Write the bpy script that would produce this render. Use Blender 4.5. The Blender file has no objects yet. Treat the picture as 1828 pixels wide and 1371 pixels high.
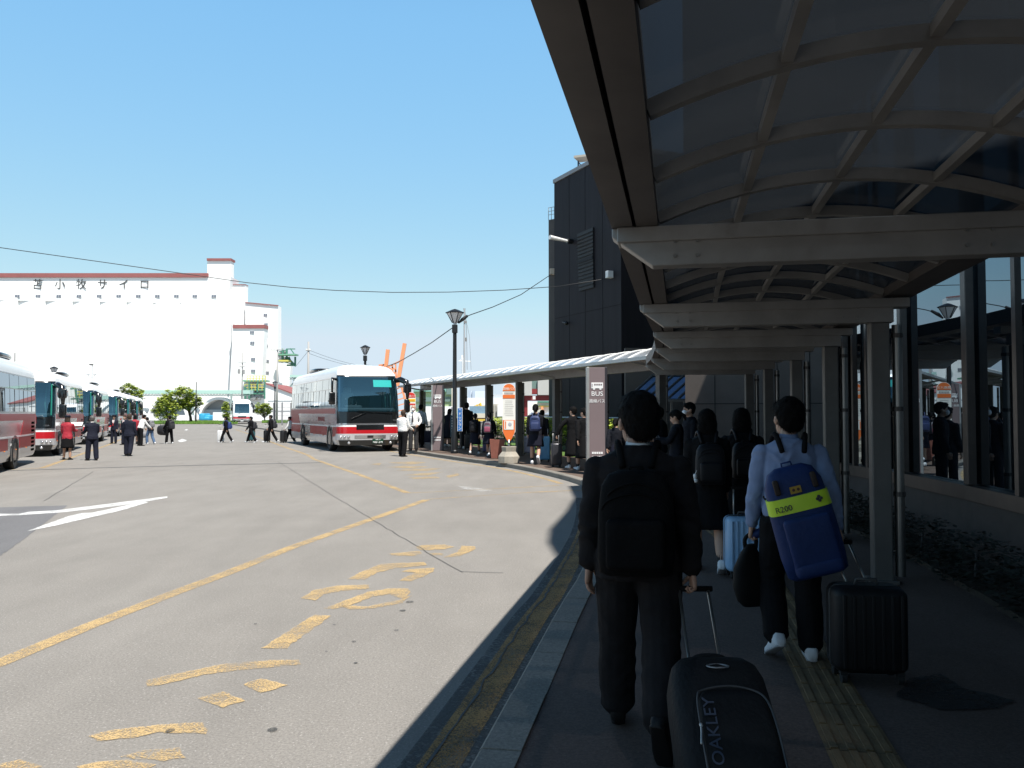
import bpy, bmesh, math, random
from math import sin, cos, pi, radians, atan, atan2, sqrt
from mathutils import Vector, Matrix, noise
random.seed(7)
SC = bpy.context.scene
COL = SC.collection
V = Vector

# ------------------------------------------------------------------ camera
F, CX, CY, HZ, HC = 1479.0, 914.0, 685.5, 738.0, 1.6
PITCH = atan((HZ - CY) / F)
cam = bpy.data.cameras.new('camera')
cam.lens = F / 1828 * 36; cam.sensor_width = 36; cam.clip_start = .05; cam.clip_end = 4000
camo = bpy.data.objects.new('camera', cam); COL.objects.link(camo)
camo.location = (0, 0, HC); camo.rotation_euler = (pi / 2 + PITCH, 0, 0)
SC.camera = camo
FW = V((0, cos(PITCH), sin(PITCH))); UP = V((0, -sin(PITCH), cos(PITCH)))

def ray(px, py):
    return FW + V((1, 0, 0)) * ((px - CX) / F) + UP * ((CY - py) / F)
def G(px, py, z=0.0):
    d = ray(px, py); t = (z - HC) / d.z
    return V((0, 0, HC)) + d * t
def AT(px, py, Y):
    d = ray(px, py); t = Y / d.y
    return V((0, 0, HC)) + d * t

# ------------------------------------------------------------------ light
SUN_TO = V((.279, -.45, 1.0)).normalized()
sl = bpy.data.lights.new('sun', 'SUN'); sl.energy = 5.0; sl.angle = radians(.53); sl.color = (1, .955, .89)
so = bpy.data.objects.new('sun', sl); COL.objects.link(so)
so.location = (10, -20, 40)
so.rotation_euler = (-SUN_TO).to_track_quat('-Z', 'Y').to_euler()
w = bpy.data.worlds.new('World'); SC.world = w; w.use_nodes = True
nt = w.node_tree
bg = nt.nodes['Background']
sky = nt.nodes.new('ShaderNodeTexSky'); sky.sky_type = 'NISHITA'; sky.sun_disc = False
sky.sun_elevation = math.asin(SUN_TO.z); sky.sun_rotation = atan2(SUN_TO.x, SUN_TO.y)
sky.altitude = 0; sky.air_density = 1.0; sky.dust_density = 0; sky.ozone_density = 4
# film-like shoulder on the sky's own radiance, channel by channel
_s = nt.nodes.new('ShaderNodeSeparateColor'); _c = nt.nodes.new('ShaderNodeCombineColor')
nt.links.new(sky.outputs[0], _s.inputs[0])
for _i, (_a, _g) in enumerate(((1.55, .72), (2.8, .39), (5.15, .1))):
    _p = nt.nodes.new('ShaderNodeMath'); _p.operation = 'POWER'; _p.inputs[1].default_value = _g
    _m = nt.nodes.new('ShaderNodeMath'); _m.operation = 'MULTIPLY'; _m.inputs[1].default_value = _a
    _n = nt.nodes.new('ShaderNodeMath'); _n.operation = 'MINIMUM'; _n.inputs[1].default_value = (4.45, 5.3, 6.0)[_i]
    nt.links.new(_s.outputs[_i], _p.inputs[0]); nt.links.new(_p.outputs[0], _m.inputs[0]); nt.links.new(_m.outputs[0], _n.inputs[0]); nt.links.new(_n.outputs[0], _c.inputs[_i])
# dome dimmed overhead, above the view, to deepen the shadows
_tc = nt.nodes.new('ShaderNodeTexCoord'); _sx = nt.nodes.new('ShaderNodeSeparateXYZ'); nt.links.new(_tc.outputs['Generated'], _sx.inputs[0])
_mr = nt.nodes.new('ShaderNodeMapRange'); _mr.interpolation_type = 'SMOOTHSTEP'
for _k, _v in ((1, .42), (2, .8), (3, 1.0), (4, .3)): _mr.inputs[_k].default_value = _v
nt.links.new(_sx.outputs[2], _mr.inputs[0])
_mx = nt.nodes.new('ShaderNodeMix'); _mx.data_type = 'RGBA'; _mx.blend_type = 'MULTIPLY'; _mx.inputs[0].default_value = 1
_mr.inputs[3].default_value = 0; _mr.inputs[4].default_value = 1
_zc = nt.nodes.new('ShaderNodeMix'); _zc.data_type = 'RGBA'; _zc.inputs[6].default_value = (1, 1, 1, 1); _zc.inputs[7].default_value = (.33, .24, .26, 1)
nt.links.new(_mr.outputs[0], _zc.inputs[0]); nt.links.new(_c.outputs[0], _mx.inputs[6]); nt.links.new(_zc.outputs[2], _mx.inputs[7])
nt.links.new(_mx.outputs[2], bg.inputs[0]); bg.inputs[1].default_value = .1
SC.view_settings.view_transform = 'Standard'; SC.view_settings.look = 'None'
SC.view_settings.exposure = .62; SC.view_settings.gamma = 1
SC.cycles.max_bounces = 8; SC.cycles.transparent_max_bounces = 12
SC.cycles.use_denoising = True

# ------------------------------------------------------------------ materials
MC = {}
def mat(name, col, rough=.6, metal=0, var=0., vs=6, bump=0., bs=80, spec=.5, coat=0., stretch=None, rvar=0):
    if name in MC: return MC[name]
    m = bpy.data.materials.new(name); m.use_nodes = True; MC[name] = m
    n = m.node_tree.nodes; l = m.node_tree.links; b = n['Principled BSDF']
    b.inputs['Base Color'].default_value = (*col, 1)
    b.inputs['Roughness'].default_value = rough; b.inputs['Metallic'].default_value = metal
    b.inputs['Specular IOR Level'].default_value = spec
    b.inputs['Coat Weight'].default_value = coat
    if coat: b.inputs['Coat Roughness'].default_value = .04
    if var or bump or rvar:
        tc = n.new('ShaderNodeTexCoord'); src = tc.outputs['Object']
        if stretch:
            mp = n.new('ShaderNodeMapping'); mp.inputs['Scale'].default_value = stretch
            l.new(src, mp.inputs['Vector']); src = mp.outputs[0]
    if var or rvar:
        nz = n.new('ShaderNodeTexNoise'); nz.inputs['Scale'].default_value = vs
        nz.inputs['Detail'].default_value = 6; nz.inputs['Roughness'].default_value = .65
        l.new(src, nz.inputs['Vector'])
    if var:
        mr = n.new('ShaderNodeMapRange'); mr.inputs[1].default_value = .25; mr.inputs[2].default_value = .75
        mr.inputs[3].default_value = 1 - var; mr.inputs[4].default_value = 1 + var
        l.new(nz.outputs[0], mr.inputs[0])
        mx = n.new('ShaderNodeMix'); mx.data_type = 'RGBA'; mx.blend_type = 'MULTIPLY'; mx.inputs[0].default_value = 1
        mx.inputs[6].default_value = (*col, 1)
        l.new(mr.outputs[0], mx.inputs[7]); l.new(mx.outputs[2], b.inputs['Base Color'])
    if rvar:
        mr2 = n.new('ShaderNodeMapRange'); mr2.inputs[1].default_value = .3; mr2.inputs[2].default_value = .7
        mr2.inputs[3].default_value = max(.02, rough - rvar); mr2.inputs[4].default_value = rough + rvar
        l.new(nz.outputs[0], mr2.inputs[0]); l.new(mr2.outputs[0], b.inputs['Roughness'])
    if bump:
        nb = n.new('ShaderNodeTexNoise'); nb.inputs['Scale'].default_value = bs; nb.inputs['Detail'].default_value = 5
        l.new(src, nb.inputs['Vector'])
        bp = n.new('ShaderNodeBump'); bp.inputs['Strength'].default_value = bump; bp.inputs['Distance'].default_value = .02
        l.new(nb.outputs[0], bp.inputs['Height']); l.new(bp.outputs[0], b.inputs['Normal'])
    return m

def glassmix(name, tint, refl, dark, rough=.01, tk=4.0, trans=None):
    """coated pane: part mirror, part dark body (or part see-through when trans is a colour)"""
    m = bpy.data.materials.new(name); m.use_nodes = True; MC[name] = m
    n = m.node_tree.nodes; l = m.node_tree.links
    for x in list(n):
        if x.type == 'BSDF_PRINCIPLED': n.remove(x)
    out = [x for x in n if x.type == 'OUTPUT_MATERIAL'][0]
    g = n.new('ShaderNodeBsdfGlossy'); g.inputs[0].default_value = (*tint, 1); g.inputs['Roughness'].default_value = rough
    d = n.new('ShaderNodeBsdfDiffuse'); d.inputs[0].default_value = (*dark, 1)
    body = d
    if trans:
        t = n.new('ShaderNodeBsdfTransparent'); t.inputs[0].default_value = (*[c * tk for c in trans], 1)
        t2 = n.new('ShaderNodeBsdfTranslucent'); t2.inputs[0].default_value = (*trans, 1)
        a0 = n.new('ShaderNodeAddShader'); l.new(t.outputs[0], a0.inputs[0]); l.new(t2.outputs[0], a0.inputs[1])
        ad = n.new('ShaderNodeAddShader'); l.new(a0.outputs[0], ad.inputs[0]); l.new(d.outputs[0], ad.inputs[1]); body = ad
    fr = n.new('ShaderNodeLayerWeight'); fr.inputs[0].default_value = .5
    mr = n.new('ShaderNodeMapRange'); mr.inputs[1].default_value = 0; mr.inputs[2].default_value = 1
    mr.inputs[3].default_value = refl; mr.inputs[4].default_value = 1
    pw = n.new('ShaderNodeMath'); pw.operation = 'POWER'; pw.inputs[1].default_value = 3.0
    l.new(fr.outputs['Facing'], pw.inputs[0]); l.new(pw.outputs[0], mr.inputs[0])
    mx = n.new('ShaderNodeMixShader'); l.new(mr.outputs[0], mx.inputs[0])
    l.new(body.outputs[0], mx.inputs[1]); l.new(g.outputs[0], mx.inputs[2]); l.new(mx.outputs[0], out.inputs[0])
    return m

def wornpaint(name, col, cut, scale=9, grain=120, amax=.9):
    m = bpy.data.materials.new(name); m.use_nodes = True; MC[name] = m
    n = m.node_tree.nodes; l = m.node_tree.links; b = n['Principled BSDF']
    b.inputs['Base Color'].default_value = (*col, 1); b.inputs['Roughness'].default_value = .75
    tc = n.new('ShaderNodeNewGeometry')
    a = n.new('ShaderNodeTexNoise'); a.inputs['Scale'].default_value = scale * .3; a.inputs['Detail'].default_value = 8; a.inputs['Roughness'].default_value = .7
    g = n.new('ShaderNodeTexNoise'); g.inputs['Scale'].default_value = grain; g.inputs['Detail'].default_value = 3
    l.new(tc.outputs['Position'], a.inputs['Vector']); l.new(tc.outputs['Position'], g.inputs['Vector'])
    ad = n.new('ShaderNodeMath'); ad.operation = 'ADD'
    ml = n.new('ShaderNodeMath'); ml.operation = 'MULTIPLY'; ml.inputs[1].default_value = .75
    ma = n.new('ShaderNodeMath'); ma.operation = 'MULTIPLY'; ma.inputs[1].default_value = .6; l.new(a.outputs[0], ma.inputs[0])
    l.new(g.outputs[0], ml.inputs[0]); l.new(ma.outputs[0], ad.inputs[0]); l.new(ml.outputs[0], ad.inputs[1])
    mr = n.new('ShaderNodeMapRange'); mr.inputs[1].default_value = cut - .03; mr.inputs[2].default_value = cut + .2; mr.inputs[4].default_value = amax
    l.new(ad.outputs[0], mr.inputs[0]); l.new(mr.outputs[0], b.inputs['Alpha'])
    mp = n.new('ShaderNodeMix'); mp.data_type = 'RGBA'
    mp.inputs[6].default_value = (*[c * .72 for c in col], 1); mp.inputs[7].default_value = (*col, 1)
    l.new(g.outputs[0], mp.inputs[0]); l.new(mp.outputs[2], b.inputs['Base Color'])
    return m

def ground_mat(name, c1, c2, speck, rough=.85, patch=.18, speckscale=70, bump=.5, chips=.45):
    m = bpy.data.materials.new(name); m.use_nodes = True; MC[name] = m
    n = m.node_tree.nodes; l = m.node_tree.links; b = n['Principled BSDF']; b.inputs['Roughness'].default_value = rough
    b.inputs['Specular IOR Level'].default_value = .3
    ge = n.new('ShaderNodeNewGeometry'); P = ge.outputs['Position']
    a = n.new('ShaderNodeTexNoise'); a.inputs['Scale'].default_value = patch; a.inputs['Detail'].default_value = 9; a.inputs['Roughness'].default_value = .72
    f = n.new('ShaderNodeTexNoise'); f.inputs['Scale'].default_value = speckscale; f.inputs['Detail'].default_value = 4; f.inputs['Roughness'].default_value = .8
    v = n.new('ShaderNodeTexVoronoi'); v.inputs['Scale'].default_value = speckscale * 1.15
    mid = n.new('ShaderNodeTexNoise'); mid.inputs['Scale'].default_value = 2.2; mid.inputs['Detail'].default_value = 6
    mp = n.new('ShaderNodeMapping'); mp.inputs['Scale'].default_value = (1, .25, 1); mp.inputs['Rotation'].default_value = (0, 0, .3)
    l.new(P, mp.inputs[0]); l.new(mp.outputs[0], mid.inputs['Vector'])
    for x in (a, f, v): l.new(P, x.inputs['Vector'])
    r = n.new('ShaderNodeMapRange'); r.inputs[1].default_value = .3; r.inputs[2].default_value = .7; l.new(a.outputs[0], r.inputs[0])
    m1 = n.new('ShaderNodeMix'); m1.data_type = 'RGBA'; m1.inputs[6].default_value = (*c1, 1); m1.inputs[7].default_value = (*c2, 1); l.new(r.outputs[0], m1.inputs[0])
    r2 = n.new('ShaderNodeMapRange'); r2.inputs[1].default_value = .3; r2.inputs[2].default_value = .72; r2.inputs[3].default_value = .64; r2.inputs[4].default_value = 1.38; l.new(f.outputs[0], r2.inputs[0])
    m2 = n.new('ShaderNodeMix'); m2.data_type = 'RGBA'; m2.blend_type = 'MULTIPLY'; m2.inputs[0].default_value = 1; l.new(m1.outputs[2], m2.inputs[6]); l.new(r2.outputs[0], m2.inputs[7])
    r4 = n.new('ShaderNodeMapRange'); r4.inputs[1].default_value = .3; r4.inputs[2].default_value = .7; r4.inputs[3].default_value = .92; r4.inputs[4].default_value = 1.05; l.new(mid.outputs[0], r4.inputs[0])
    m4 = n.new('ShaderNodeMix'); m4.data_type = 'RGBA'; m4.blend_type = 'MULTIPLY'; m4.inputs[0].default_value = 1; l.new(m2.outputs[2], m4.inputs[6]); l.new(r4.outputs[0], m4.inputs[7])
    # pale aggregate chips
    wn = n.new('ShaderNodeTexWhiteNoise'); l.new(v.outputs['Position'], wn.inputs[0])
    g1 = n.new('ShaderNodeMath'); g1.operation = 'GREATER_THAN'; g1.inputs[1].default_value = .88; l.new(wn.outputs['Value'], g1.inputs[0])
    g2 = n.new('ShaderNodeMath'); g2.operation = 'LESS_THAN'; g2.inputs[1].default_value = .32; l.new(v.outputs['Distance'], g2.inputs[0])
    g3 = n.new('ShaderNodeMath'); g3.operation = 'MULTIPLY'; l.new(g1.outputs[0], g3.inputs[0]); l.new(g2.outputs[0], g3.inputs[1])
    g4 = n.new('ShaderNodeMath'); g4.operation = 'MULTIPLY'; g4.inputs[1].default_value = chips; l.new(g3.outputs[0], g4.inputs[0])
    m3 = n.new('ShaderNodeMix'); m3.data_type = 'RGBA'; l.new(g4.outputs[0], m3.inputs[0]); l.new(m4.outputs[2], m3.inputs[6]); m3.inputs[7].default_value = (*speck, 1)
    l.new(m3.outputs[2], b.inputs['Base Color'])
    bp = n.new('ShaderNodeBump'); bp.inputs['Strength'].default_value = bump; bp.inputs['Distance'].default_value = .01
    l.new(f.outputs[0], bp.inputs['Height']); l.new(bp.outputs[0], b.inputs['Normal'])
    return m

# ------------------------------------------------------------------ mesh builder
class MB:
    def __init__(s): s.v = []; s.f = []; s.mi = []; s.cur = 0
    def add(s, vs, fs):
        o = len(s.v); s.v += [V(x) for x in vs]
        for f in fs: s.f.append([i + o for i in f]); s.mi.append(s.cur)
        return s
    def box(s, c, d, rz=0, M=None):
        x, y, z = d[0] / 2, d[1] / 2, d[2] / 2; c = V(c)
        R = M if M else Matrix.Rotation(rz, 3, 'Z')
        vs = [c + R @ V((a * x, b * y, e * z)) for e in (-1, 1) for b in (-1, 1) for a in (-1, 1)]
        return s.add(vs, [(0, 2, 3, 1), (4, 5, 7, 6), (0, 1, 5, 4), (1, 3, 7, 5), (3, 2, 6, 7), (2, 0, 4, 6)])
    def beam(s, p, q, w, h, up=(0, 0, 1)):
        p, q = V(p), V(q); d = (q - p).normalized(); u = V(up)
        r = d.cross(u)
        if r.length < 1e-4: r = d.cross(V((1, 0, 0)))
        r.normalize(); u = r.cross(d).normalized()
        vs = [e + r * (a * w / 2) + u * (b * h / 2) for e in (p, q) for b in (-1, 1) for a in (-1, 1)]
        return s.add(vs, [(0, 1, 3, 2), (4, 6, 7, 5), (0, 4, 5, 1), (1, 5, 7, 3), (3, 7, 6, 2), (2, 6, 4, 0)])
    def sweep(s, pts, w, h, z0=0, closed=False):
        """rectangular section (w across in plan, h tall) swept along a polyline"""
        pts = [V(p) for p in pts]; n = len(pts); vs = []
        for i, p in enumerate(pts):
            a = pts[max(i - 1, 0)]; b = pts[min(i + 1, n - 1)]
            d = (b - a).normalized(); r = V((d.y, -d.x, 0))
            if r.length < 1e-5: r = V((1, 0, 0))
            r.normalize(); u = r.cross(d)
            for (sx, sz) in ((-1, -1), (1, -1), (1, 1), (-1, 1)): vs.append(p + r * (sx * w / 2) + u * (sz * h / 2))
        fs = [(0, 1, 2, 3), tuple(4 * (n - 1) + k for k in (3, 2, 1, 0))]
        for i in range(n - 1):
            for k in range(4):
                k2 = (k + 1) % 4; fs.append((4 * i + k, 4 * i + 4 + k, 4 * i + 4 + k2, 4 * i + k2))
        return s.add(vs, fs)
    def tube(s, pts, r, n=8, cap=True):
        pts = [V(p) for p in pts]; m = len(pts)
        rs = r if isinstance(r, (list, tuple)) else [r] * m
        vs = []; pr = None
        for i, p in enumerate(pts):
            d = (pts[min(i + 1, m - 1)] - pts[max(i - 1, 0)]).normalized()
            if pr is None:
                a = V((0, 0, 1)) if abs(d.z) < .9 else V((1, 0, 0)); x = d.cross(a).normalized()
            else:
                x = pr - d * pr.dot(d); x.normalize()
            pr = x; y = d.cross(x)
            for k in range(n):
                t = 2 * pi * k / n; vs.append(p + x * (cos(t) * rs[i]) + y * (sin(t) * rs[i]))
        fs = []
        for i in range(m - 1):
            for k in range(n):
                k2 = (k + 1) % n; fs.append((i * n + k, i * n + k2, i * n + n + k2, i * n + n + k))
        if cap: fs += [tuple(range(n))[::-1], tuple(range((m - 1) * n, m * n))]
        return s.add(vs, fs)
    def rings(s, rings, n=14, pw=2.0):
        """rings: list of (centre, xvec, yvec) -> closed loft; pw superellipse power"""
        vs = []
        for c, x, y in rings:
            for k in range(n):
                t = 2 * pi * k / n; ct, st = cos(t), sin(t)
                a = math.copysign(abs(ct) ** (2 / pw), ct); b = math.copysign(abs(st) ** (2 / pw), st)
                vs.append(V(c) + V(x) * a + V(y) * b)
        m = len(rings); fs = []
        for i in range(m - 1):
            for k in range(n):
                k2 = (k + 1) % n; fs.append((i * n + k, i * n + k2, i * n + n + k2, i * n + n + k))
        fs += [tuple(range(n))[::-1], tuple(range((m - 1) * n, m * n))]
        return s.add(vs, fs)
    def ell(s, c, r, n=14, m=9, R=None):
        c = V(c); vs = []; fs = []
        for i in range(1, m):
            a = -pi / 2 + pi * i / m
            for k in range(n):
                t = 2 * pi * k / n; p = V((cos(a) * cos(t) * r[0], cos(a) * sin(t) * r[1], sin(a) * r[2]))
                vs.append(c + (R @ p if R else p))
        b = V((0, 0, -r[2])); t = V((0, 0, r[2]))
        vs += [c + (R @ b if R else b), c + (R @ t if R else t)]
        for i in range(m - 2):
            for k in range(n):
                k2 = (k + 1) % n; fs.append((i * n + k, i * n + k2, i * n + n + k2, i * n + n + k))
        B = (m - 1) * n
        for k in range(n):
            k2 = (k + 1) % n; fs.append((B, k2, k)); fs.append((B + 1, (m - 2) * n + k, (m - 2) * n + k2))
        return s.add(vs, fs)
    def prism(s, poly, dv):
        """planar polygon (3-D points) pushed along dv"""
        n = len(poly); vs = [V(p) for p in poly] + [V(p) + V(dv) for p in poly]
        fs = [tuple(range(n))[::-1], tuple(range(n, 2 * n))]
        for k in range(n): fs.append((k, (k + 1) % n, (k + 1) % n + n, k + n))
        return s.add(vs, fs)
    def lathe(s, prof, c=(0, 0, 0), n=16):
        c = V(c); vs = []; m = len(prof)
        for r, z in prof:
            for k in range(n): t = 2 * pi * k / n; vs.append(c + V((cos(t) * r, sin(t) * r, z)))
        fs = []
        for i in range(m - 1):
            for k in range(n): k2 = (k + 1) % n; fs.append((i * n + k, i * n + k2, i * n + n + k2, i * n + n + k))
        fs += [tuple(range(n))[::-1], tuple(range((m - 1) * n, m * n))]
        return s.add(vs, fs)
    def rbox(s, c, d, r=.04, R=None, n=6, seg=4):
        """rounded box: superellipse sections with rounded ends along z"""
        c = V(c); x, y, z = d[0] / 2, d[1] / 2, d[2] / 2; rg = []
        R = R or Matrix.Identity(3)
        for i in range(seg + 1):
            a = pi / 2 * i / seg; k = r * (1 - sin(a)); rg.append((-z + r * (1 - cos(a)), k))
        rg = rg + [(-q, k) for q, k in rg[::-1]]
        rr = []
        for q, k in rg: rr.append((c + R @ V((0, 0, q)), R @ V((x - k, 0, 0)), R @ V((0, y - k, 0))))
        return s.rings(rr, 24, 5.0)
    def build(s, name, m, parent=None, world=False, smooth=False, bevel=0, top=False, auto=None):
        vs = s.v
        me = bpy.data.meshes.new(name)
        ob = bpy.data.objects.new(name, me); COL.objects.link(ob)
        if parent is not None:
            ob.parent = parent
            if world:
                o = parent
                chain = []
                while o is not None: chain.append(o); o = o.parent
                Mx = Matrix.Identity(4)
                for o in reversed(chain):
                    Mx = Mx @ Matrix.LocRotScale(o.location, o.rotation_euler, o.scale)
                Mi = Mx.inverted(); vs = [Mi @ v for v in vs]
        else:
            xs = [v.x for v in vs]; ys = [v.y for v in vs]; zs = [v.z for v in vs]
            c = V(((min(xs) + max(xs)) / 2, (min(ys) + max(ys)) / 2, min(zs)))
            ob.location = c; vs = [v - c for v in vs]
        me.from_pydata([tuple(v) for v in vs], [], s.f)
        ms = m if isinstance(m, (list, tuple)) else [m]
        for k in ms: me.materials.append(k)
        if len(ms) > 1: me.polygons.foreach_set('material_index', s.mi)
        if smooth: me.polygons.foreach_set('use_smooth', [True] * len(me.polygons))
        if smooth and auto:
            es = me.attributes.new('sharp_edge', 'BOOLEAN', 'EDGE') if 'sharp_edge' not in me.attributes else me.attributes['sharp_edge']
            bm = bmesh.new(); bm.from_mesh(me); bm.edges.ensure_lookup_table()
            es.data.foreach_set('value', [len(e.link_faces) == 2 and e.calc_face_angle(0) > radians(auto) for e in bm.edges]); bm.free()
        if bevel:
            bv = ob.modifiers.new('b', 'BEVEL'); bv.width = bevel; bv.segments = 2; bv.limit_method = 'ANGLE'
        me.update()
        return ob

def tag(o, label, cat, group=None):
    o['label'] = label; o['category'] = cat
    if group: o['group'] = group
    return o
def struct(o, kind='structure'):
    o['kind'] = kind; return o
def thing(name, label, cat, loc=(0, 0, 0), rz=0, group=None, scale=1):
    o = bpy.data.objects.new(name, None); COL.objects.link(o); o.empty_display_size = .2
    o.location = loc; o.rotation_euler = (0, 0, rz); o.scale = (scale,) * 3
    return tag(o, label, cat, group)
def dup(root, loc=None, rz=None, label=None, group=None, scale=None):
    kids = {}
    def rec(o, par):
        c = o.copy(); COL.objects.link(c); c.parent = par
        for ch in CH.get(o, []): CH.setdefault(c, []).append(rec(ch, c))
        return c
    CH = {}
    for o in bpy.data.objects:
        if o.parent: CH.setdefault(o.parent, []).append(o)
    c = rec(root, root.parent)
    if loc is not None: c.location = loc
    if rz is not None: c.rotation_euler = (0, 0, rz)
    if label: c['label'] = label
    if group: c['group'] = group
    if scale: c.scale = (scale,) * 3
    return c

def text(s, size, mtl, name, parent, M, depth=.002, align='CENTER', sx=1.0):
    """lettering as real mesh; M maps text plane (x right, y up, z out) into parent's local space"""
    c = bpy.data.curves.new('t', 'FONT'); c.body = s; c.size = size; c.align_x = align; c.align_y = 'CENTER'; c.extrude = depth
    c.resolution_u = 3
    o = bpy.data.objects.new('t', c); COL.objects.link(o)
    dg = bpy.context.evaluated_depsgraph_get()
    me = bpy.data.meshes.new_from_object(o.evaluated_get(dg)); bpy.data.objects.remove(o); bpy.data.curves.remove(c)
    me.transform(M @ Matrix.Diagonal((sx, 1, 1, 1))); me.materials.clear(); me.materials.append(mtl)
    me.name = name
    ob = bpy.data.objects.new(name, me); COL.objects.link(ob); ob.parent = parent
    return ob
def planeM(o, right, up):
    r = V(right).normalized(); u = V(up).normalized(); n = r.cross(u)
    return Matrix(((r.x, u.x, n.x, o[0]), (r.y, u.y, n.y, o[1]), (r.z, u.z, n.z, o[2]), (0, 0, 0, 1)))

def catmull(P, k=6):
    P = [V(p) for p in P]; out = []
    for i in range(len(P) - 1):
        a, b, c, d = P[max(i - 1, 0)], P[i], P[i + 1], P[min(i + 2, len(P) - 1)]
        for j in range(k):
            t = j / k
            out.append(.5 * ((2 * b) + (c - a) * t + (2 * a - 5 * b + 4 * c - d) * t * t + (3 * b - a - 3 * c + d) * t ** 3))
    out.append(P[-1]); return out
def offset(P, d):
    out = []
    for i, p in enumerate(P):
        t = (P[min(i + 1, len(P) - 1)] - P[max(i - 1, 0)]); t.z = 0; t.normalize()
        out.append(p + V((t.y, -t.x, 0)) * d)
    return out
def strip(mb, A, B):
    n = len(A); vs = list(A) + list(B)
    return mb.add(vs, [(i, n + i, n + i + 1, i + 1) for i in range(n - 1)])
def Z(P, z): return [V((p.x, p.y, z)) for p in P]
def heading(d): return atan2(-d.x, d.y)
# ------------------------------------------------------------------ palette
ASPH = ground_mat('asphalt', (.204, .190, .172), (.254, .238, .217), (.5, .48, .45))
ASPH2 = ground_mat('asphalt_patch', (.13, .128, .13), (.165, .162, .165), (.35, .35, .35))
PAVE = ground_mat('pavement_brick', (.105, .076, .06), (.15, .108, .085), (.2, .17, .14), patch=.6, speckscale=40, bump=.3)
WALK = ground_mat('walkway_asphalt_shaded', (.085, .058, .048), (.12, .084, .07), (.2, .19, .18), patch=.9, speckscale=60, bump=.3, chips=.2)  # asphalt tone set darker to paint the shade under the canopy
KERB = ground_mat('kerb_concrete', (.17, .158, .138), (.25, .23, .2), (.36, .34, .3), patch=1.6, speckscale=50)
SOIL = ground_mat('soil', (.03, .024, .018), (.05, .04, .03), (.12, .1, .08), patch=2, speckscale=18, bump=1)
LAWN = ground_mat('lawn', (.07, .13, .025), (.11, .19, .04), (.2, .24, .08), patch=1.5, speckscale=25, bump=1)
TAR = mat('tar', (.05, .05, .052), .7, var=.3)
YEL = wornpaint('yellow_paint', (.60, .42, .195), .575)
YELW = wornpaint('yellow_paint_faded', (.58, .42, .21), .60)
YELK = wornpaint('yellow_paint_kerbside', (.50, .255, .07), .55, scale=7)
WHI = wornpaint('white_paint', (.8, .8, .78), .50)
WHIW = wornpaint('white_paint_faded', (.7, .7, .68), .66)
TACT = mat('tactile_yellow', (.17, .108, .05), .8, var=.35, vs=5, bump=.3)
STEEL = mat('stainless_steel_lit', (.25, .243, .232), .45, .3, var=.22, vs=3, rvar=.1)  # lightened so beams and ribs look lit through the roof sheets
STEEL_SHADE = mat('column_steel_shaded', (.11, .106, .10), .45, .3, var=.2, vs=3)  # same steel as the beams, darkened to paint shade on the columns
STEELB = mat('bright_steel', (.24, .235, .225), .32, .75, var=.15, vs=4)
STEELD = mat('bronze_steel', (.075, .066, .062), .5, .3, var=.25, vs=3)
ALU = mat('aluminium', (.45, .45, .44), .4, .6, var=.1)
POLY = glassmix('tinted_roof_sheet', (.5, .53, .56), .03, (.01, .011, .012), .16, tk=1.7, trans=(.0105, .0125, .015))
POLY2 = glassmix('shelter_roof_sheet', (.8, .82, .84), .12, (.42, .42, .41), .25, tk=1, trans=(.03, .03, .03))
TGLASS = glassmix('terminal_glass', (.42, .52, .6), .34, (.008, .009, .011), .004)
SKYGL = glassmix('atrium_glass', (.35, .5, .68), .45, (.03, .06, .1), .06)
BRONZE = mat('mullion_bronze', (.085, .07, .062), .42, .4, var=.2)
CLAD = mat('dark_cladding', (.0175, .0152, .018), .65, spec=.2, var=.3, vs=1.2, bump=.15, bs=6, stretch=(3, 3, .25))
CLADB = mat('brown_cladding', (.085, .072, .064), .7, var=.22, vs=1.0, bump=.1, bs=8)
BLACK = mat('black_void', (.006, .006, .007), .8)
BLKMET = mat('black_metal', (.012, .013, .015), .45, .2)
WHITE = mat('white_metal', (.75, .75, .74), .45)
WALLW = mat('silo_white', (.86, .86, .85), .8, var=.03, vs=.15)
WALLG = mat('grey_white', (.55, .56, .57), .8)  # plain grey white for window frames, downpipe and wall seams
TRIM = mat('red_brown_trim', (.27, .09, .085), .7, var=.15, vs=.5)
WIN = mat('distant_window', (.16, .18, .22), .3)
LETTER = mat('dark_lettering', (.06, .06, .06), .6)

# ------------------------------------------------------------------ ground, kerb, pavement
mb = MB(); mb.add([(-1500, -60, 0), (1500, -60, 0), (1500, 2600, 0), (-1500, 2600, 0)], [(0, 1, 2, 3)])
struct(mb.build('ground', ASPH))
KP = catmull([(-1.9, -6, 0), (-1.15, -1.5, 0), (-.196, 3.458, 0), (.35, 6.38, 0), (.60, 7.6, 0), (1.15, 11, 0), (1.5, 14.5, 0), (1.6, 17.8, 0),
              (1.02, 20.94, 0), (-.167, 24.65, 0), (-1.73, 27.97, 0), (-3.85, 32.9, 0), (-7.7, 42, 0), (-14, 57, 0), (-22, 76, 0), (-40, 118, 0)], 8)
PZ = .12
mb = MB()
acc = 0
def resample(P, step):
    out = [P[0].copy()]; need = step
    for a, b in zip(P, P[1:]):
        L = (b - a).length; pos = 0
        while pos + need <= L:
            pos += need; out.append(a.lerp(b, pos / L)); need = step
        need -= (L - pos)
    return out
ks = resample(KP, .76)
ki = offset(ks, .19)
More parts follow.
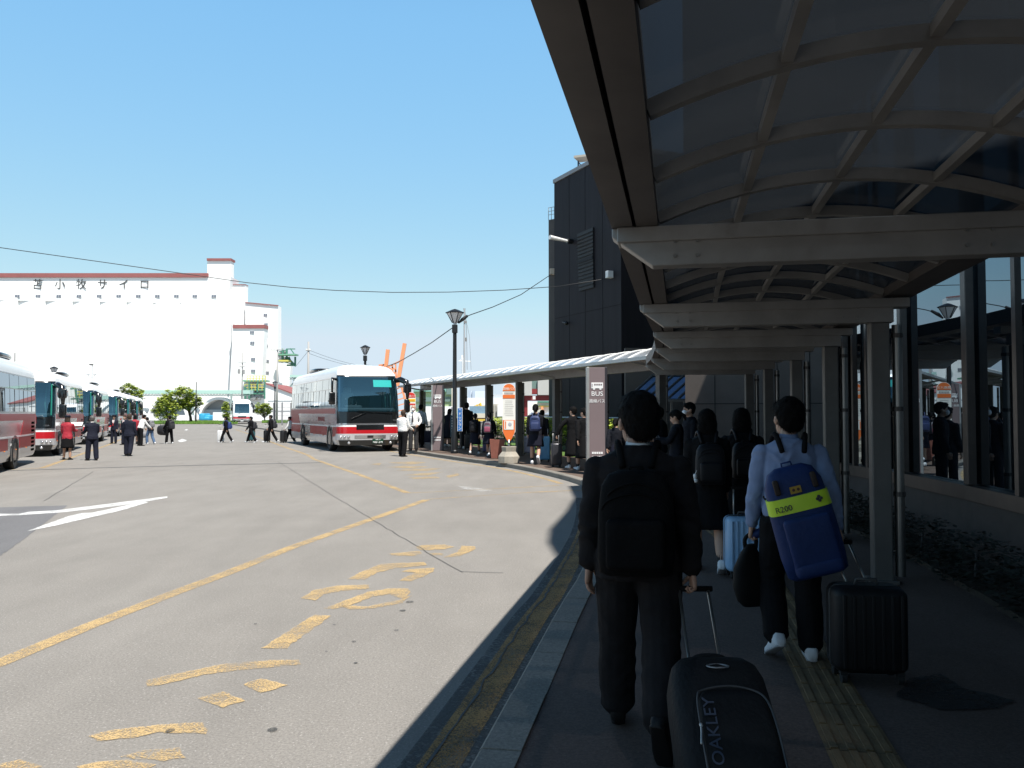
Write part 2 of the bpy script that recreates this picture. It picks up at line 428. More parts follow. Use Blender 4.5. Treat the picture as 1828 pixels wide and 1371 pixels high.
for i in range(len(ks) - 1):
    a, b, c, d = ks[i], ks[i + 1], ki[i + 1], ki[i]
    g = .006
    def lp(p, q): return p.lerp(q, g)
    a2, b2 = a.lerp(b, g), b.lerp(a, g); d2, c2 = d.lerp(c, g), c.lerp(d, g)
    h = PZ + random.uniform(-.004, .004)
    ch = .015
    ou = (a2 - d2).normalized() * ch
    v = Z([a2, b2, c2, d2], -.05) + Z([a2, b2, c2, d2], h - ch) + Z([a2 - ou, b2 - ou, c2, d2], h)
    mb.add(v, [(0, 1, 5, 4), (1, 2, 6, 5), (2, 3, 7, 6), (3, 0, 4, 7), (4, 5, 9, 8), (5, 6, 10, 9), (6, 7, 11, 10), (7, 4, 8, 11), (8, 9, 10, 11)])
struct(mb.build('kerb', KERB))
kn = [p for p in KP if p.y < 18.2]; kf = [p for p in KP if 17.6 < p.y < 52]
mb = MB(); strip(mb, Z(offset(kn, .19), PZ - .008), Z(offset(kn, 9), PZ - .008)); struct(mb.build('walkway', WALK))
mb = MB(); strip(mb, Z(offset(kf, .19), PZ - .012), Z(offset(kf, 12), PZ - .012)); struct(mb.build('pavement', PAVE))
seg = [p for p in KP if -2 < p.y < 16]
mb = MB(); strip(mb, Z(offset(seg, -.38), .002), Z(offset(seg, .0), .002)); struct(mb.build('gutter_grime_shade', wornpaint('gutter_grime_shade', (.075, .07, .066), .55, 5, 40)))  # kerb grime, also painted shade; width kept inside the canopy's shadow edge
# yellow kerbside line, black crack beside it
seg = [p for p in KP if -2 < p.y < 12]
mb = MB(); strip(mb, Z(offset(seg, -.30), .004), Z(offset(seg, -.10), .004)); struct(mb.build('road_line', YELK))
mb = MB(); random.seed(3)
cr = resample(seg, .12); L = offset(cr, -.26); 
L1 = [p + V((random.uniform(-.012, .012), 0, 0)) for p in L]
strip(mb, Z(L1, .007), Z([p + V((random.uniform(.006, .02), 0, 0)) for p in L1], .007)); struct(mb.build('asphalt_crack', TAR))
seg = [p for p in KP if 18.6 < p.y < 36]
mb = MB(); strip(mb, Z(offset(seg, -.42), .004), Z(offset(seg, -.28), .004)); struct(mb.build('road_line', YEL))

def pixline(pts, w, m, name='road_line', z=.004):
    P = [G(*p) for p in pts]
    mb = MB(); strip(mb, Z(offset(P, -w / 2), z), Z(offset(P, w / 2), z)); return struct(mb.build(name, m))
def c6(x, y): return (x / 2.4886, 820 + y / 2.4886)
def c7(x, y): return (400 + x / 2.4886, 820 + y / 2.4886)
pixline([c6(-300, 1025), c6(0, 905), c6(400, 740), c6(760, 600), c6(1000, 510), c6(1300, 390), c6(1740, 235), c7(900, 180)], .15, YEL)
pixline([c7(905, 178), c7(1250, 155), c7(1345, 148)], .07, YELW)
pixline([c7(1345, 148), c7(1600, 137)], .12, YEL)
pixline([c7(825, 150), c7(1100, 137)], .08, YELW); pixline([c7(1100, 137), c7(1490, 116)], .1, YELW)
pixline([(505, 797), (550, 812.5), (560.7, 820), c7(600, 68), c7(815, 150)], .15, YEL)
pixline([(420, 766.6), (460, 780), (505, 797)], .15, YEL)
pixline([(424, 764.5), (520, 776)], .15, YELW)
pixline([(20, 838.5), (77, 835.5)], .13, YEL); pixline([(74, 836), (150, 809), (190, 795.5), (217, 784)], .16, YEL)
# polygons traced on the asphalt
def poly(m, name, lists, z=.0045, jag=.009):
    mb = MB()
    for P in lists:
        P = [G(*p) for p in P]; P = Z(P, z); Q = []
        for a, b in zip(P, P[1:] + P[:1]):
            k = max(1, int((b - a).length / .045)) if jag else 1
            Q += [a.lerp(b, i / k) + V((random.uniform(-jag, jag), random.uniform(-jag, jag), 0)) for i in range(k)]
        P = Q
        c = sum(P, V()) / len(P)
        mb.add(P, [tuple(range(len(P)))])
    o = mb.build(name, m)
    bm = bmesh.new(); bm.from_mesh(o.data); bmesh.ops.triangulate(bm, faces=bm.faces)
    for f in bm.faces:
        if f.normal.z < 0: f.normal_flip()
    bm.to_mesh(o.data); bm.free(); return struct(o)
A = lambda *q: [c6(*p) for p in q]
B = lambda *q: [c7(*p) for p in q]
poly(YEL, 'road_lettering', [
    B((165, 842), (400, 693), (475, 697), (275, 842)),
    A((645, 985), (760, 960), (1000, 910), (1200, 895), (1330, 893), (1335, 915), (1150, 930), (900, 960), (740, 1000), (660, 1010)),
    A((1075, 1005), (1160, 975), (1280, 1005), (1160, 1040)), A((870, 1065), (990, 1035), (1090, 1075), (990, 1105)),
    A((395, 1232), (500, 1205), (700, 1180), (910, 1172), (922, 1222), (700, 1215), (620, 1235), (430, 1255)),
    A((525, 1325), (620, 1300), (800, 1283), (825, 1330), (720, 1342)),
    A((340, 1371), (430, 1345), (560, 1340), (690, 1360), (600, 1400), (400, 1400)),
    A((0, 1355), (90, 1340), (190, 1365), (100, 1400), (0, 1400)),
    B((345, 618), (400, 582), (500, 562), (645, 558), (648, 575), (520, 586), (440, 602), (405, 628)),
    B((440, 665), (560, 620), (640, 590), (740, 575), (820, 575), (832, 595), (800, 620), (760, 612), (735, 600), (660, 612), (560, 650), (490, 667)),
    B((520, 652), (640, 655), (770, 628), (830, 607), (790, 640), (660, 664), (560, 668)),
    B((550, 535), (600, 505), (700, 465), (890, 458), (900, 472), (760, 485), (680, 505), (630, 535)),
    B((775, 540), (850, 505), (790, 500), (820, 490), (930, 483), (935, 495), (880, 525), (830, 543)),
    B((850, 390), (880, 383), (980, 380), (1025, 390), (980, 400), (910, 405), (870, 402)),
    B((735, 420), (870, 408), (880, 420), (840, 430), (745, 428)),
    B((975, 438), (1040, 410), (1058, 385), (1118, 388), (1115, 402), (1050, 430)),
    B((910, 418), (970, 418), (975, 428), (930, 428))])
poly(YELW, 'road_lettering', [B((650, 22), (700, 16), (690, 27)), B((730, 15), (840, 10), (900, 14), (830, 24)), B((720, 35), (800, 29), (910, 32), (840, 41)),
    B((760, 49), (860, 42), (970, 40), (900, 53)), B((800, 71), (880, 62), (975, 56), (900, 73)), B((820, 81), (940, 76), (960, 84), (850, 88)), B((985, 75), (1040, 62), (1050, 70), (1000, 82))])
poly(WHIW, 'road_scuff', [B((1035, 118), (1080, 120), (1160, 133), (1200, 138), (1140, 144), (1060, 131))])
poly(ASPH2, 'asphalt_patch', [A((-600, 215), (0, 214), (300, 205), (100, 360), (0, 430), (-400, 640))], .0025)
poly(WHI, 'road_arrow', [A((-60, 246), (0, 243), (85, 243), (130, 234), (250, 228), (745, 165), (742, 172), (590, 200), (290, 236), (90, 249), (-60, 255)),
                         A((118, 321), (300, 255), (365, 240), (410, 238), (600, 197), (640, 190), (660, 192), (560, 222), (490, 240), (390, 262), (250, 295))], .005)
poly(WHI, 'road_arrow', [[(317, 787), (325, 783.5), (331, 785.2), (334, 786), (330, 788), (322, 789.5)], [(329, 767.8), (333, 766), (336, 767), (333, 768.6)]], .005)
# cracks, dark line, stains
def crack(pts, w, m=TAR, jit=.015, z=.0065, name='asphalt_crack'):
    P = []
    pp = [G(*p) for p in pts]
    for a, b in zip(pp, pp[1:]):
        k = max(2, int((b - a).length / .25))
        P += [a.lerp(b, i / k) + V((random.uniform(-jit, jit), random.uniform(-jit, jit), 0)) for i in range(k)]
    P.append(pp[-1]); mb = MB(); strip(mb, Z(offset(P, -w / 2), z), Z(offset(P, w / 2), z)); return struct(mb.build(name, m))
crack([c7(240, 10), c7(480, 160), c7(800, 355), c7(1000, 470), c7(1060, 503)], .009, mat('crack_grey', (.10, .095, .09), .8))
crack([c7(1050, 500), c7(1240, 506)], .012)
crack([c6(415, 55), c6(195, 185)], .012, MC['crack_grey'])
crack([(-40, 842.5), (26, 840), (190, 835), (380, 830), (578, 826)], .16, mat('dark_line_grey', (.13, .13, .13), .8, var=.2), .02, name='asphalt_dark_line')  # dark grey line across the yard
STAIN = wornpaint('oil_stain', (.07, .07, .068), .55, 30)
mb = MB()
for (x, y, r) in ((577, 812, 10), (793, 674, 14), (765, 762, 11), (585, 907, 9), (215, 1205, 22), (825, 635, 17), (490, 736, 6), (455, 856, 6), (140, 733, 8), (-240, 1210, 20)):
    c = c7(x, y); g0 = G(*c); sc = r / 2.4886 * g0.y / F
    mb.add([(g0.x + sc * cos(t * pi / 6), g0.y + sc * 1.1 * sin(t * pi / 6), .006) for t in range(12)], [tuple(range(12))])
struct(mb.build('oil_stain', STAIN))

# ------------------------------------------------------------------ tactile paving
tp = [G(1540, 1520, PZ), G(1474, 1335.7, PZ), G(1439.5, 1260.8, PZ), G(1412, 1198.6, PZ), G(1392, 1151, PZ)]
d = (tp[-1] - tp[1]).normalized()
tp = [tp[1] - d * 3, tp[1], tp[-1], tp[-1] + d * 2.5 + V((-.05, 0, 0)), tp[-1] + d * 5 + V((-.25, 0, 0)), tp[-1] + d * 9 + V((-.9, 0, 0))]
TP = resample(catmull(tp, 12), .6)
mb = MB()
for i in range(len(TP) - 1):
    a, b = TP[i], TP[i + 1]; t = (b - a).normalized(); r = V((t.y, -t.x, 0))
    a2, b2 = a + t * .004, b - t * .004
    mb.add(Z([a2, b2, b2 + r * .3, a2 + r * .3], PZ - .004) , [(0, 3, 2, 1)])
    for k in range(4):
        o = r * (.03 + .075 * k + .0075)
        for (u0, u1) in ((.012, .29), (.31, .588)):
            p, q = a + t * u0 + o, a + t * u1 + o
            mb.beam((p.x, p.y, PZ - .001), (q.x, q.y, PZ - .001), .032, .010)
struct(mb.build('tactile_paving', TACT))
struct(poly(wornpaint('damp_stain', (.022, .018, .017), .47, 6, 30), 'pavement_stain', [[(1600, 1285), (1625, 1250), (1680, 1240), (1720, 1268), (1815, 1292), (1780, 1308), (1680, 1310), (1640, 1296)]], PZ))
for o in [x for x in COL.objects if x.name.startswith('pavement_stain')]: 
    pass
def joints(mbx, P, a, b, step, w=.008, z=PZ - .0055):
    for p, q in zip(offset(P, a)[::step], offset(P, b)[::step]): mbx.beam((p.x, p.y, z), (q.x, q.y, z), w, .004)

# ------------------------------------------------------------------ canopies
def canopy(name, label, group, tips, inw, W, ez, rise, colt, beamz, fascia_h, sheet, frame, gut, rib_step, colw, pipe=True, strut=False, girder=False, nocol=(), caps=None, coloff={}):
    base = tips[0]
    T = thing(name, label, 'canopy', (base.x, base.y, PZ), 0, group)
    n = len(tips)
    def P(i, t, z): p = tips[i] + inw[i] * t; return V((p.x, p.y, z))
    g0 = .25
    def arch(t): c = (t - W / 2) / (W / 2 - g0); return ez + .07 + rise * (1 - c * c)
    # eave channels: two flanges with a dark slot between
    for nm, ta, tb, h in (('eave_channel', 0, .115, fascia_h), ('gutter', .135, g0, fascia_h * .8)):
        mbx = MB(); mbx.sweep([P(i, (ta + tb) / 2, ez + h / 2 - .02) for i in range(n)], tb - ta, h); mbx.build(nm, gut, T, True)
    mbx = MB(); mbx.sweep([P(i, .125, ez + fascia_h * .5) for i in range(n)], .02, fascia_h * .5); mbx.build('gutter_slot', BLACK, T, True)
    mbx = MB(); mbx.sweep([P(i, W - g0 / 2, ez + fascia_h * .45) for i in range(n)], g0, fascia_h * .9); mbx.build('rear_gutter', gut, T, True)
    # roof sheet, ribs and purlins follow the arch
    st = []
    for i in range(n - 1):
        L = (tips[i + 1] - tips[i]).length; k = max(1, round(L / rib_step))
        for j in range(k + (1 if i == n - 2 else 0)):
            f = j / k; st.append((tips[i].lerp(tips[i + 1], f), inw[i].lerp(inw[i + 1], f).normalized()))
    K = 16; ts = [g0 + (W - 2 * g0) * k / K for k in range(K + 1)]
    grid = [[V(((p + u * t).x, (p + u * t).y, arch(t))) for t in ts] for p, u in st]
    up = V((0, 0, 1))
    mbx = MB()
    for r in range(len(grid) - 1):
        vs = [q + up * .004 for q in grid[r] + grid[r + 1]]; m1 = K + 1
        mbx.add(vs, [(k, k + 1, m1 + k + 1, m1 + k) for k in range(K)])
    mbx.build('roof_sheet', sheet, T, True, smooth=True)
    for row in grid:
        mbx = MB(); mbx.sweep([q - up * .032 for q in row], .052, .06); mbx.build('rib', frame, T, True)
    if caps:
        for row in grid: mbx = MB(); mbx.sweep([q + up * .018 for q in row], .05, .022); mbx.build('cap_strip', caps, T, True)
    for f in (.25, .5, .75):
        k = int(K * f); mbx = MB(); mbx.sweep([row[k] - up * .03 for row in grid], .042, .045); mbx.build('purlin', frame, T, True)
    for i in range(n):
        t = inw[i]; side = V((-t.y, t.x, 0))
        if beamz:
            z0, z1 = beamz
            mbx = MB(); th = .12
            pl = [P(i, .0, z1), P(i, .0, z1 - .05), P(i, .22, z0), P(i, colt + .12, z0), P(i, colt + .12, z1)]
            mbx.prism([q - side * th / 2 for q in pl], side * th); mbx.build('cross_beam', frame, T, True, bevel=.006)
            mbx = MB(); zz = z1 - .042
            mbx.beam(P(i, .03, zz), P(i, colt + .25, zz), .17, .084); fl = mbx.build('beam_flange', frame, T, True, bevel=.006)
            if i in (3, 4, 5):
                for tt in (.34, .46, colt - .3, colt - .18):
                    for zb in (.05, .13):
                        mbx = MB(); c = P(i, tt, z0 + zb) + side * 0; c2 = c - V((-side.y, side.x, 0)) * 0; f_ = V((side.x, side.y, 0)); sgn = -1 if f_.y > 0 else 1
                        mbx.tube([c + f_ * sgn * .058, c + f_ * sgn * .072], .012, 6); mbx.build('bolt', STEELB, T, True)
        if i in nocol: continue
        ct = colt + coloff.get(i, 0)
        mbx = MB(); p = P(i, ct, 0); zt = (beamz[0] if beamz else ez - .17)
        mbx.box((p.x, p.y, (PZ + zt) / 2), (colw, colw, zt - PZ), atan2(t.y, t.x)); mbx.build('column', STEEL_SHADE, T, True, bevel=.01)
        mbx = MB(); mbx.box((p.x, p.y, PZ + .01), (colw * 1.5, colw * 1.5, .03), atan2(t.y, t.x)); mbx.build('base_plate', STEEL_SHADE, T, True, bevel=.004)
        if pipe:
            q = P(i, ct + colw / 2 + .075, 0); mbx = MB()
            mbx.tube([(q.x, q.y, PZ + .05), (q.x, q.y, zt - .02)], .043, 12); o = mbx.build('downpipe', STEELB, T, True, smooth=True, auto=40)
            for zz in (.75, 1.5, 2.15):
                mbx = MB(); mbx.lathe([(.052, zz), (.052, zz + .04)], (q.x, q.y, PZ), 12); mbx.build('pipe_clip', STEELD, o, True)
        if strut:
            mbx = MB(); mbx.beam(P(i, colt, ez - .14), P(i, .18, ez + .04), .06, .06); mbx.build('strut', ALU, T, True)
    if girder:
        mbx = MB(); mbx.sweep([P(i, colt, ez - .03) for i in range(n)], .14, .28); mbx.build('girder', frame, T, True)
    return T

tipsN = [V(p) for p in ((-1.37, -5.2, 0), (-.73, -1.9, 0), (-.09, 1.33, 0), (.563, 4.6, 0), (1.21, 7.8, 0), (1.78, 10.4, 0), (2.24, 12.9, 0), (2.6, 15.4, 0), (2.8, 17.3, 0))]
def inward(T):
    out = []
    for i in range(len(T)):
        d = (T[min(i + 1, len(T) - 1)] - T[max(i - 1, 0)]).normalized(); out.append(V((d.y, -d.x, 0)))
    return out
canopy('walkway_canopy', 'long dark curved canopy overhead with arched ribs and tinted roof sheets', None, tipsN, inward(tipsN), 2.4, 2.64, .19, 2.1, (2.405, 2.62), .17, POLY, STEEL, STEELD, .81, .16, coloff={3: .22})
s0 = V((3.28, 18.95, 0)); sd = V((-.383, .924, 0)).normalized()
tipsS = [s0] + [s0 + sd * (1.65 + 3.06 * j) for j in range(8)]
canopy('bus_shelter', 'low grey bus shelter roof on posts along the far kerb, behind the waiting students', None, tipsS, inward(tipsS), 2.6, 2.88, .30, 1.2, None, .085, POLY2, STEEL, ALU, .76, .19, pipe=True, strut=True, girder=True, nocol=(0,), caps=WHITE)

# ------------------------------------------------------------------ terminal building (right)
def terminal():
    T = thing('terminal_building', 'dark terminal building with curved mirrored glass wall beside the walkway', 'building', (4.6, 8, 0))
    W = [V(p) for p in ((3.2, -9, 0), (3.9, 3.2, 0), (4.366, 6.52, 0), (4.63, 8.4, 0), (4.79, 10.15, 0), (4.82, 12.0, 0), (4.83, 12.38, 0), (6.6, 13.2, 0))]
    sill = .85; top = 6.0
    n = len(W)
    m = MB()
    ins = [p + V((.16, .0, 0)) for p in W]
    m.sweep([V((p.x + .1, p.y, (sill - .12) / 2)) for p in W], .22, sill - .12); m.build('plinth', mat('plinth_brown', (.06, .05, .046), .8, var=.2), T, True)
    m = MB(); m.sweep([V((p.x + .04, p.y, sill - .045)) for p in W], .2, .14); m.build('sill', BRONZE, T, True)
    m = MB(); m.sweep([V((p.x + .0, p.y, sill - .02)) for p in W], .09, .05); m.build('sill_rail', BRONZE, T, True)
    for i in range(n - 1):
        m = MB(); a, b = W[i], W[i + 1]
        dd = (b - a).normalized(); nn = V((dd.y, -dd.x, 0))
        a2, b2 = a + nn * .06, b + nn * .06
        m.add([V((a2.x, a2.y, sill)), V((b2.x, b2.y, sill)), V((b2.x, b2.y, top)), V((a2.x, a2.y, top)),
               V((a2.x + .02, a2.y, sill)), V((b2.x + .02, b2.y, sill)), V((b2.x + .02, b2.y, top)), V((a2.x + .02, a2.y, top))],
              [(0, 3, 2, 1), (4, 5, 6, 7), (0, 1, 5, 4), (1, 2, 6, 5), (2, 3, 7, 6), (3, 0, 4, 7)])
        m.build('window_glass', TGLASS, T, True)
    for i in range(n - 1):
        k = 1 if i != 0 else 6
        for j in range(k):
            p = W[i].lerp(W[i + 1], j / k)
            m = MB(); m.box((p.x, p.y, (sill + top) / 2 + .03), (.085, .13, top - sill), -.15); mo = m.build('mullion', BRONZE, T, True, bevel=.008)
    for p in (W[2].lerp(W[3], .42), W[4].lerp(W[5], .55), W[4].lerp(W[5], .8), W[6]):
        m = MB(); m.box((p.x - .01, p.y, (sill + top) / 2), (.06, .06, top - sill)); m.build('mullion', BRONZE, T, True)
    # upper storeys: curved dark mass whose shade covers the walkway
    up = [(5.6, -9), (5.35, -3), (5.1, -.9), (4.65, .6), (4.2, 2.9), (4.12, 4.4), (4.2, 5.6), (4.55, 7.6), (4.85, 9.8), (4.93, 12.4), (6.6, 13.4), (9.8, 24.0), (40, 24), (40, -9)]
    m = MB(); m.prism([V((x, y, 4.6)) for x, y in up], V((0, 0, 8.6))); m.build('upper_storeys', CLAD, T, True)
    m = MB(); m.prism([V((x + .5, y, .0)) for x, y in ((3.9, -9), (3.9, 3.9), (4.6, 6.64), (5.2, 8.4), (5.4, 12.2), (6.9, 13.5), (9.6, 23.9), (39, 23.9), (39, -9))], V((0, 0, 4.6))); m.build('inner_core', BLACK, T, True)
    # brown end wall facing the walkway; unseen height and depth added to shade the tower
    m = MB(); m.prism([V(q) for q in ((5.5, 26.3, 0), (9.7, 24.2, 0), (30, 24.2, 0), (30, 34, 0), (8.6, 34, 0))], V((0, 0, 18))); m.build('end_wall', CLADB, T, True)
    m = MB()
    for k in range(1, 5):
        p = V((5.5, 26.3, 0)).lerp(V((9.7, 24.2, 0)), k / 5); m.box((p.x, p.y, 5.5), (.025, .02, 11), -.46)
    for zz in (1.9, 3.8): m.beam((5.5, 26.3, zz), (9.7, 24.2, zz), .02, .025)
    m.build('cladding_joint', BLACK, T, True)
    return T
terminal()
# planting strip at the foot of the glass
bed = [V(p) for p in ((2.9, 2, 0), (3.3, 4.5, 0), (3.75, 6.64, 0), (4.05, 8.4, 0), (4.25, 10.15, 0), (4.4, 13, 0))]
wl = [V(p) for p in ((3.4, 2, 0), (3.6, 4.5, 0), (4.2, 6.64, 0), (4.7, 8.4, 0), (4.85, 10.15, 0), (4.9, 13, 0))]
mb = MB(); strip(mb, Z(bed, .16), Z(wl, .18)); strip(mb, Z(bed, PZ - .02), Z(bed, .16)); struct(mb.build('planting_bed', SOIL))
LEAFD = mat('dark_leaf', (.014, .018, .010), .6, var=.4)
def leaves(m, c, r, k, s, fl=1.0):
    for _ in range(k):
        while True:
            p = V((random.uniform(-1, 1), random.uniform(-1, 1), random.uniform(-1, 1)))
            if p.length < 1: break
        p = p * (random.uniform(.55, 1) / max(p.length, .35) if random.random() < .6 else 1)
        q = V((c[0] + p.x * r[0], c[1] + p.y * r[1], c[2] + p.z * r[2]))
        a, b, t = random.uniform(0, 2 * pi), random.uniform(-.9, .9), s * random.uniform(.6, 1.4)
        x = V((cos(a), sin(a), b * .5)).normalized() * t; y = x.cross(V((random.uniform(-.5, .5), random.uniform(-.5, .5), 1))).normalized() * t * .55
        m.add([q - x, q - y * .9, q + x, q + y * .9], [(0, 1, 2, 3)])
for i in range(7):
    f = i / 6; p = V((3.62, 4.6, 0)).lerp(V((4.62, 12.2, 0)), f)
    m = MB(); leaves(m, (p.x, p.y, .34), (.34, .62, .26), 1100, .03)
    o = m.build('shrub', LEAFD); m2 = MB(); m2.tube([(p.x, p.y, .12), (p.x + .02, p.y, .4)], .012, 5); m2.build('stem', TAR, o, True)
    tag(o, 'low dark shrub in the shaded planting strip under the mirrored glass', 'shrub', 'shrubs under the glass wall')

# ------------------------------------------------------------------ stair tower (dark) and glazed atrium roof
def tower():
    T = thing('stair_tower', 'tall windowless black tower rising behind the bus shelter', 'tower', (4.5, 36, 0))
    a = V((4.5, 34, 0)); b = V((2.02, 39.3, 0)); q = V((.906, .4226, 0))
    foot = [a, b, b + q * 9, a + q * 9]
    H = 12.6
    m = MB(); m.prism(Z(foot, 0), V((0, 0, H))); m.build('wall', CLAD, T, True)
    m = MB(); c = sum(foot, V()) / 4
    m.prism([V((c.x + (p.x - c.x) * 1.012, c.y + (p.y - c.y) * 1.012, H + .003)) for p in foot], V((0, 0, .18))); m.build('parapet', mat('parapet_grey', (.25, .25, .26), .5), T, True)
    u = (b - a).normalized(); nn = V((-.906, -.4226, 0))
    m = MB()
    for k in range(1, 4):
        p = a.lerp(b, k / 4) + nn * .001; m.box((p.x, p.y, H / 2), (.012, .012, H), atan2(u.y, u.x))
    for zz in (3.6, 6.1): m.beam(a + nn * .004 + V((0, 0, zz)), b + nn * .004 + V((0, 0, zz)), .012, .014)
    m.build('panel_joint', mat('joint_black', (.0105, .010, .011), .8, spec=.1), T, True)
    # louvre window
    def pt(px, py, out=.0):
        d = ray(px, py); t = (a + nn * out - V((0, 0, HC))).dot(nn) / d.dot(nn); return V((0, 0, HC)) + d * t
    w0 = pt(1060, 406, .02); w1 = pt(1032, 418, .02); w2 = pt(1035, 520, .02); w3 = pt(1061, 513, .02)
    m = MB(); m.prism([w0, w1, w2, w3], nn * .05); fr = m.build('louvre_window', mat('louvre_dark', (.008, .008, .009), .6), T, True)
    m = MB()
    for k in range(1, 16):
        p, r = w1.lerp(w2, k / 16), w0.lerp(w3, k / 16); m.beam(p + nn * .06, r + nn * .06, .05, .03 if k != 8 else .14)
    m.build('slat', mat('slat_grey', (.014, .014, .016), .6, spec=.2), fr, True)
    # lit lamp, junction boxes
    m = MB(); p = pt(1021, 431, .05); m.tube([p, p + nn * .25], .12, 12); o = m.build('floodlight', BLKMET, T, True)
    m = MB(); e = p + nn * .25; m.tube([e, e + nn * .9 + V((0, -.2, .05))], [.06, .10], 10); m.build('lamp_tube', WHITE, o, True)
    m = MB(); p = pt(1088, 490, .12); m.box(p, (.22, .28, .3), atan2(u.y, u.x)); m.build('junction_box', WHITE, T, True, bevel=.02)
    m = MB(); p = pt(1011, 577, .2); m.tube([pt(1004, 575, .0), p], .03, 8); m.ell(p, (.1, .1, .09)); m.build('camera', BLKMET, T, True)
    # rooftop gantry and railing
    m = MB(); g0 = V((3.15, 39.0, H))
    for dx in (0, .5):
        m.beam(g0 + V((dx, -dx, 0)), g0 + V((dx, -dx, 1.0)), .07, .07)
    m.beam(g0 + V((0, 0, .1)), g0 + V((.5, -.5, .95)), .04, .04); m.beam(g0 + V((0, 0, .95)), g0 + V((.5, -.5, .1)), .04, .04)
    m.build('gantry_leg', mat('gantry_blue', (.05, .08, .12), .5), T, True)
    m = MB(); m.box(g0 + V((.35, -.2, 1.08)), (.95, .8, .1), -.4); m.build('gantry_deck', mat('deck_pale', (.45, .42, .36), .6), T, True)
    # lower lit annex with its rail
    A2 = [V(p) for p in ((1.775, 39.95, 0), (2.05, 39.75, 0), (2.9, 46, 0), (2.16, 46, 0))]
    m = MB(); m.prism(Z(A2, 0), V((0, 0, 11.0))); m.build('annex', mat('annex_brown', (.065, .058, .055), .7, var=.2, vs=1), T, True)
    m = MB(); z = 11.0
    for p in (A2[0], A2[0].lerp(A2[1], .5), A2[1]): m.beam(V((p.x, p.y + .05, z)), V((p.x, p.y + .05, z + .6)), .03, .03)
    for k in (.25, .42, .6): m.beam(V((A2[0].x, A2[0].y + .05, z + k)), V((A2[1].x, A2[1].y + .05, z + k)), .025, .025)
    m.build('railing', ALU, T, True)
    m = MB(); p = AT(987, 485, 39.7); m.box(p, (.3, .25, .3)); m.build('junction_box', mat('box_beige', (.5, .42, .34), .6), T, True, bevel=.02)
    m = MB(); p = AT(992, 458, 39.5); m.box(p, (.1, .08, 1.0)); m.build('wall_lamp', WHITE, T, True)
tower()
def atrium():
    T = thing('atrium_roof', 'sloping blue glazed roof on thin posts between the black tower and the brown wall', 'glass roof', (5.8, 29, 0))
    b0, b1 = AT(1120, 713, 28.5), AT(1248, 713, 28.5); t0, t1 = AT(1215, 628, 31.5), AT(1345, 628, 31.5)
    m = MB(); m.prism([b0, b1, t1, t0], V((0, 0, .03))); m.build('glazing', SKYGL, T, True)
    for k in range(8):
        f = k / 7; m = MB(); m.beam(b0.lerp(b1, f) + V((0, 0, .05)), t0.lerp(t1, f) + V((0, 0, .05)), .06, .05); m.build('glazing_bar', STEELB, T, True)
    m = MB(); m.beam(b0.lerp(t0, .45) + V((0, 0, .06)), b1.lerp(t1, .45) + V((0, 0, .06)), .04, .04); m.build('transom', STEELB, T, True)
    for f in (.15, .45, .62, .8, .97):
        p = b0.lerp(b1, f); m = MB(); m.beam((p.x, p.y + .05, PZ), (p.x, p.y + .05, p.z - .02), .06, .06); m.build('post', STEELB, T, True)
    m = MB(); m.beam(b0 - V((0, .02, .04)), b1 - V((0, .02, .04)), .1, .08); m.build('eave_beam', STEELB, T, True)
atrium()
mb = MB(); mb.box((6.6, 33.0, 2.1), (4.2, .3, 4.2)); tag(mb.build('lobby_wall', CLADB), 'shaded brown lobby wall below the blue glazed roof', 'wall')
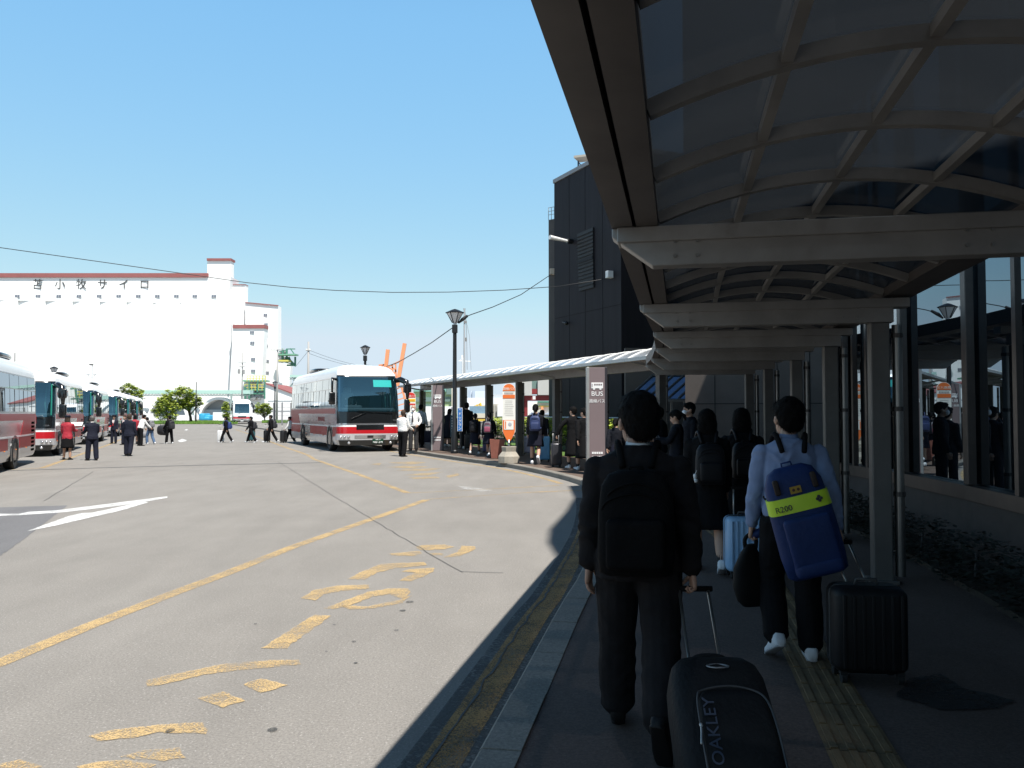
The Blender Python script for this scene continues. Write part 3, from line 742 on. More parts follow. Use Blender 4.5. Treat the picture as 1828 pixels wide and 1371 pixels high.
# ------------------------------------------------------------------ grain silo, 260 m away
PALEW = mat('pale_far_wall', (.8, .8, .8), .8)  # plain pale white for the yard walls
CONV = mat('conveyor_green', (.42, .62, .55), .6)
GREEN = mat('plant_green', (.06, .2, .14), .6); GREENP = mat('platform_green', (.16, .36, .24), .6); YELLR = mat('rail_yellow', (.6, .55, .12), .6)
def SP(px, py, back=0):
    D = 260 - (370 - px) * 7.3 / 370 + back
    return AT(px, py, D)
def silo():
    T = thing('grain_silo', 'huge white grain silo with red brown roof edges and dark lettering near its top', 'grain silo', (SP(100, 752).x, 262, 0))
    def slab(px0, px1, y0, y1, back, depth, name, m, z0=None):
        a, b, c, d = SP(px0, y1, back), SP(px1, y1, back), SP(px1, y0, back), SP(px0, y0, back)
        if z0 is not None: a.z = b.z = z0
        mb = MB(); mb.prism([a, b, c, d], V((0, depth, 0))); return mb.build(name, m, T, True)
    slab(-330, 412, 494, 0, 0, 8, 'upper_gallery', WALLW, SP(0, 536).z)
    # bulging silo cells under the gallery
    z1 = SP(200, 534).z
    mb = MB(); x = SP(-330, 700).x; xe = SP(412, 700).x; n = 15; dx = (xe - x) / n
    y0 = SP(40, 700, .6).y
    for i in range(n):
        cx = x + dx * (i + .5); yy = SP(CX + (cx) / 260 * F, 700, 0).y + 12
        pts = [(cx + dx * .5 * sin(t), yy - 12.05 - .3 * cos(t)) for t in [(-pi / 2) + pi * k / 10 for k in range(11)]]
        mb.prism([V((a, b, 0)) for a, b in pts + [(cx + dx / 2, yy + 8), (cx - dx / 2, yy + 8)]], V((0, 0, z1)))
    mb.build('silo_cells', WALLW, T, True, smooth=True, auto=35)
    slab(-330, 371, 487.5, 495, -.5, 3, 'roof_edge', TRIM)
    slab(370, 412, 463, 500, .3, 3, 'head_house', WALLW); slab(369, 412.5, 461, 465, -.2, 4, 'roof_edge', TRIM)
    slab(412, 438, 508, 0, 3, 3, 'stair_block', WALLW, 0); slab(412, 438, 507.3, 508.3, 2.7, 3, 'roof_edge', TRIM)
    a = [SP(438, 752, 2), SP(496, 752, 2), SP(496, 546, 2), SP(438, 540, 2)]
    mb = MB(); a[0].z = a[1].z = 0; mb.prism(a, V((0, 4, 0))); mb.build('elevator_tower', WALLW, T, True)
    mb = MB(); mb.beam(SP(438, 540, 1.8), SP(497, 545.5, 1.8), .5, .28); mb.build('roof_edge', TRIM, T, True)
    slab(416, 472, 584, 0, -4, 4, 'front_block', WALLW, 0); slab(415.5, 472.5, 579.5, 586, -4.4, 4, 'roof_edge', TRIM)
    slab(496, 519, 649, 0, 4, 3, 'low_block', WALLW, 0)
    mb = MB(); mb.beam(SP(413.5, 580, -1), SP(413.5, 700, -1), .25, .25); mb.build('downpipe', WALLG, T, True)
    def window(px, py, w, h, back):
        mb = MB(); c = SP(px, py, back); s = 260 / F; mb.box(c, (w * s, .12, h * s)); o = mb.build('window', WALLG, T, True)
        mb = MB()
        for k in (-1, 1): mb.box(c + V((k * w * s * .23, -.08, -.05)), (w * s * .36, .08, h * s * .8))
        mb.build('pane', WIN, o, True)
    for px in (-8, 31, 68, 105, 141, 177, 212, 247, 281, 315, 348, 382): window(px, 528.6, 9, 5.4, -.1)
    for px, py in ((450, 593), (450.5, 612), (452, 641), (452, 662)): window(px, py, 8, 5.5, -4.1)
    for px, py in ((474, 562), (475, 579), (475.5, 599), (475.5, 617), (477, 644), (477, 665)): window(px, py, 7, 5, 1.9)
    for ch, px in zip('苫小牧サイロ', (67, 107, 145, 183, 221, 258)):
        c = SP(px, 508.5, -.25); text(ch, 17.3 * 260 / F / .92, LETTER, 'lettering', T, Matrix.Translation(-V(T.location)) @ planeM(c, (1, .02, 0), (0, 0, 1)), .06)
    # green and yellow machine floors clinging to the tower
    for (x0, x1, y, d, nm) in ((433, 475, 681, 4, GREENP), (437, 473, 697, 4, GREENP), (433, 476, 704, 5, GREEN), (497, 527, 634, 4, GREENP), (497, 514, 645, 5, YELLR)):
        a, b = SP(x0, y, -6), SP(x1, y, -6); mb = MB(); mb.prism([a, b, b + V((0, 0, .45)), a + V((0, 0, .45))], V((0, d, 0))); mb.build('machine_platform', nm, T, True)
    mb = MB()
    for (x0, x1, y0, y1) in ((441, 474, 671, 681), (437, 474, 686, 697)):
        for k in range(7):
            f = k / 6; p = SP(x0 + (x1 - x0) * f, y1, -6.1); q = SP(x0 + (x1 - x0) * f, y0, -6.1); mb.beam(p, q, .18, .18)
        for yy in (y0, (y0 + y1) / 2): mb.beam(SP(x0, yy, -6.1), SP(x1, yy, -6.1), .18, .18)
    mb.build('yellow_railing', YELLR, T, True)
    mb = MB()
    for x, y0, y1 in ((445, 682, 712), (460, 682, 700), (473, 682, 712), (438, 690, 712)): mb.beam(SP(x, y0, -6), SP(x, y1, -6), .5, .5)
    mb.build('green_steelwork', GREEN, T, True); mb = MB()
    for x, y0, y1 in ((505, 622, 645), (512, 623, 645), (527, 637, 654)): mb.beam(SP(x, y0, -2), SP(x, y1, -2), .5, .5)
    mb.beam(SP(512, 637, -2), SP(527, 652, -2), .5, .5); mb.beam(SP(512, 652, -2), SP(528, 652, -2), .9, .5); mb.beam(SP(505, 645, -2), SP(527, 652, -2), .3, .3); mb.beam(SP(516, 637, -2), SP(522, 652, -2), .4, .4)
    mb.beam(SP(511, 623, -2), SP(527, 623, -2), .3, .3); mb.beam(SP(498, 628, -2), SP(511, 625, -2), .3, .3); mb.beam(SP(518, 622, -2), SP(526, 633, -2), .3, .3)
    mb.build('green_steelwork', GREEN, T, True)
    mb = MB(); random.seed(5)
    for _ in range(26):
        c = SP(random.uniform(445, 471), random.uniform(686, 711), -5); mb.box(c, (random.uniform(.5, 2), 1, random.uniform(.5, 1.4)))
    for _ in range(14):
        c = SP(random.uniform(498, 511), random.uniform(628, 646), -1); mb.box(c, (random.uniform(.5, 1.6), 1, random.uniform(.5, 1.2)))
    mb.build('machinery', mat('machine_grey', (.3, .32, .32), .5, var=.5, vs=.3), T, True)
    return T
silo()
def arches():
    T = thing('arched_warehouse', 'long white warehouse with rounded arch bays and a pale green conveyor along its top', 'warehouse', (AT(330, 752, 222).x, 222, 0))
    D = 222; A_ = lambda x, y, d=0: AT(x, y, D + d)
    mb = MB(); a, b = A_(225, 703), A_(446, 703); mb.prism([a, b, A_(446, 696.5), A_(225, 696.5)], V((0, 3, 0))); mb.build('conveyor_gallery', CONV, T, True)
    mb = MB()
    for k in range(40): x = 228 + k * 5.5; mb.beam(A_(x, 703, .3), A_(x + 2.7, 706, .3), .12, .12); mb.beam(A_(x + 2.7, 706, .3), A_(x + 5.5, 703, .3), .12, .12)
    mb.beam(A_(225, 706, .3), A_(446, 706, .3), .2, .2); mb.build('conveyor_truss', mat('truss_grey', (.25, .33, .31), .6), T, True)
    for cx in (206, 299, 390):
        mb = MB(); top = []; bot = []
        for k in range(25):
            t = pi * (.06 + .88 * k / 24); top.append(A_(cx - 36 * cos(t), 748 - 39 * sin(t), 1)); bot.append(A_(cx - 32.5 * cos(t), 748 - 34.5 * sin(t), 1))
        vs = top + bot; n = 25
        mb.prism([*top, *bot[::-1]], V((0, 6, 0))) if False else None
        for k in range(n - 1):
            mb.prism([top[k], top[k + 1], bot[k + 1], bot[k]], V((0, 14, 0)))
        mb.build('arch_roof', WALLW, T, True)
        mb = MB(); mb.prism([*bot], V((0, .4, 0))); 
        for v in mb.v: v.y += 3
        mb.build('arch_infill', mat('infill_grey', (.33, .36, .38), .7), T, True)
        mb = MB(); mb.prism([A_(cx - 34, 752, 2.5), A_(cx + 34, 752, 2.5), A_(cx + 34, 731, 2.5), A_(cx - 34, 731, 2.5)], V((0, .4, 0))); mb.build('lower_wall', mat('lower_blue_grey', (.35, .4, .44), .7, var=.1, vs=.3), T, True)
    for x in (252.5, 344.5, 413): 
        mb = MB(); mb.beam(A_(x, 703, 0), A_(x, 752, 0), .45, .45); mb.build('support_leg', mat('leg_grey', (.3, .38, .36), .6), T, True)
    mb = MB(); a = [A_(234, 752, 3), A_(271, 752, 3), A_(256, 737, 3), A_(252, 737, 3), A_(248, 737, 3)]
    mb.prism([A_(240, 752, 2), A_(266, 752, 2), A_(256, 728, 2), A_(250, 728, 2)], V((0, 8, 0))); mb.build('arch_pier', WALLW, T, True); mb = MB(); mb.prism([A_(331, 752, 2), A_(358, 752, 2), A_(347, 728, 2), A_(342, 728, 2)], V((0, 8, 0))); mb.build('arch_pier', WALLW, T, True)
arches()
def shed():
    D = 215; A_ = lambda x, y, d=0: AT(x, y, D + d)
    T = thing('white_shed', 'white shed with a long sloping red brown roof edge right of the silo tower', 'shed', (A_(520, 752).x, D, 0))
    mb = MB(); a = [A_(474, 752), A_(535, 752), A_(535, 708), A_(474, 685)]; a[0].z = a[1].z = 0; mb.prism(a, V((0, 20, 0))); mb.build('wall', WALLW, T, True)
    mb = MB(); mb.prism([A_(474, 683.5, -.4), A_(536, 706.5, -.4), A_(536, 708.6, -.4), A_(474, 685.6, -.4)], V((0, 21, 0))); mb.build('roof', TRIM, T, True)
    mb = MB()
    for y in (715, 733): mb.beam(A_(478, y, -.1), A_(534, y, -.1), .08, .12)
    mb.build('wall_seam', WALLG, T, True)
shed()
def gallery():
    D = 240; A_ = lambda x, y, d=0: AT(x, y, D + d)
    T = thing('conveyor_bridge', 'pale green conveyor bridge on a post running right from the silo', 'conveyor bridge', (A_(540, 752).x, D, 0))
    mb = MB(); mb.prism([A_(517, 673.5), A_(612, 675), A_(612, 671), A_(517, 669)], V((0, 3, 0))); mb.build('gallery', CONV, T, True)
    mb = MB()
    for k in range(18): x = 517 + k * 5; mb.beam(A_(x, 673.5, .3), A_(x + 2.5, 677, .3), .16, .16); mb.beam(A_(x + 2.5, 677, .3), A_(x + 5, 673.5, .3), .16, .16)
    mb.beam(A_(517, 677, .3), A_(606, 678, .3), .25, .25); mb.build('truss', MC['truss_grey'], T, True)
    mb = MB(); mb.beam(A_(526.5, 675, 1), (A_(526.5, 752, 1).x, D + 1, 0), .7, .7); mb.beam(A_(518, 690, 1), A_(528, 680, 1), .4, .4); mb.build('post', MC['truss_grey'], T, True)
gallery()
# yard clutter below the silo
TARP = mat('blue_tarp', (.04, .34, .55), .5, var=.2, vs=.8)
def at0(px, py0, py1, D, w, dep, name, m, label, cat, group=None, bevel=.0):
    b = AT(px, py0, D); t = AT(px, py1, D); s = D / F
    mb = MB(); z0 = max(0, b.z); mb.box((b.x, D + dep / 2, (z0 + t.z) / 2), (w * s, dep, t.z - z0))
    return tag(mb.build(name, m, bevel=bevel), label, cat, group)
def tarp():
    D = 190; T = thing('tarpaulin_stack', 'bright blue tarpaulin covered stack in the yard behind the trees', 'tarpaulin', (AT(364, 752, D).x, D, 0))
    for dx, w, h0, h1 in ((-4, 12, 752, 738), (5, 11, 752, 741), (0, 20, 752, 744)):
        c = AT(364 + dx, h0, D); t = AT(364 + dx, h1, D); mb = MB(); mb.rbox((c.x, D + 2 + dx * .05, t.z / 2), (w * D / F, 4, t.z), .25); mb.build('cover', TARP, T, True, smooth=True)
tarp()
at0(392, 752, 736, 188, 24, 1.5, 'yard_wall', WALLW, 'white panel wall right of the blue tarpaulin', 'wall'); at0(423, 752, 740, 189, 34, 1.5, 'yard_wall', PALEW, 'low white wall in the yard directly behind the distant bus', 'wall')
at0(330, 752, 741, 189, 30, 1.5, 'yard_wall', WALLW, 'white wall glimpsed under the crown of the two round trees', 'wall'); at0(268, 752, 738, 189, 26, 1.2, 'yard_wall', PALEW, 'white wall between the row of buses and the round trees', 'wall')
at0(493, 752, 737, 185, 86, 1, 'yard_wall', WALLW, 'long low white wall in front of the white shed', 'wall')
# grass verge and lawn
def grass(name, x0, x1, y0, y1, D0, D1, label=None):
    mb = MB(); a, b = AT(x0, 750, D0), AT(x1, 750, D0); c, d = AT(x1, 750, D1), AT(x0, 750, D1)
    mb.add(Z([a, b, c, d], .05), [(0, 1, 2, 3)]); struct(mb.build(name, LAWN))
    mb = MB()
    for _ in range(5200):
        f, g = random.random(), random.random(); p = a.lerp(b, f).lerp(d.lerp(c, f), g * g); h = random.uniform(.15, .42)
        t = random.uniform(0, pi); w = V((cos(t), sin(t), 0)) * .09
        mb.add([V((p.x, p.y, .04)) - w, V((p.x, p.y, .04)) + w, V((p.x + random.uniform(-.1, .1), p.y, h))], [(0, 1, 2)])
    o = mb.build('grass', MC['grass_blade']); o['kind'] = 'stuff'; tag(o, 'sunlit green grass verge at the far edge of the bus yard', 'grass')
mat('grass_blade', (.13, .24, .035), .6, var=.4, vs=.3)
grass('verge', 262, 424, 758, 750, 124, 160)
grass('verge', 468, 530, 758, 750, 138, 165)

# ------------------------------------------------------------------ trees
LEAFL = mat('leaf_light', (.40, .47, .085), .55, var=.45, vs=1.2); LEAFM = mat('leaf_mid', (.24, .31, .05), .55, var=.45, vs=1.0)
BARK = mat('bark', (.06, .045, .035), .9, var=.3)
def tree(px, pyb, D, lobes, trunk, label, n=3800, leafm=None, s=.2):
    """lobes: (px, py, rx_px, ry_px) of the crown's clumps"""
    b = AT(px, pyb, D); b.z = 0; k = D / F
    T = thing('broadleaf_tree', label, 'tree', b, 0, 'trees at the far edge of the yard')
    mb = MB(); top = AT(lobes[0][0], lobes[0][1], D)
    mid = b.lerp(top, .45) + V((random.uniform(-.2, .2), 0, 0))
    mb.tube([b, b.lerp(mid, .5) + V((.1, 0, 0)), mid, top], [trunk, trunk * .8, trunk * .65, trunk * .2], 8)
    for lb in lobes:
        c = AT(lb[0], lb[1], D) + V((0, random.uniform(-1, 1), 0)); st = b.lerp(mid, random.uniform(.5, 1))
        mb.tube([st, st.lerp(c, .5) + V((0, 0, -.2)), c], [trunk * .5, trunk * .32, trunk * .12], 6)
    mb.build('trunk', BARK, T, True, smooth=True)
    mb = MB(); tot = sum(l[2] * l[3] for l in lobes)
    for li, lb in enumerate(lobes):
        c = AT(lb[0], lb[1], D) + V((0, random.uniform(-1.2, 1.2), 0)); r = (lb[2] * k, lb[2] * k * .9, lb[3] * k)
        m = int(n * lb[2] * lb[3] / tot / 14)
        for _ in range(m):
            while True:
                p = V((random.uniform(-1, 1), random.uniform(-1, 1), random.uniform(-1, 1)))
                if .45 < p.length < 1: break
            q = c + V((p.x * r[0], p.y * r[1], p.z * r[2]))
            mb.cur = 0 if random.random() < .6 else 1
            leaves(mb, q, (s * 1.7, s * 1.7, s * 1.1), 14, s)
    mb.build('crown', leafm or [LEAFL, LEAFM], T, True)
random.seed(11)
tree(236, 752, 150, [(230, 694, 12, 10), (240, 700, 13, 10), (247, 708, 10, 10), (222, 704, 9, 9), (236, 718, 14, 12)], .25, 'olive green tree rising behind the roofs of the parked buses', 4200)
tree(300, 756, 134, [(297, 722, 17, 16), (285, 730, 11, 11), (303, 705, 10, 9), (292, 742, 14, 7), (312, 728, 11, 13), (288, 715, 9, 9), (310, 744, 10, 6)], .2, 'low spreading yellow green tree left of its taller neighbour', 4600, [LEAFL, LEAFL])
tree(341, 755, 136, [(333, 706, 17, 16), (322, 697, 10, 9), (346, 713, 14, 13), (325, 720, 15, 10), (340, 722, 15, 9), (352, 720, 8, 8)], .28, 'round crowned green tree with a bare forked trunk beside the thin dark pole', 5200)
tree(405, 754, 150, [(405, 735, 6, 14), (403, 725, 5, 8), (407, 745, 5, 8)], .13, 'small slim tree just left of the distant bus', 1500)
tree(472, 755, 150, [(466, 728, 9, 9), (476, 727, 9, 8), (470, 737, 8, 7), (481, 733, 5, 6), (461, 735, 5, 6)], .14, 'small leaning tree just right of the distant bus', 2200)

# ------------------------------------------------------------------ poles, lamps, wires
POLE = mat('concrete_pole', (.34, .33, .32), .8); WIRE = mat('wire_black', (.02, .02, .022), .5)
def upole(px, top, D, label, r=.16, arms=(), boxes=()):
    b = AT(px, 752, D); t = AT(px, top, D); T = thing('utility_pole', label, 'utility pole', (b.x, D, 0))
    mb = MB(); mb.tube([(b.x, D, 0), (b.x, D, t.z)], [r, r * .6], 8); mb.build('pole', POLE, T, True, smooth=True)
    for (y, w) in arms:
        z = AT(px, y, D).z; mb = MB(); mb.beam((b.x - w * D / F, D - .2, z), (b.x + w * D / F, D - .2, z), .12, .12)
        o = mb.build('crossarm', mat('arm_grey', (.2, .2, .21), .6), T, True)
        mb = MB()
        for f in (-.95, -.5, .5, .95): mb.lathe([(.09, 0), (.09, .1), (.05, .14), (.09, .2), (.04, .3)], (b.x + f * w * D / F, D - .2, z + .06), 6)
        mb.build('insulator', WHITE, o, True)
    for (dx, y) in boxes:
        c = AT(px + dx, y, D); mb = MB(); mb.lathe([(.26, -.5), (.3, -.45), (.3, .45), (.26, .5)], (c.x, D - .1, c.z), 10); mb.build('transformer', mat('transformer_grey', (.3, .3, .3), .6), T, True)
    return T
upole(431.5, 629, 178, 'grey utility pole carrying transformers in front of the silo tower', .2, ((648, 7), (655, 5)), ((-4.5, 663), (3.5, 664)))
upole(494, 623, 165, 'slim concrete utility pole with one crossarm at the right corner of the silo tower', .22, ((625, 11),))
upole(549.5, 610, 160, 'tall grey utility pole standing just left of the coach roof', .3, ((626, 4),))
def wire(pts, r, label, sag=.0, n=20, name='overhead_wire'):
    P = []
    for a, b in zip(pts, pts[1:]):
        a, b = V(a), V(b)
        for i in range(n): f = i / n; P.append(a.lerp(b, f) - V((0, 0, sag * 4 * f * (1 - f))))
    P.append(V(pts[-1])); mb = MB(); mb.tube(P, r, 5); return tag(mb.build(name, WIRE, smooth=True), label, 'wire', None)
# long service cable across the sky to the tower
ctrl = [(-60, 433, 34), (0, 442, 34), (120, 459, 34), (240, 476, 34.5), (360, 493, 35), (440, 504.5, 35.5), (520, 513, 36), (600, 518.5, 36), (700, 522, 36), (800, 521.5, 36), (900, 518, 36), (1000, 511, 36), (1086, 497, 35)]
mb = MB(); mb.tube([AT(*c) for c in ctrl], .016, 5); tag(mb.build('overhead_wire', WIRE, smooth=True), 'long sagging black cable crossing the sky from left edge to tower', 'wire')
ctrl = [(985, 489, 39.6), (930, 526, 37), (880, 548, 34), (840, 562, 31.6), (826, 568, 31.1)]
mb = MB(); mb.tube([AT(*c) for c in ctrl], .018, 5)
o = tag(mb.build('overhead_wire', WIRE, smooth=True), 'black cable from the tower corner down to the near street lamp head', 'wire')
mb = MB(); mb.tube([AT(818, 577, 31.1), AT(826, 570, 31.1), AT(834, 564, 31.3)], [.03, .07, .05], 8); mb.build('splice_box', BLKMET, o, True)
ctrl = [(808, 585, 31), (770, 612, 45), (740, 630, 60), (710, 647, 80), (690, 654, 95)]
mb = MB(); mb.tube([AT(*c) for c in ctrl], [.018, .025, .035, .045, .05], 5); tag(mb.build('overhead_wire', WIRE, smooth=True), 'black cable sloping down left from the near street lamp to the cranes', 'wire')
for y0, y1, nm in ((631, 655, 'lower'), (625, 652, 'upper')):
    wire([AT(552, y0, 160), AT(640, y1, 190)], .03, nm + ' of two thin wires from the tall grey utility pole to the right', .3)
wire([AT(550, 627, 160), AT(527, 655, 160)], .03, 'thin guy wire on the left of the tall grey utility pole')
LAMPG = mat('lamp_glass', (.62, .62, .64), .25)
def lamp(px, top, D, label, base_z=0, H=None, hw=.36, ornament=False, boxes=True):
    t = AT(px, top, D); T = thing('street_lamp', label, 'street lamp', (t.x, D, base_z)); h = t.z - base_z
    mb = MB(); mb.lathe([(.14, 0), (.14, .08), (.11, .12), (.11, .9), (.085, .95), (.07, h - .95), (.07, h - .62)], (0, 0, 0), 12); mb.build('pole', BLKMET, T, smooth=True, auto=35)
    mb = MB(); mb.box((0, 0, h - .72), (.2, .2, .3)); mb.build('bracket_box', BLKMET, T, bevel=.01)
    mb = MB(); mb.lathe([(.08, h - .55), (.06, h - .5), (hw * .25, h - .48), (hw * .85, h - .12)], (0, 0, 0), 6); g = mb.build('lantern_glass', LAMPG, T)
    mb = MB()
    for k in range(6): a = pi / 3 * k; mb.beam((cos(a) * hw * .26, sin(a) * hw * .26, h - .5), (cos(a) * hw * .87, sin(a) * hw * .87, h - .1), .025, .025)
    mb.build('lantern_frame', BLKMET, g)
    mb = MB(); mb.lathe([(hw * .97, h - .13), (hw * .99, h - .1), (hw * .35, h + .0), (.03, h + .03)], (0, 0, 0), 6); mb.build('lantern_cap', BLKMET, T)
    return T
lamp(812, 553, 31, 'near black street lamp with a faceted lantern rising through the shelter kerb', PZ)
lamp(652, 617, 47, 'black street lamp whose lantern shows above the parked coach', 0, hw=.3)
lamp(491, 681, 97, 'small distant black street lamp in front of the white shed', 0)
lamp(96.5, 655, 66, 'black lantern poking up behind the roofs of the left row of buses', 0)
mb = MB(); b = AT(349.5, 752, 134); mb.tube([(b.x, 134, 0), (b.x, 134, AT(349, 682, 134).z)], [.13, .07], 8); o = tag(mb.build('pole', BLKMET, smooth=True), 'thin dark pole beside the round crowned tree', 'pole')
def twin():
    D = 120; b = AT(163, 752, D); T = thing('floodlight_mast', 'faint grey floodlight mast with two arms in front of the silo wall', 'light mast', (b.x, D, 0))
    m = mat('mast_pale', (.55, .56, .57), .6); mb = MB(); mb.tube([(b.x, D, 0), (b.x, D, AT(163, 651, D).z)], [.12, .06], 8); mb.build('mast', m, T, True)
    for s in (-1, 1):
        mb = MB(); p = AT(163, 673, D); mb.tube([p, p + V((s * .35, 0, .0)), p + V((s * .5, 0, .25))], .04, 6); a = mb.build('arm', m, T, True)
        mb = MB(); mb.box(p + V((s * .5, 0, .38)), (.35, .3, .2)); mb.build('lamp_head', m, a, True)
    mb = MB(); p = AT(163, 651, D); mb.box(p, (.45, .35, .16)); mb.build('lamp_head', BLKMET, T, True)
twin()
mb = MB(); b = AT(24, 752, 60); mb.tube([(b.x, 60, 0), (b.x, 60, AT(24, 630, 60).z)], [.09, .05], 8); tag(mb.build('pole', mat('mast_grey', (.2, .2, .2), .6), smooth=True), 'thin grey pole showing above the nearest bus at the left edge', 'pole')

# ------------------------------------------------------------------ harbour side, seen over and through the shelter
ORANGE = mat('crane_orange', (.78, .30, .14), .6, var=.15, vs=.2)
def crane(x0, y0, x1, y1, D, label, lattice):
    T = thing('harbour_crane', label, 'crane', (AT(x0, 752, D).x, D, 0))
    mb = MB(); a, b = AT(x0, y0, D), AT(x1, y1, D); mb.beam(a, b, .75, .9); mb.build('boom', ORANGE, T, True)
    mb = MB()
    for dx in (-3.5, 3.5): mb.beam((a.x + dx, D, 0), (a.x + dx * .3, D, a.z), .5, .5)
    for k in range(6):
        z = a.z * k / 6; mb.beam((a.x - 3.5 + 2.4 * k / 6, D, z), (a.x + 3.5 - 2.4 * (k + 1) / 6, D, z + a.z / 6), .25, .25)
    mb.build('tower', ORANGE, T, True)
    mb = MB()
    for (p, q) in lattice: mb.beam(AT(*p, D), AT(*q, D), .35, .35)
    mb.build('brace', ORANGE, T, True)
crane(685, 690, 692.5, 624, 210, 'left of two orange harbour crane booms, the shorter one', [((676, 652), (686, 651)), ((686, 651), (700, 660)), ((672, 660), (686, 651))])
crane(709, 690, 722.5, 613, 205, 'taller orange harbour crane boom right of the coach roof', [((690, 656), (722, 641)), ((700, 650), (703, 690)), ((706, 648), (708, 690)), ((700, 655), (707, 662)), ((707, 662), (701, 670)), ((701, 670), (708, 680))])
def mast():
    D = 110; T = thing('radio_mast', 'thin grey mast with cables behind the near street lamp', 'mast', (AT(829, 752, D).x, D, 0)); m = MC['mast_grey']; w = mat('mast_white', (.8, .8, .8), .5)
    mb = MB(); mb.tube([(AT(829, 752, D).x, D, 0), AT(829, 551, D)], [.2, .09], 8); mb.build('pole', mat('mast_mid', (.36, .37, .39), .5), T, True)
    mb = MB(); mb.beam(AT(827, 551.5, D), AT(831, 551.5, D), .1, .12); mb.beam(AT(826.5, 566, D), AT(832, 564, D), .1, .1); mb.box(AT(831, 575, D), (.35, .3, .3)); mb.box(AT(832, 606, D), (.2, .2, .5)); mb.build('fitting', m, T, True)
    mb = MB(); mb.tube([AT(830, 552, D), AT(833, 590, D), AT(834, 660, D)], .03, 4); mb.tube([AT(831, 566, D), AT(838, 600, D), AT(841, 660, D)], .02, 4); mb.build('stay', m, T, True)
mast()
def ship():
    D = 150; T = thing('ship_mast', 'white ship mast with crossbars beside the grey mast', 'mast', (AT(826, 752, D).x, D, 0)); w = MC['mast_white']
    mb = MB(); mb.tube([(AT(827, 752, D).x, D, 0), AT(826.5, 640, D)], [.35, .2], 8); mb.build('pole', w, T, True)
    mb = MB(); mb.beam(AT(819, 644, D), AT(840, 645, D), .2, .2); mb.beam(AT(822, 641, D), AT(827, 645, D), .15, .15); mb.beam(AT(825, 634, D), AT(826, 642, D), .3, .3); mb.build('crossbar', w, T, True)
ship()
def block(name, label, cat, D, x0, x1, y0, y1, m, dep=6, parts=()):
    T = thing(name, label, cat, (AT((x0 + x1) / 2, 752, D).x, D, 0))
    a, b = AT(x0, y1, D), AT(x1, y1, D); t = AT(x0, y0, D).z; z0 = max(0, a.z)
    mb = MB(); mb.box(((a.x + b.x) / 2, D + dep / 2, (z0 + t) / 2), (b.x - a.x, dep, t - z0)); mb.build('wall', m, T, True)
    for (nm, mm, X0, X1, Y0, Y1, out) in parts:
        a, b = AT(X0, Y1, D - out), AT(X1, Y1, D - out); t = AT(X0, Y0, D - out).z
        mb = MB(); mb.box(((a.x + b.x) / 2, D - out / 2 + .05, (a.z + t) / 2), (b.x - a.x, out + .1, t - a.z)); mb.build(nm, mm, T, True)
    return T
BLUEG = mat('far_blue_grey', (.42, .5, .6), .7); GLASSG = mat('gallery_glass', (.16, .24, .22), .2); PALEY = mat('pale_cream', (.62, .58, .48), .7); CONC = mat('far_concrete', (.5, .49, .46), .8)
LGREEN = mat('pale_green_panel', (.42, .55, .3), .6)
block('gallery_building', 'long pale green striped gallery building behind the shelter posts', 'building', 95, 738, 806, 694, 752, LGREEN, 10,
      [('window_band', GLASSG, 738, 806, 709, 717, .15), ('window_band', GLASSG, 740, 770, 722, 729, .15), ('roof_edge', mat('roof_teal', (.2, .42, .36), .6), 738, 806, 694, 699, .3), ('mast_panel', GLASSG, 797, 806, 693, 704, .4)])
block('white_wall', 'plain white wall behind the shelter, left of the blue sign', 'wall', 70, 757, 815, 725.5, 752, WALLW, .4, [('vent_slat', mat('vent_grey', (.3, .3, .3), .6), 805, 811, 727 + k * 3, 728 + k * 3, .05) for k in range(5)])
block('concrete_pier', 'narrow cream concrete pier between the lamp post and the gallery building', 'pier', 92, 806, 813, 692, 730, PALEY, 3)
block('far_tower_block', 'pale distant tower building seen between two shelter posts', 'building', 420, 836, 866, 698, 740, mat('far_pale_blue', (.62, .68, .76), .8), 30, [('window_band', BLUEG, 836, 840, 697, 738, 1), ('window_band', BLUEG, 843, 848, 697, 718, 1)])
block('far_white_block', 'low white distant block under the pale tower building', 'building', 300, 826, 900, 710, 745, mat('far_white', (.72, .74, .77), .8), 20)
block('blue_roof_shed', 'shed with a faded blue grey roof behind the waiting students', 'shed', 62, 838, 872, 725, 738, mat('blue_roof', (.2, .32, .42), .6, var=.2), 5, [('door', PALEY, 850, 866, 738, 746, .1)])
block('container', 'brown shipping container under the blue roofed shed', 'container', 66, 848, 868, 737, 748, mat('rust_brown', (.3, .15, .08), .7), 2.5)
block('ribbed_container', 'ribbed cream shipping container left of the orange bus stop sign', 'container', 60, 876, 889, 721, 747, PALEY, 3, [('rib', CONC, 877 + k * 2.6, 878 + k * 2.6, 721, 747, .08) for k in range(5)])
block('white_truck_box', 'plain white box body behind the orange bus stop sign', 'truck body', 58, 888, 905, 723, 745, WALLW, 3)
block('far_hall', 'wide pale hall far behind the orange sign', 'building', 330, 876, 912, 704, 745, mat('far_hall_grey', (.55, .58, .6), .8), 20, [('window_band', BLUEG, 878, 900, 711, 715, .6)])
RED = mat('frame_red', (.22, .028, .03), .5); GREYP = mat('panel_grey', (.46, .46, .44), .7)
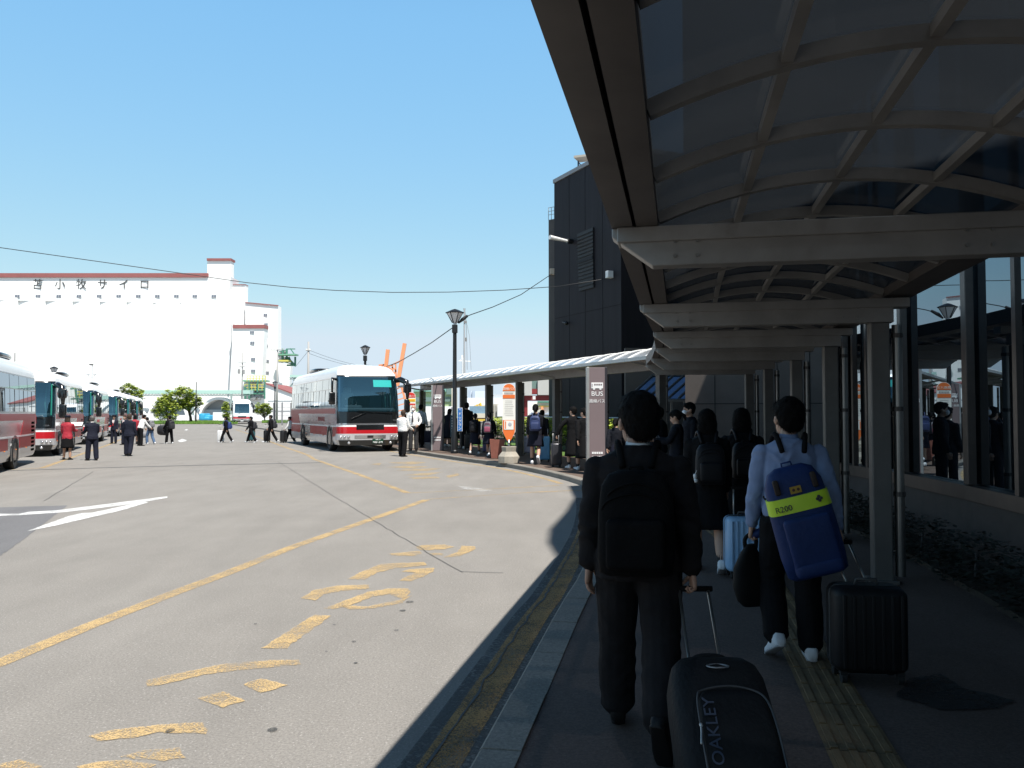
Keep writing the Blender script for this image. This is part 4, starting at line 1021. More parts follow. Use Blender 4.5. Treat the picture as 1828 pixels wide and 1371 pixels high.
def portal():
    D = 62; T = thing('portal_frame', 'grey panelled bridge on a dark red steel frame between the shelter and the tower', 'bridge', (AT(980, 752, D).x, D, 0)); A_ = lambda x, y, d=0: AT(x, y, D + d)
    def bx(nm, m, x0, x1, y0, y1, d0=0, dep=2):
        mb = MB(); mb.prism([A_(x0, y1, d0), A_(x1, y1, d0), A_(x1, y0, d0), A_(x0, y0, d0)], V((0, dep, 0))); mb.build(nm, m, T, True)
    bx('panel', GREYP, 926, 949.5, 676, 706); bx('panel', GREYP, 960, 992, 676, 705)
    bx('window', GLASSG, 949.5, 960, 676, 694, .2); bx('window_frame', RED, 949.5, 960, 694, 703, .1)
    bx('girder', RED, 926, 990, 706, 715, .2, 1.5); bx('leg', RED, 929, 942, 715, 748, .4, 1.5)
    bx('lamp_housing', WHITE, 951, 956, 707, 713, -.6, .5)
portal()
block('ferry_hull', 'bright white and yellow ship superstructure seen under the dark red frame', 'ship', 140, 942, 992, 717, 752, mat('ship_white', (.85, .83, .76), .6), 10,
      [('deck', YELLR, 955, 988, 724, 726, .5), ('deck', GREEN, 960, 990, 716, 719, .8), ('window_band', BLUEG, 946, 985, 737, 740, .3), ('crate', PALEY, 958, 968, 731, 739, 2), ('vehicle', mat('dark_vehicle', (.05, .06, .08), .4), 950, 985, 742, 747, 3), ('funnel', ORANGE, 966, 970, 726, 740, 1.5)])
def excavator():
    D = 75; A_ = lambda x, y: AT(x, y, D); T = thing('yellow_crane', 'small yellow crane arm against the pale distant buildings', 'crane', (A_(862, 752).x, D, 0))
    mb = MB(); mb.box((A_(862, 740).x, D, 1.6), (1.6, 1.6, 1.4)); mb.build('cab', mat('machine_yellow', (.6, .42, .06), .6), T, True)
    mb = MB(); mb.tube([(A_(862, 742).x, D, 1.5), A_(857, 720), A_(850, 726)], .14, 6); mb.build('boom', MC['machine_yellow'], T, True)
    mb = MB(); mb.beam(A_(851, 722), A_(855, 747), .2, .2); mb.build('prop', mat('prop_orange', (.75, .45, .2), .6), T, True)
excavator()
# hedge and rail behind the shelter
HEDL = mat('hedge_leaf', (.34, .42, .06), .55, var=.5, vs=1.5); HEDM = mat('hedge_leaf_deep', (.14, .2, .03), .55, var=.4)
def hedge():
    a, b = V((-.95, 39.6, 0)), V((4.0, 28.6, 0)); T = thing('hedge', 'clipped bright green hedge behind the shelter posts in front of the dark tower', 'hedge', (1.5, 34, 0))
    mb = MB(); d = (b - a); n = V((d.y, -d.x, 0)).normalized()
    for _ in range(1000):
        p = a.lerp(b, random.random()) + n * random.uniform(-.35, .35); z = .35 + 1.0 * random.random() ** .7
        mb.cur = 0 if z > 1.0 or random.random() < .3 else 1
        leaves(mb, (p.x, p.y, z), (.16, .16, .12), 9, .075)
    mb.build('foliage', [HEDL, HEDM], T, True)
    mb = MB()
    for k in range(34):
        p = a.lerp(b, (k + random.random()) / 34); mb.tube([(p.x, p.y, .05), (p.x + random.uniform(-.1, .1), p.y, .5), (p.x + random.uniform(-.2, .2), p.y, 1.0)], [.022, .015, .008], 5)
    mb.build('stems', BARK, T, True)
    mb = MB(); mb.prism([V((a.x, a.y, .06)) + n * .2, V((b.x, b.y, .06)) + n * .2, V((b.x, b.y, .06)) - n * .2, V((a.x, a.y, .06)) - n * .2], V((0, 0, .07))); mb.build('soil', SOIL, T, True)
hedge()
mb = MB(); L = [V((-.2, 36.2, 0)), V((3.1, 28.2, 0))]; n0 = V((.924, .383, 0))
strip(mb, Z([L[0] - n0 * .9, L[1] - n0 * .9], PZ + .005), Z([L[0] + n0 * 2.6, L[1] + n0 * 2.6], PZ + .005)); struct(mb.build('lawn', LAWN))
mb = MB(); strip(mb, Z([V((-3.6, 46, 0)), V((-.2, 36.2, 0)) - n0 * .9], PZ + .006), Z([V((-1, 46.5, 0)), V((-.2, 36.2, 0)) + n0 * 2.6], PZ + .006)); struct(mb.build('lawn', LAWN))
def rail():
    T = thing('pipe_rail', 'pale horizontal pipe rail running along the top of the hedge', 'railing', (1.5, 34.6, 0))
    a, b = V((-.7, 40.2, 1.43)), V((4.3, 29.0, 1.43)); mb = MB(); mb.tube([a, b], .035, 8); mb.build('top_rail', ALU, T, True)
    for k in range(6):
        p = a.lerp(b, k / 5); mb = MB(); mb.tube([(p.x, p.y, .1), p], .03, 6); mb.build('post', ALU, T, True)
rail()
def fence(pts, h, label, step=.12):
    T = thing('fence', label, 'fence', pts[0]); 
    for a, b in zip(pts, pts[1:]):
        a, b = V(a), V(b); n = int((b - a).length / step); mb = MB()
        for k in range(n + 1): p = a.lerp(b, k / n); mb.beam((p.x, p.y, a.z + .08), (p.x, p.y, a.z + h), .018, .018)
        for z in (.1, h - .04): mb.beam((a.x, a.y, a.z + z), (b.x, b.y, a.z + z), .035, .035)
        mb.build('bar_panel', BLKMET, T, True)
        for p in (a, b): mb = MB(); mb.beam((p.x, p.y, a.z), (p.x, p.y, a.z + h + .05), .05, .05); mb.build('post', BLKMET, T, True)
fence([V((-4.6, 47, .1)), V((-2.2, 41.2, .1)), V((-1.2, 38.8, .1))], 1.1, 'black bar fence behind the far end of the shelter')
def mesh_fence():
    D = 120; A_ = lambda x: AT(x, 752, D).x; T = thing('mesh_fence', 'tall grey mesh fence on posts between the distant lamp and the coach', 'fence', (A_(515), D, 0)); m = mat('fence_grey', (.22, .22, .23), .6)
    h = AT(515, 719, D).z
    for x in (488, 503.5, 519, 535): mb = MB(); mb.beam((A_(x), D, 0), (A_(x), D, h if x != 503.5 else h * 1.02), .16, .16); mb.build('post', m, T, True)
    mb = MB()
    for k in range(48): x = 488 + k; mb.beam((A_(x), D, .1), (A_(x), D, h - .1), .012, .012)
    for k in range(6): mb.beam((A_(488), D, .1 + (h - .2) * k / 5), (A_(535), D, .1 + (h - .2) * k / 5), .03, .03)
    mb.build('mesh_panel', m, T, True)
mesh_fence()
# ------------------------------------------------------------------ coaches
CHROME = mat('coach_silver', (.52, .52, .54), .18, .85, var=.06, vs=1.5, rvar=.05)
CSILV = mat('coach_silver_paint', (.58, .58, .6), .25, .3)
CRED = mat('coach_red', (.42, .012, .018), .25, coat=.6)
CDRED = mat('coach_dark_red', (.30, .007, .012), .3, spec=.2)
CWHITE = mat('coach_white', (.82, .82, .82), .28, coat=.4)
CBLACK = mat('coach_black', (.008, .009, .010), .2, coat=.5)
RUBBER = mat('rubber', (.012, .012, .012), .8)
COWIN = glassmix('coach_side_glass', (.75, .8, .82), .42, (.01, .014, .016), .01)
COSCR = glassmix('coach_windscreen', (.62, .8, .9), .2, (.003, .012, .016), .01, tk=16, trans=(.021, .028, .031))
SEATC = mat('seat_cloth', (.12, .16, .22), .8); DASH = mat('dash_grey', (.16, .18, .19), .6); CABIN = mat('cabin_grey', (.07, .085, .10), .8); CURT = mat('curtain_pale', (.45, .5, .5), .8)
TEAL = mat('visor_teal', (.02, .38, .36), .3)
HEADL = mat('headlight', (.6, .6, .62), .12, .5, coat=1)
AMBER = mat('amber_lens', (.7, .2, .03), .3); REDL = mat('tail_lens', (.4, .01, .01), .2)
PLATE = mat('plate_green', (.012, .07, .04), .5); PWHITE = mat('plate_white', (.8, .8, .8), .5)
HUB = mat('wheel_hub', (.5, .51, .53), .3, .7)

class Shell:
    """rounded-plan coach body, facing +Y, front at y=0; S(u,z,d): u metres along the perimeter from the front centre, + to the right"""
    def __init__(s, L=11.9, W=2.5, H=3.55):
        s.L, s.W, s.H = L, W, H; rf, rr = .38, .2; hw = W / 2
        P = []
        for k in range(9): P.append((hw * 0 + (hw - rf) * k / 8, 0.0))
        for k in range(1, 9): a = pi / 2 * k / 8; P.append((hw - rf + rf * sin(a), -rf + rf * cos(a)))
        for k in range(1, 25): P.append((hw, -rf + (-(L - rf - rr)) * k / 24))
        for k in range(1, 7): a = pi / 2 * k / 6; P.append((hw - rr + rr * cos(a), -(L - rr) - rr * sin(a)))
        for k in range(1, 7): P.append(((hw - rr) * (1 - k / 6), -L))
        s.P = P; s.U = [0]
        for a, b in zip(P, P[1:]): s.U.append(s.U[-1] + sqrt((a[0] - b[0]) ** 2 + (a[1] - b[1]) ** 2))
        s.full = s.U[-1]
        s.lv = [(.28, .06, .06), (.45, 0, .0), (.75, -.0, -.03), (1.15, 0, .0), (1.6, .0, .08), (2.3, .015, .22), (2.95, .05, .42), (3.12, .08, .52), (3.28, .16, .75), (3.4, .3, 1.05), (3.47, .52, 1.5), (H, .95, 2.3)]
    def prof(s, z):
        l = s.lv
        if z <= l[0][0]: return l[0][1:]
        for a, b in zip(l, l[1:]):
            if z <= b[0]: t = (z - a[0]) / (b[0] - a[0]); return (a[1] + (b[1] - a[1]) * t, a[2] + (b[2] - a[2]) * t)
        return l[-1][1:]
    def S(s, u, z, d=0):
        sg = 1 if u >= 0 else -1; u = min(abs(u), s.full)
        i = 0
        while i < len(s.U) - 2 and s.U[i + 1] < u: i += 1
        t = (u - s.U[i]) / (s.U[i + 1] - s.U[i]); x0, y0 = s.P[i]; x1, y1 = s.P[i + 1]
        x, y = x0 + (x1 - x0) * t, y0 + (y1 - y0) * t
        tx, ty = x1 - x0, y1 - y0; l = sqrt(tx * tx + ty * ty); nx, ny = -ty / l, tx / l
        ins, sb = s.prof(z); hw = s.W / 2
        fr = max(0, 1 + y / 2.6) ** 1.5 if y > -2.6 else 0     # setback fades behind the front
        x2 = x * (1 - ins / hw); y2 = y - sb * fr
        if y < -s.L + .6: y2 += ins * .9
        return V((sg * (x2 + nx * d * sg * sg), y2 + ny * d, z)) if False else V((sg * (x2 + nx * d), y2 + ny * d, z))
    def body(s, hole=None):
        mb = MB(); zs = [.28, .36, .45, .6, .75, .95, 1.15, 1.4, 1.6, 2.0, 2.3, 2.6, 2.95, 3.05, 3.12, 3.2, 3.28, 3.34, 3.4, 3.44, 3.47, s.H]
        us = s.U[:-1]; ring = [u for u in us] + [s.full] ; ring = [-u for u in ring[::-1][1:]] + ring
        ring = sorted(set([round(u, 5) for u in ring])); ring = ring[1:]
        n = len(ring); vs = []
        for z in zs: vs += [s.S(u, z) for u in ring]
        fs = []; mi = []
        for i in range(len(zs) - 1):
            for k in range(n):
                if hole and zs[i] >= hole[1] - .01 and zs[i + 1] <= hole[2] + .01 and abs(ring[k]) <= hole[0] and abs(ring[(k + 1) % n]) <= hole[0]: continue
                k2 = (k + 1) % n; fs.append((i * n + k, i * n + k2, i * n + n + k2, i * n + n + k)); mi.append(1 if zs[i] >= 2.94 else 0)
        fs.append(tuple(range((len(zs) - 1) * n, len(zs) * n))); mi.append(1); fs.append(tuple(range(n))[::-1]); mi.append(0)
        mb.v = [V(v) for v in vs]; mb.f = [list(f) for f in fs]; mb.mi = mi
        return mb
    def patch(s, mb, u0, u1, z0, z1, d=.006, nu=None, nz=4, skew=0, th=None):
        """panel that follows the shell, with edges returned to the shell; skew slants the u ends with height"""
        nu = nu or max(2, int(abs(u1 - u0) / .12)); nu = min(nu, 60)
        f = []; n = nu + 1
        for j in range(nz + 1):
            t = j / nz; z = z0 + (z1 - z0) * t
            for i in range(n): u = u0 + (u1 - u0) * i / nu + skew * t; f.append(s.S(u, z, d))
        b = []
        for j in range(nz + 1):
            t = j / nz; z = z0 + (z1 - z0) * t
            for i in range(n): u = u0 + (u1 - u0) * i / nu + skew * t; b.append(s.S(u, z, -.01))
        fs = [(j * n + i, j * n + i + 1, j * n + n + i + 1, j * n + n + i) for j in range(nz) for i in range(nu)]
        o = len(f); m = (nz + 1)
        for i in range(nu): fs += [(i, o + i, o + i + 1, i + 1), (nz * n + i, nz * n + i + 1, o + nz * n + i + 1, o + nz * n + i)]
        for j in range(nz): fs += [(j * n, j * n + n, o + j * n + n, o + j * n), (j * n + nu, o + j * n + nu, o + j * n + n + nu, j * n + n + nu)]
        return mb.add(f + b, fs)

def coach(label, loc, rz, group=None, plate=None, scale=1, style='red', vents=False, L=11.9):
    sh = Shell(L); LK = [(1.5, 2.15), (3.35, 4.6), (4.63, 5.9), (5.93, 7.2), (8.75, 9.6)] if L > 11 else [(1.5, 2.15), (3.35, 4.6), (4.63, 5.9)]; T = thing('coach', label, 'bus', loc, rz, group, scale)
    sh.body((1.21, 1.6, 2.95)).build('body', [CHROME if style != 'far' else CWHITE, CWHITE], T, smooth=True, auto=40)
    P = lambda nm, m, *a, par=T, **k: (lambda mb: (sh.patch(mb, *a, **k), mb.build(nm, m, par, smooth=True, auto=40))[1])(MB())
    fm = CBLACK if style != 'far' else CWHITE; mb = MB(); uu0, zz0, zz1 = (1.23, 1.62, 2.92) if style != 'far' else (.98, 1.55, 2.82)
    sh.patch(mb, -1.38, 1.38, 1.1, zz0, d=.010); sh.patch(mb, -1.38, 1.38, zz1, 3.02, d=.010); sh.patch(mb, -1.38, -uu0, zz0, zz1, d=.010, nz=8); sh.patch(mb, uu0, 1.38, zz0, zz1, d=.010, nz=8); mb.build('front_mask', fm, T, smooth=True, auto=40)
    # cab seen through the windscreen
    mb = MB(); mb.box((0, -2.6, 2.2), (2.3, .05, 1.7)); mb.box((0, -1.5, 1.45), (2.3, 2.2, .05)); mb.build('cab_lining', CABIN, T)
    mb = MB(); mb.rbox((0, -.55, 1.62), (2.2, .5, .22), .06); mb.rbox((.55, -.62, 1.76), (.7, .35, .14), .05); mb.build('dashboard', DASH, T, smooth=True)
    for x, y in ((.62, -1.35), (-.62, -1.7)):
        mb = MB(); mb.rbox((x, y, 1.98), (.5, .14, .75), .06); mb.rbox((x, y, 2.45), (.32, .12, .22), .05); mb.rbox((x, y + .25, 1.6), (.5, .5, .14), .05); mb.build('cab_seat', SEATC if x < 0 else CURT, T, smooth=True)
    mb = MB(); N = 20; c0 = V((.62, -.72, 1.95)); mb.tube([c0 + V((.24 * cos(2 * pi * k / N), -.10 * sin(2 * pi * k / N), .2 * sin(2 * pi * k / N))) for k in range(N + 1)], .018, 6, cap=False); mb.tube([c0, c0 + V((0, .12, -.22))], .03, 6); mb.build('steering_wheel', CBLACK, T, smooth=True)
    for x in (-1.08, -.86): mb = MB(); mb.tube([(x, -.9, 1.5), (x + .05, -.8, 2.1), (x + .02, -1.0, 2.85)], .03, 6); mb.build('door_rail', mat('rail_green', (.25, .5, .42), .4), T, smooth=True)
    ws = P('windscreen', COSCR, *((-1.28, 1.28, 1.58, 2.96) if style != 'far' else (-1.0, 1.0, 1.5, 2.85)), d=.018, nz=8)
    P('visor_sign', TEAL, *((-.95, -.2, 2.56, 2.84) if style == 'red' else (-.2, .12, 2.6, 2.78)), d=.022, par=ws) if style != 'far' else None
    P('windscreen_edge', mat('edge_green', (.02, .2, .15), .3), -1.16, -1.11, 1.65, 2.9, d=.021, par=ws) if style == 'row' else None
    P('chrome_strip', CHROME, -1.34, 1.34, 1.08, 1.125, d=.03)
    P('white_band', CWHITE, -1.5, 1.5, .99, 1.08, d=.012)
    P('red_band', CRED, -1.5, 1.5, .72, .99, d=.013)
    P('grille', CBLACK, -.55, .55, .87, 1.06, d=.02)
    P('bumper', CSILV, -1.52, 1.52, .47, .72, d=.022)
    P('bumper_grille', CHROME, -.62, .62, .53, .66, d=.032); P('bumper_emblem', CBLACK, -.12, .12, .55, .65, d=.036)
    P('lower_skirt', CBLACK, -1.25, 1.25, .26, .47, d=.012)
    for sg in (-1, 1):
        h = P('headlight', HEADL, *sorted((sg * .78, sg * 1.22)), .5, .67, d=.034)
        mb = MB()
        for k in (.86, 1.0, 1.13): p = sh.S(sg * k, .585, .04); mb.ell(p, (.05, .03, .05), 10, 6)
        mb.build('reflector', CHROME, h, smooth=True)
        mb = MB(); mb.ell(sh.S(sg * .85, .36, .02), (.055, .03, .055), 10, 6); mb.build('fog_lamp', HEADL, T, smooth=True)
    fr = sh.S(0, .37, .03)
    pl = P('number_plate', PLATE, -.53, -.09, .33, .51, d=.03) if plate else P('number_plate', PWHITE, -.2, .2, .33, .5, d=.03)
    if plate:
        text(plate, .15, PWHITE, 'plate_number', pl, planeM(sh.S(-.31, .395, .034), (-1, 0, 0), (0, 0, 1)), .002, sx=1.15)
        text('室蘭 200', .055, PWHITE, 'plate_number', pl, planeM(sh.S(-.31, .48, .034), (-1, 0, 0), (0, 0, 1)), .002)
    for a, b in (((.15, 1.55), (.75, 1.3)), ((-.9, 1.52), (-.2, 1.58)), ((-.15, 1.56), (.5, 1.62))):
        mb = MB(); mb.tube([sh.S(a[0], a[1], .04), sh.S(b[0], b[1], .05)], .014, 5); mb.build('wiper', CBLACK, T)
    if style != 'far': text('SELEGA', .085, CHROME, 'emblem', T, planeM(sh.S(-.95, 1.24, .016), (-.995, .1, 0), (0, 0, 1)), .002)
    # sides
    for sg in (-1, 1):
        a0, a1 = 1.75, sh.U[8 + 8 + 24] - .15
        P('window_band', CBLACK, *sorted((sg * 1.42, sg * a1)), 1.72, 2.94, d=.004, nu=60)
        n = 8 if L > 11 else 6; w = (a1 - a0) / n
        for k in range(n):
            u0, u1 = a0 + w * k + .03, a0 + w * (k + 1) - .03
            g = P('side_window', COWIN, *sorted((sg * u0, sg * u1)), 1.78, 2.46, d=.010, nz=2, nu=6)
            P('upper_window', COWIN, *sorted((sg * u0, sg * u1)), 2.49, 2.9, d=.009, nz=2, nu=6)
            mb = MB(); um = sg * (u0 + u1) / 2; mb.beam(sh.S(um, 1.78, .014), sh.S(um, 2.46, .014), .02, .012); mb.build('sash_bar', CBLACK, g)
        P('red_panel', CDRED, *sorted((sg * 1.6, sg * (a1 + .1))), 1.5, 1.71, d=.006, nu=60, nz=2)
        P('red_panel', CDRED, *sorted((sg * (a1 - 2.6), sg * (a1 - .1))), 1.02, 1.5, d=.006, nu=20, nz=2, skew=sg * .5)
        P('trim_strip', CWHITE, *sorted((sg * 1.45, sg * (a1 - .2))), .98, 1.03, d=.012, nu=60, nz=1)
        # lockers between the wheels and their red skirts
        for (u0, u1) in LK + [(L - 2.0, a1)]:
            if u1 <= u0: continue
            P('locker_panel', CDRED, *sorted((sg * u0, sg * u1)), .62, .97, d=.007, nz=2); P('lower_panel', CSILV, *sorted((sg * u0, sg * u1)), .3, .61, d=.005, nz=2)
        if style == 'row': 
            P('door', COWIN, *sorted((sg * 1.5, sg * 2.2)), .5, 2.85, d=.014, nz=8) if sg > 0 else None
        for k in range(5):
            mb = MB(); mb.ell(sh.S(sg * (2.0 + k * L * .175), .60, .012), (.025, .025, .02), 6, 4); mb.build('marker_lamp', AMBER, T)
        if style != 'far':
            uu = 4.6 if L > 11 else 4.0; p = sh.S(sg * uu, 1.27, .008)
            text('DONAN BUS', .26, CDRED, 'lettering', T, planeM(p, (0, sg * 1, 0), (0, 0, 1)), .002)
        if vents:
            for k in range(8):
                mb = MB(); sh.patch(mb, *sorted((sg * (a1 - .75), sg * (a1 - .15))), .45 + k * .13, .53 + k * .13, d=.008, nz=1); mb.build('vent', mat('vent_black', (.006, .006, .006), .9, spec=0), T)
        # wheels with arches
        for uw in (2.75, L - 2.75):
            c = sh.S(sg * uw, .5, 0); 
            mb = MB(); n = 20; pts = [V((c.x + sg * .004, c.y + .62 * cos(t), .48 + .56 * sin(t))) for t in [pi * k / n for k in range(n + 1)]]
            pts = [V((c.x + sg * .004, c.y + .62, .27))] + pts + [V((c.x + sg * .004, c.y - .62, .27))]
            mb.prism(pts, V((sg * .008, 0, 0))); mb.build('wheel_arch', CBLACK, T)
            mb = MB(); ax = V((sg, 0, 0)); o = V((c.x - sg * .26, c.y, .5))
            pr = [(.30, 0), (.46, .0), (.5, .05), (.5, .24), (.46, .285), (.33, .285), (.30, .26)]
            vs = []; m = 28
            for r, q in pr:
                for k in range(m): t = 2 * pi * k / m; vs.append(o + ax * q + V((0, cos(t) * r, sin(t) * r)))
            fs = [(i * m + k, i * m + (k + 1) % m, i * m + m + (k + 1) % m, i * m + m + k) for i in range(len(pr) - 1) for k in range(m)]
            mb.add(vs, fs); wo = mb.build('wheel', RUBBER, T, smooth=True, auto=40)
            mb = MB(); pr = [(.31, .26), (.29, .2), (.2, .16), (.14, .24), (.06, .26)]; vs = []
            for r, q in pr:
                for k in range(m): t = 2 * pi * k / m; vs.append(o + ax * q + V((0, cos(t) * r, sin(t) * r)))
            fs = [(i * m + k, i * m + (k + 1) % m, i * m + m + (k + 1) % m, i * m + m + k) for i in range(len(pr) - 1) for k in range(m)] + [tuple(range(4 * m, 5 * m))]
            mb.add(vs, fs); mb.build('rim', HUB, wo, smooth=True, auto=40)
    # mirrors: driver's side small, kerb side large hooked arm (vehicle left = -X)
    a = sh.S(1.42, 2.85, .0); mb = MB(); mb.tube([a, a + V((.18, .12, .03)), a + V((.2, .18, -.2)), a + V((.2, .2, -.55))], [.05, .06, .05, .04], 8); mo = mb.build('mirror_arm', CBLACK, T, smooth=True)
    mb = MB(); mb.rbox(a + V((.21, .2, -.75)), (.24, .14, .5), .06); mb.build('mirror', CBLACK, mo, smooth=True)
    a = sh.S(-1.4, 2.82, .0); mb = MB(); mb.tube([a + V((.1, 0, 0)), a + V((-.12, .3, .05)), a + V((-.28, .5, -.05)), a + V((-.34, .55, -.45)), a + V((-.34, .55, -.75))], [.09, .12, .13, .10, .06], 10); mo = mb.build('mirror_arm', CBLACK, T, smooth=True)
    mb = MB(); mb.rbox(a + V((-.34, .55, -1.0)), (.28, .16, .56), .07); mb.build('mirror', CBLACK, mo, smooth=True)
    mb = MB(); mb.rbox(a + V((-.32, .55, -.3)), (.32, .16, .4), .07); mb.build('mirror', CBLACK, mo, smooth=True)
    # rear
    uf = sh.full
    for sg in (-1, 1): P('tail_light', REDL, *sorted((sg * (uf - 1.3), sg * (uf - 1.05))), 1.35, 1.65, d=.012)
    mb = MB(); sh.patch(mb, uf - 1.0, uf - .001, 1.8, 2.9, d=.01); sh.patch(mb, -(uf - .001), -(uf - 1.0), 1.8, 2.9, d=.01); mb.build('rear_window', COWIN, T, smooth=True, auto=40)
    # air-conditioning hatch on the roof
    mb = MB(); mb.rbox((0, -L * .7, 3.55), (1.7, 2.2, .16), .06); mb.build('roof_hatch', CBLACK, T, smooth=True)
    # cabin: seat backs and wheel behind the windscreen are left to the dark glass; steering wheel hint
    return T

def ground_at(px, D): return V(((px - CX) / F * D, D, 0))
# coach by the shelter
kd = V((-.40, .917, 0)).normalized()
coach('white roofed red banded coach standing at the shelter kerb, plate reading 46-34', V((-5.9, 34.5, 0)), heading(-kd), None, '46-34', 1.06)
# row on the left: nearside faces into the yard, noses towards the camera
rowd = V((-.36, .933, 0)).normalized(); rp0 = V((-14.6, 24.65, 0)); rright = V((rowd.y, -rowd.x, 0))
RG = 'coaches parked nose to tail on the left'
def rowbus(s, label):
    return coach(label, rp0 + rowd * s - rright * 1.17, heading(-rowd), RG, None, .93, 'row', True, 9.7)
b1 = rowbus(2.75 - 9.0, 'nearest coach of the left row, only its rear half in view with louvres')
for s, lab in ((6.4, 'second coach of the left row, its hooked mirror beside the woman in red'),
               (19.2, 'third coach of the left row, nose right behind the second one'),
               (34.5, 'fourth coach of the left row, behind the man facing the camera'), (45.8, 'fifth coach of the left row, small in the distance'), (57.5, 'farthest coach of the left row')):
    dup(b1, rp0 + rowd * s - rright * 1.17, None, lab)
coach('distant white coach with a thin red line, facing the camera between two small trees', V((AT(432, 750, 128).x, 128, 0)), heading(V((.33, -.944, 0))), None, None, 1.09, 'far')
# ------------------------------------------------------------------ bus stop signs, pillars, planter
MAUVE = mat('pillar_mauve', (.19, .145, .15), .5, var=.08, vs=1); PDARK = mat('pillar_side', (.03, .028, .034), .45)
SORANGE = mat('sign_orange', (.72, .16, .03), .45); SRED = mat('sign_red', (.62, .03, .02), .45); SYEL = mat('sign_yellow', (.8, .6, .03), .45); SWHITE = mat('sign_white', (.78, .77, .72), .45)
SBLUE = mat('sign_blue', (.02, .14, .42), .45); INK = mat('sign_ink', (.05, .05, .05), .6)
def pillar(px, D, label, rz):
    X = (px - CX) / F * D; T = thing('bus_sign_pillar', label, 'sign pillar', (X, D, PZ), rz, 'mauve bus sign pillars'); h = 2.6; w = .5
    mb = MB(); mb.box((0, .1, h / 2), (w - .1, .2, h)); mb.build('pillar', MAUVE, T, bevel=.008)
    for s in (-1, 1): mb = MB(); mb.box((s * (w / 2 - .03), .105, h / 2), (.06, .22, h + .02)); mb.build('side_frame', ALU if s < 0 else PDARK, T, bevel=.006)
    fy = -.004
    mb = MB(); mb.rbox((0, fy, 2.16), (.29, .012, .14), .004); k = mb.build('bus_symbol', PWHITE, T)
    mb = MB(); mb.lathe([(.032, -.004), (.032, .008)], (0, 0, 0), 12)
    W_ = MB()
    for x in (-.075, .08): W_.prism([V((x + .03 * cos(t), fy - .004, 2.085 + .03 * sin(t))) for t in [2 * pi * q / 12 for q in range(12)]], V((0, .008, 0)))
    W_.build('symbol_wheels', PWHITE, k, True) if False else W_.build('symbol_wheel', PWHITE, T)
    mb = MB()
    for q in range(4): mb.box((-.055 + q * .052, fy - .008, 2.185), (.036, .006, .035))
    mb.box((-.122, fy - .008, 2.165), (.014, .006, .075)); mb.build('symbol_windows', MAUVE, T)
    text('BUS', .155, PWHITE, 'lettering', T, planeM((0, fy, 1.955), (1, 0, 0), (0, 0, 1)), .003, sx=1.1)
    text('路線バス', .098, PWHITE, 'lettering', T, planeM((0, fy, 1.775), (1, 0, 0), (0, 0, 1)), .003)
    for z in (.52, .42): mb = MB(); [mb.box((-.11 + q * .055, fy, z), (.044, .006, .05)) for q in range(5)]; mb.build('small_print', PWHITE, T)
    return T
pillar(1066, 20.2, 'nearer mauve pillar with a white bus symbol, BUS and 路線バス, left of the big man', .04)
pillar(781, 33.2, 'farther mauve pillar with a white bus symbol, between the coach and the lamp post', .06)

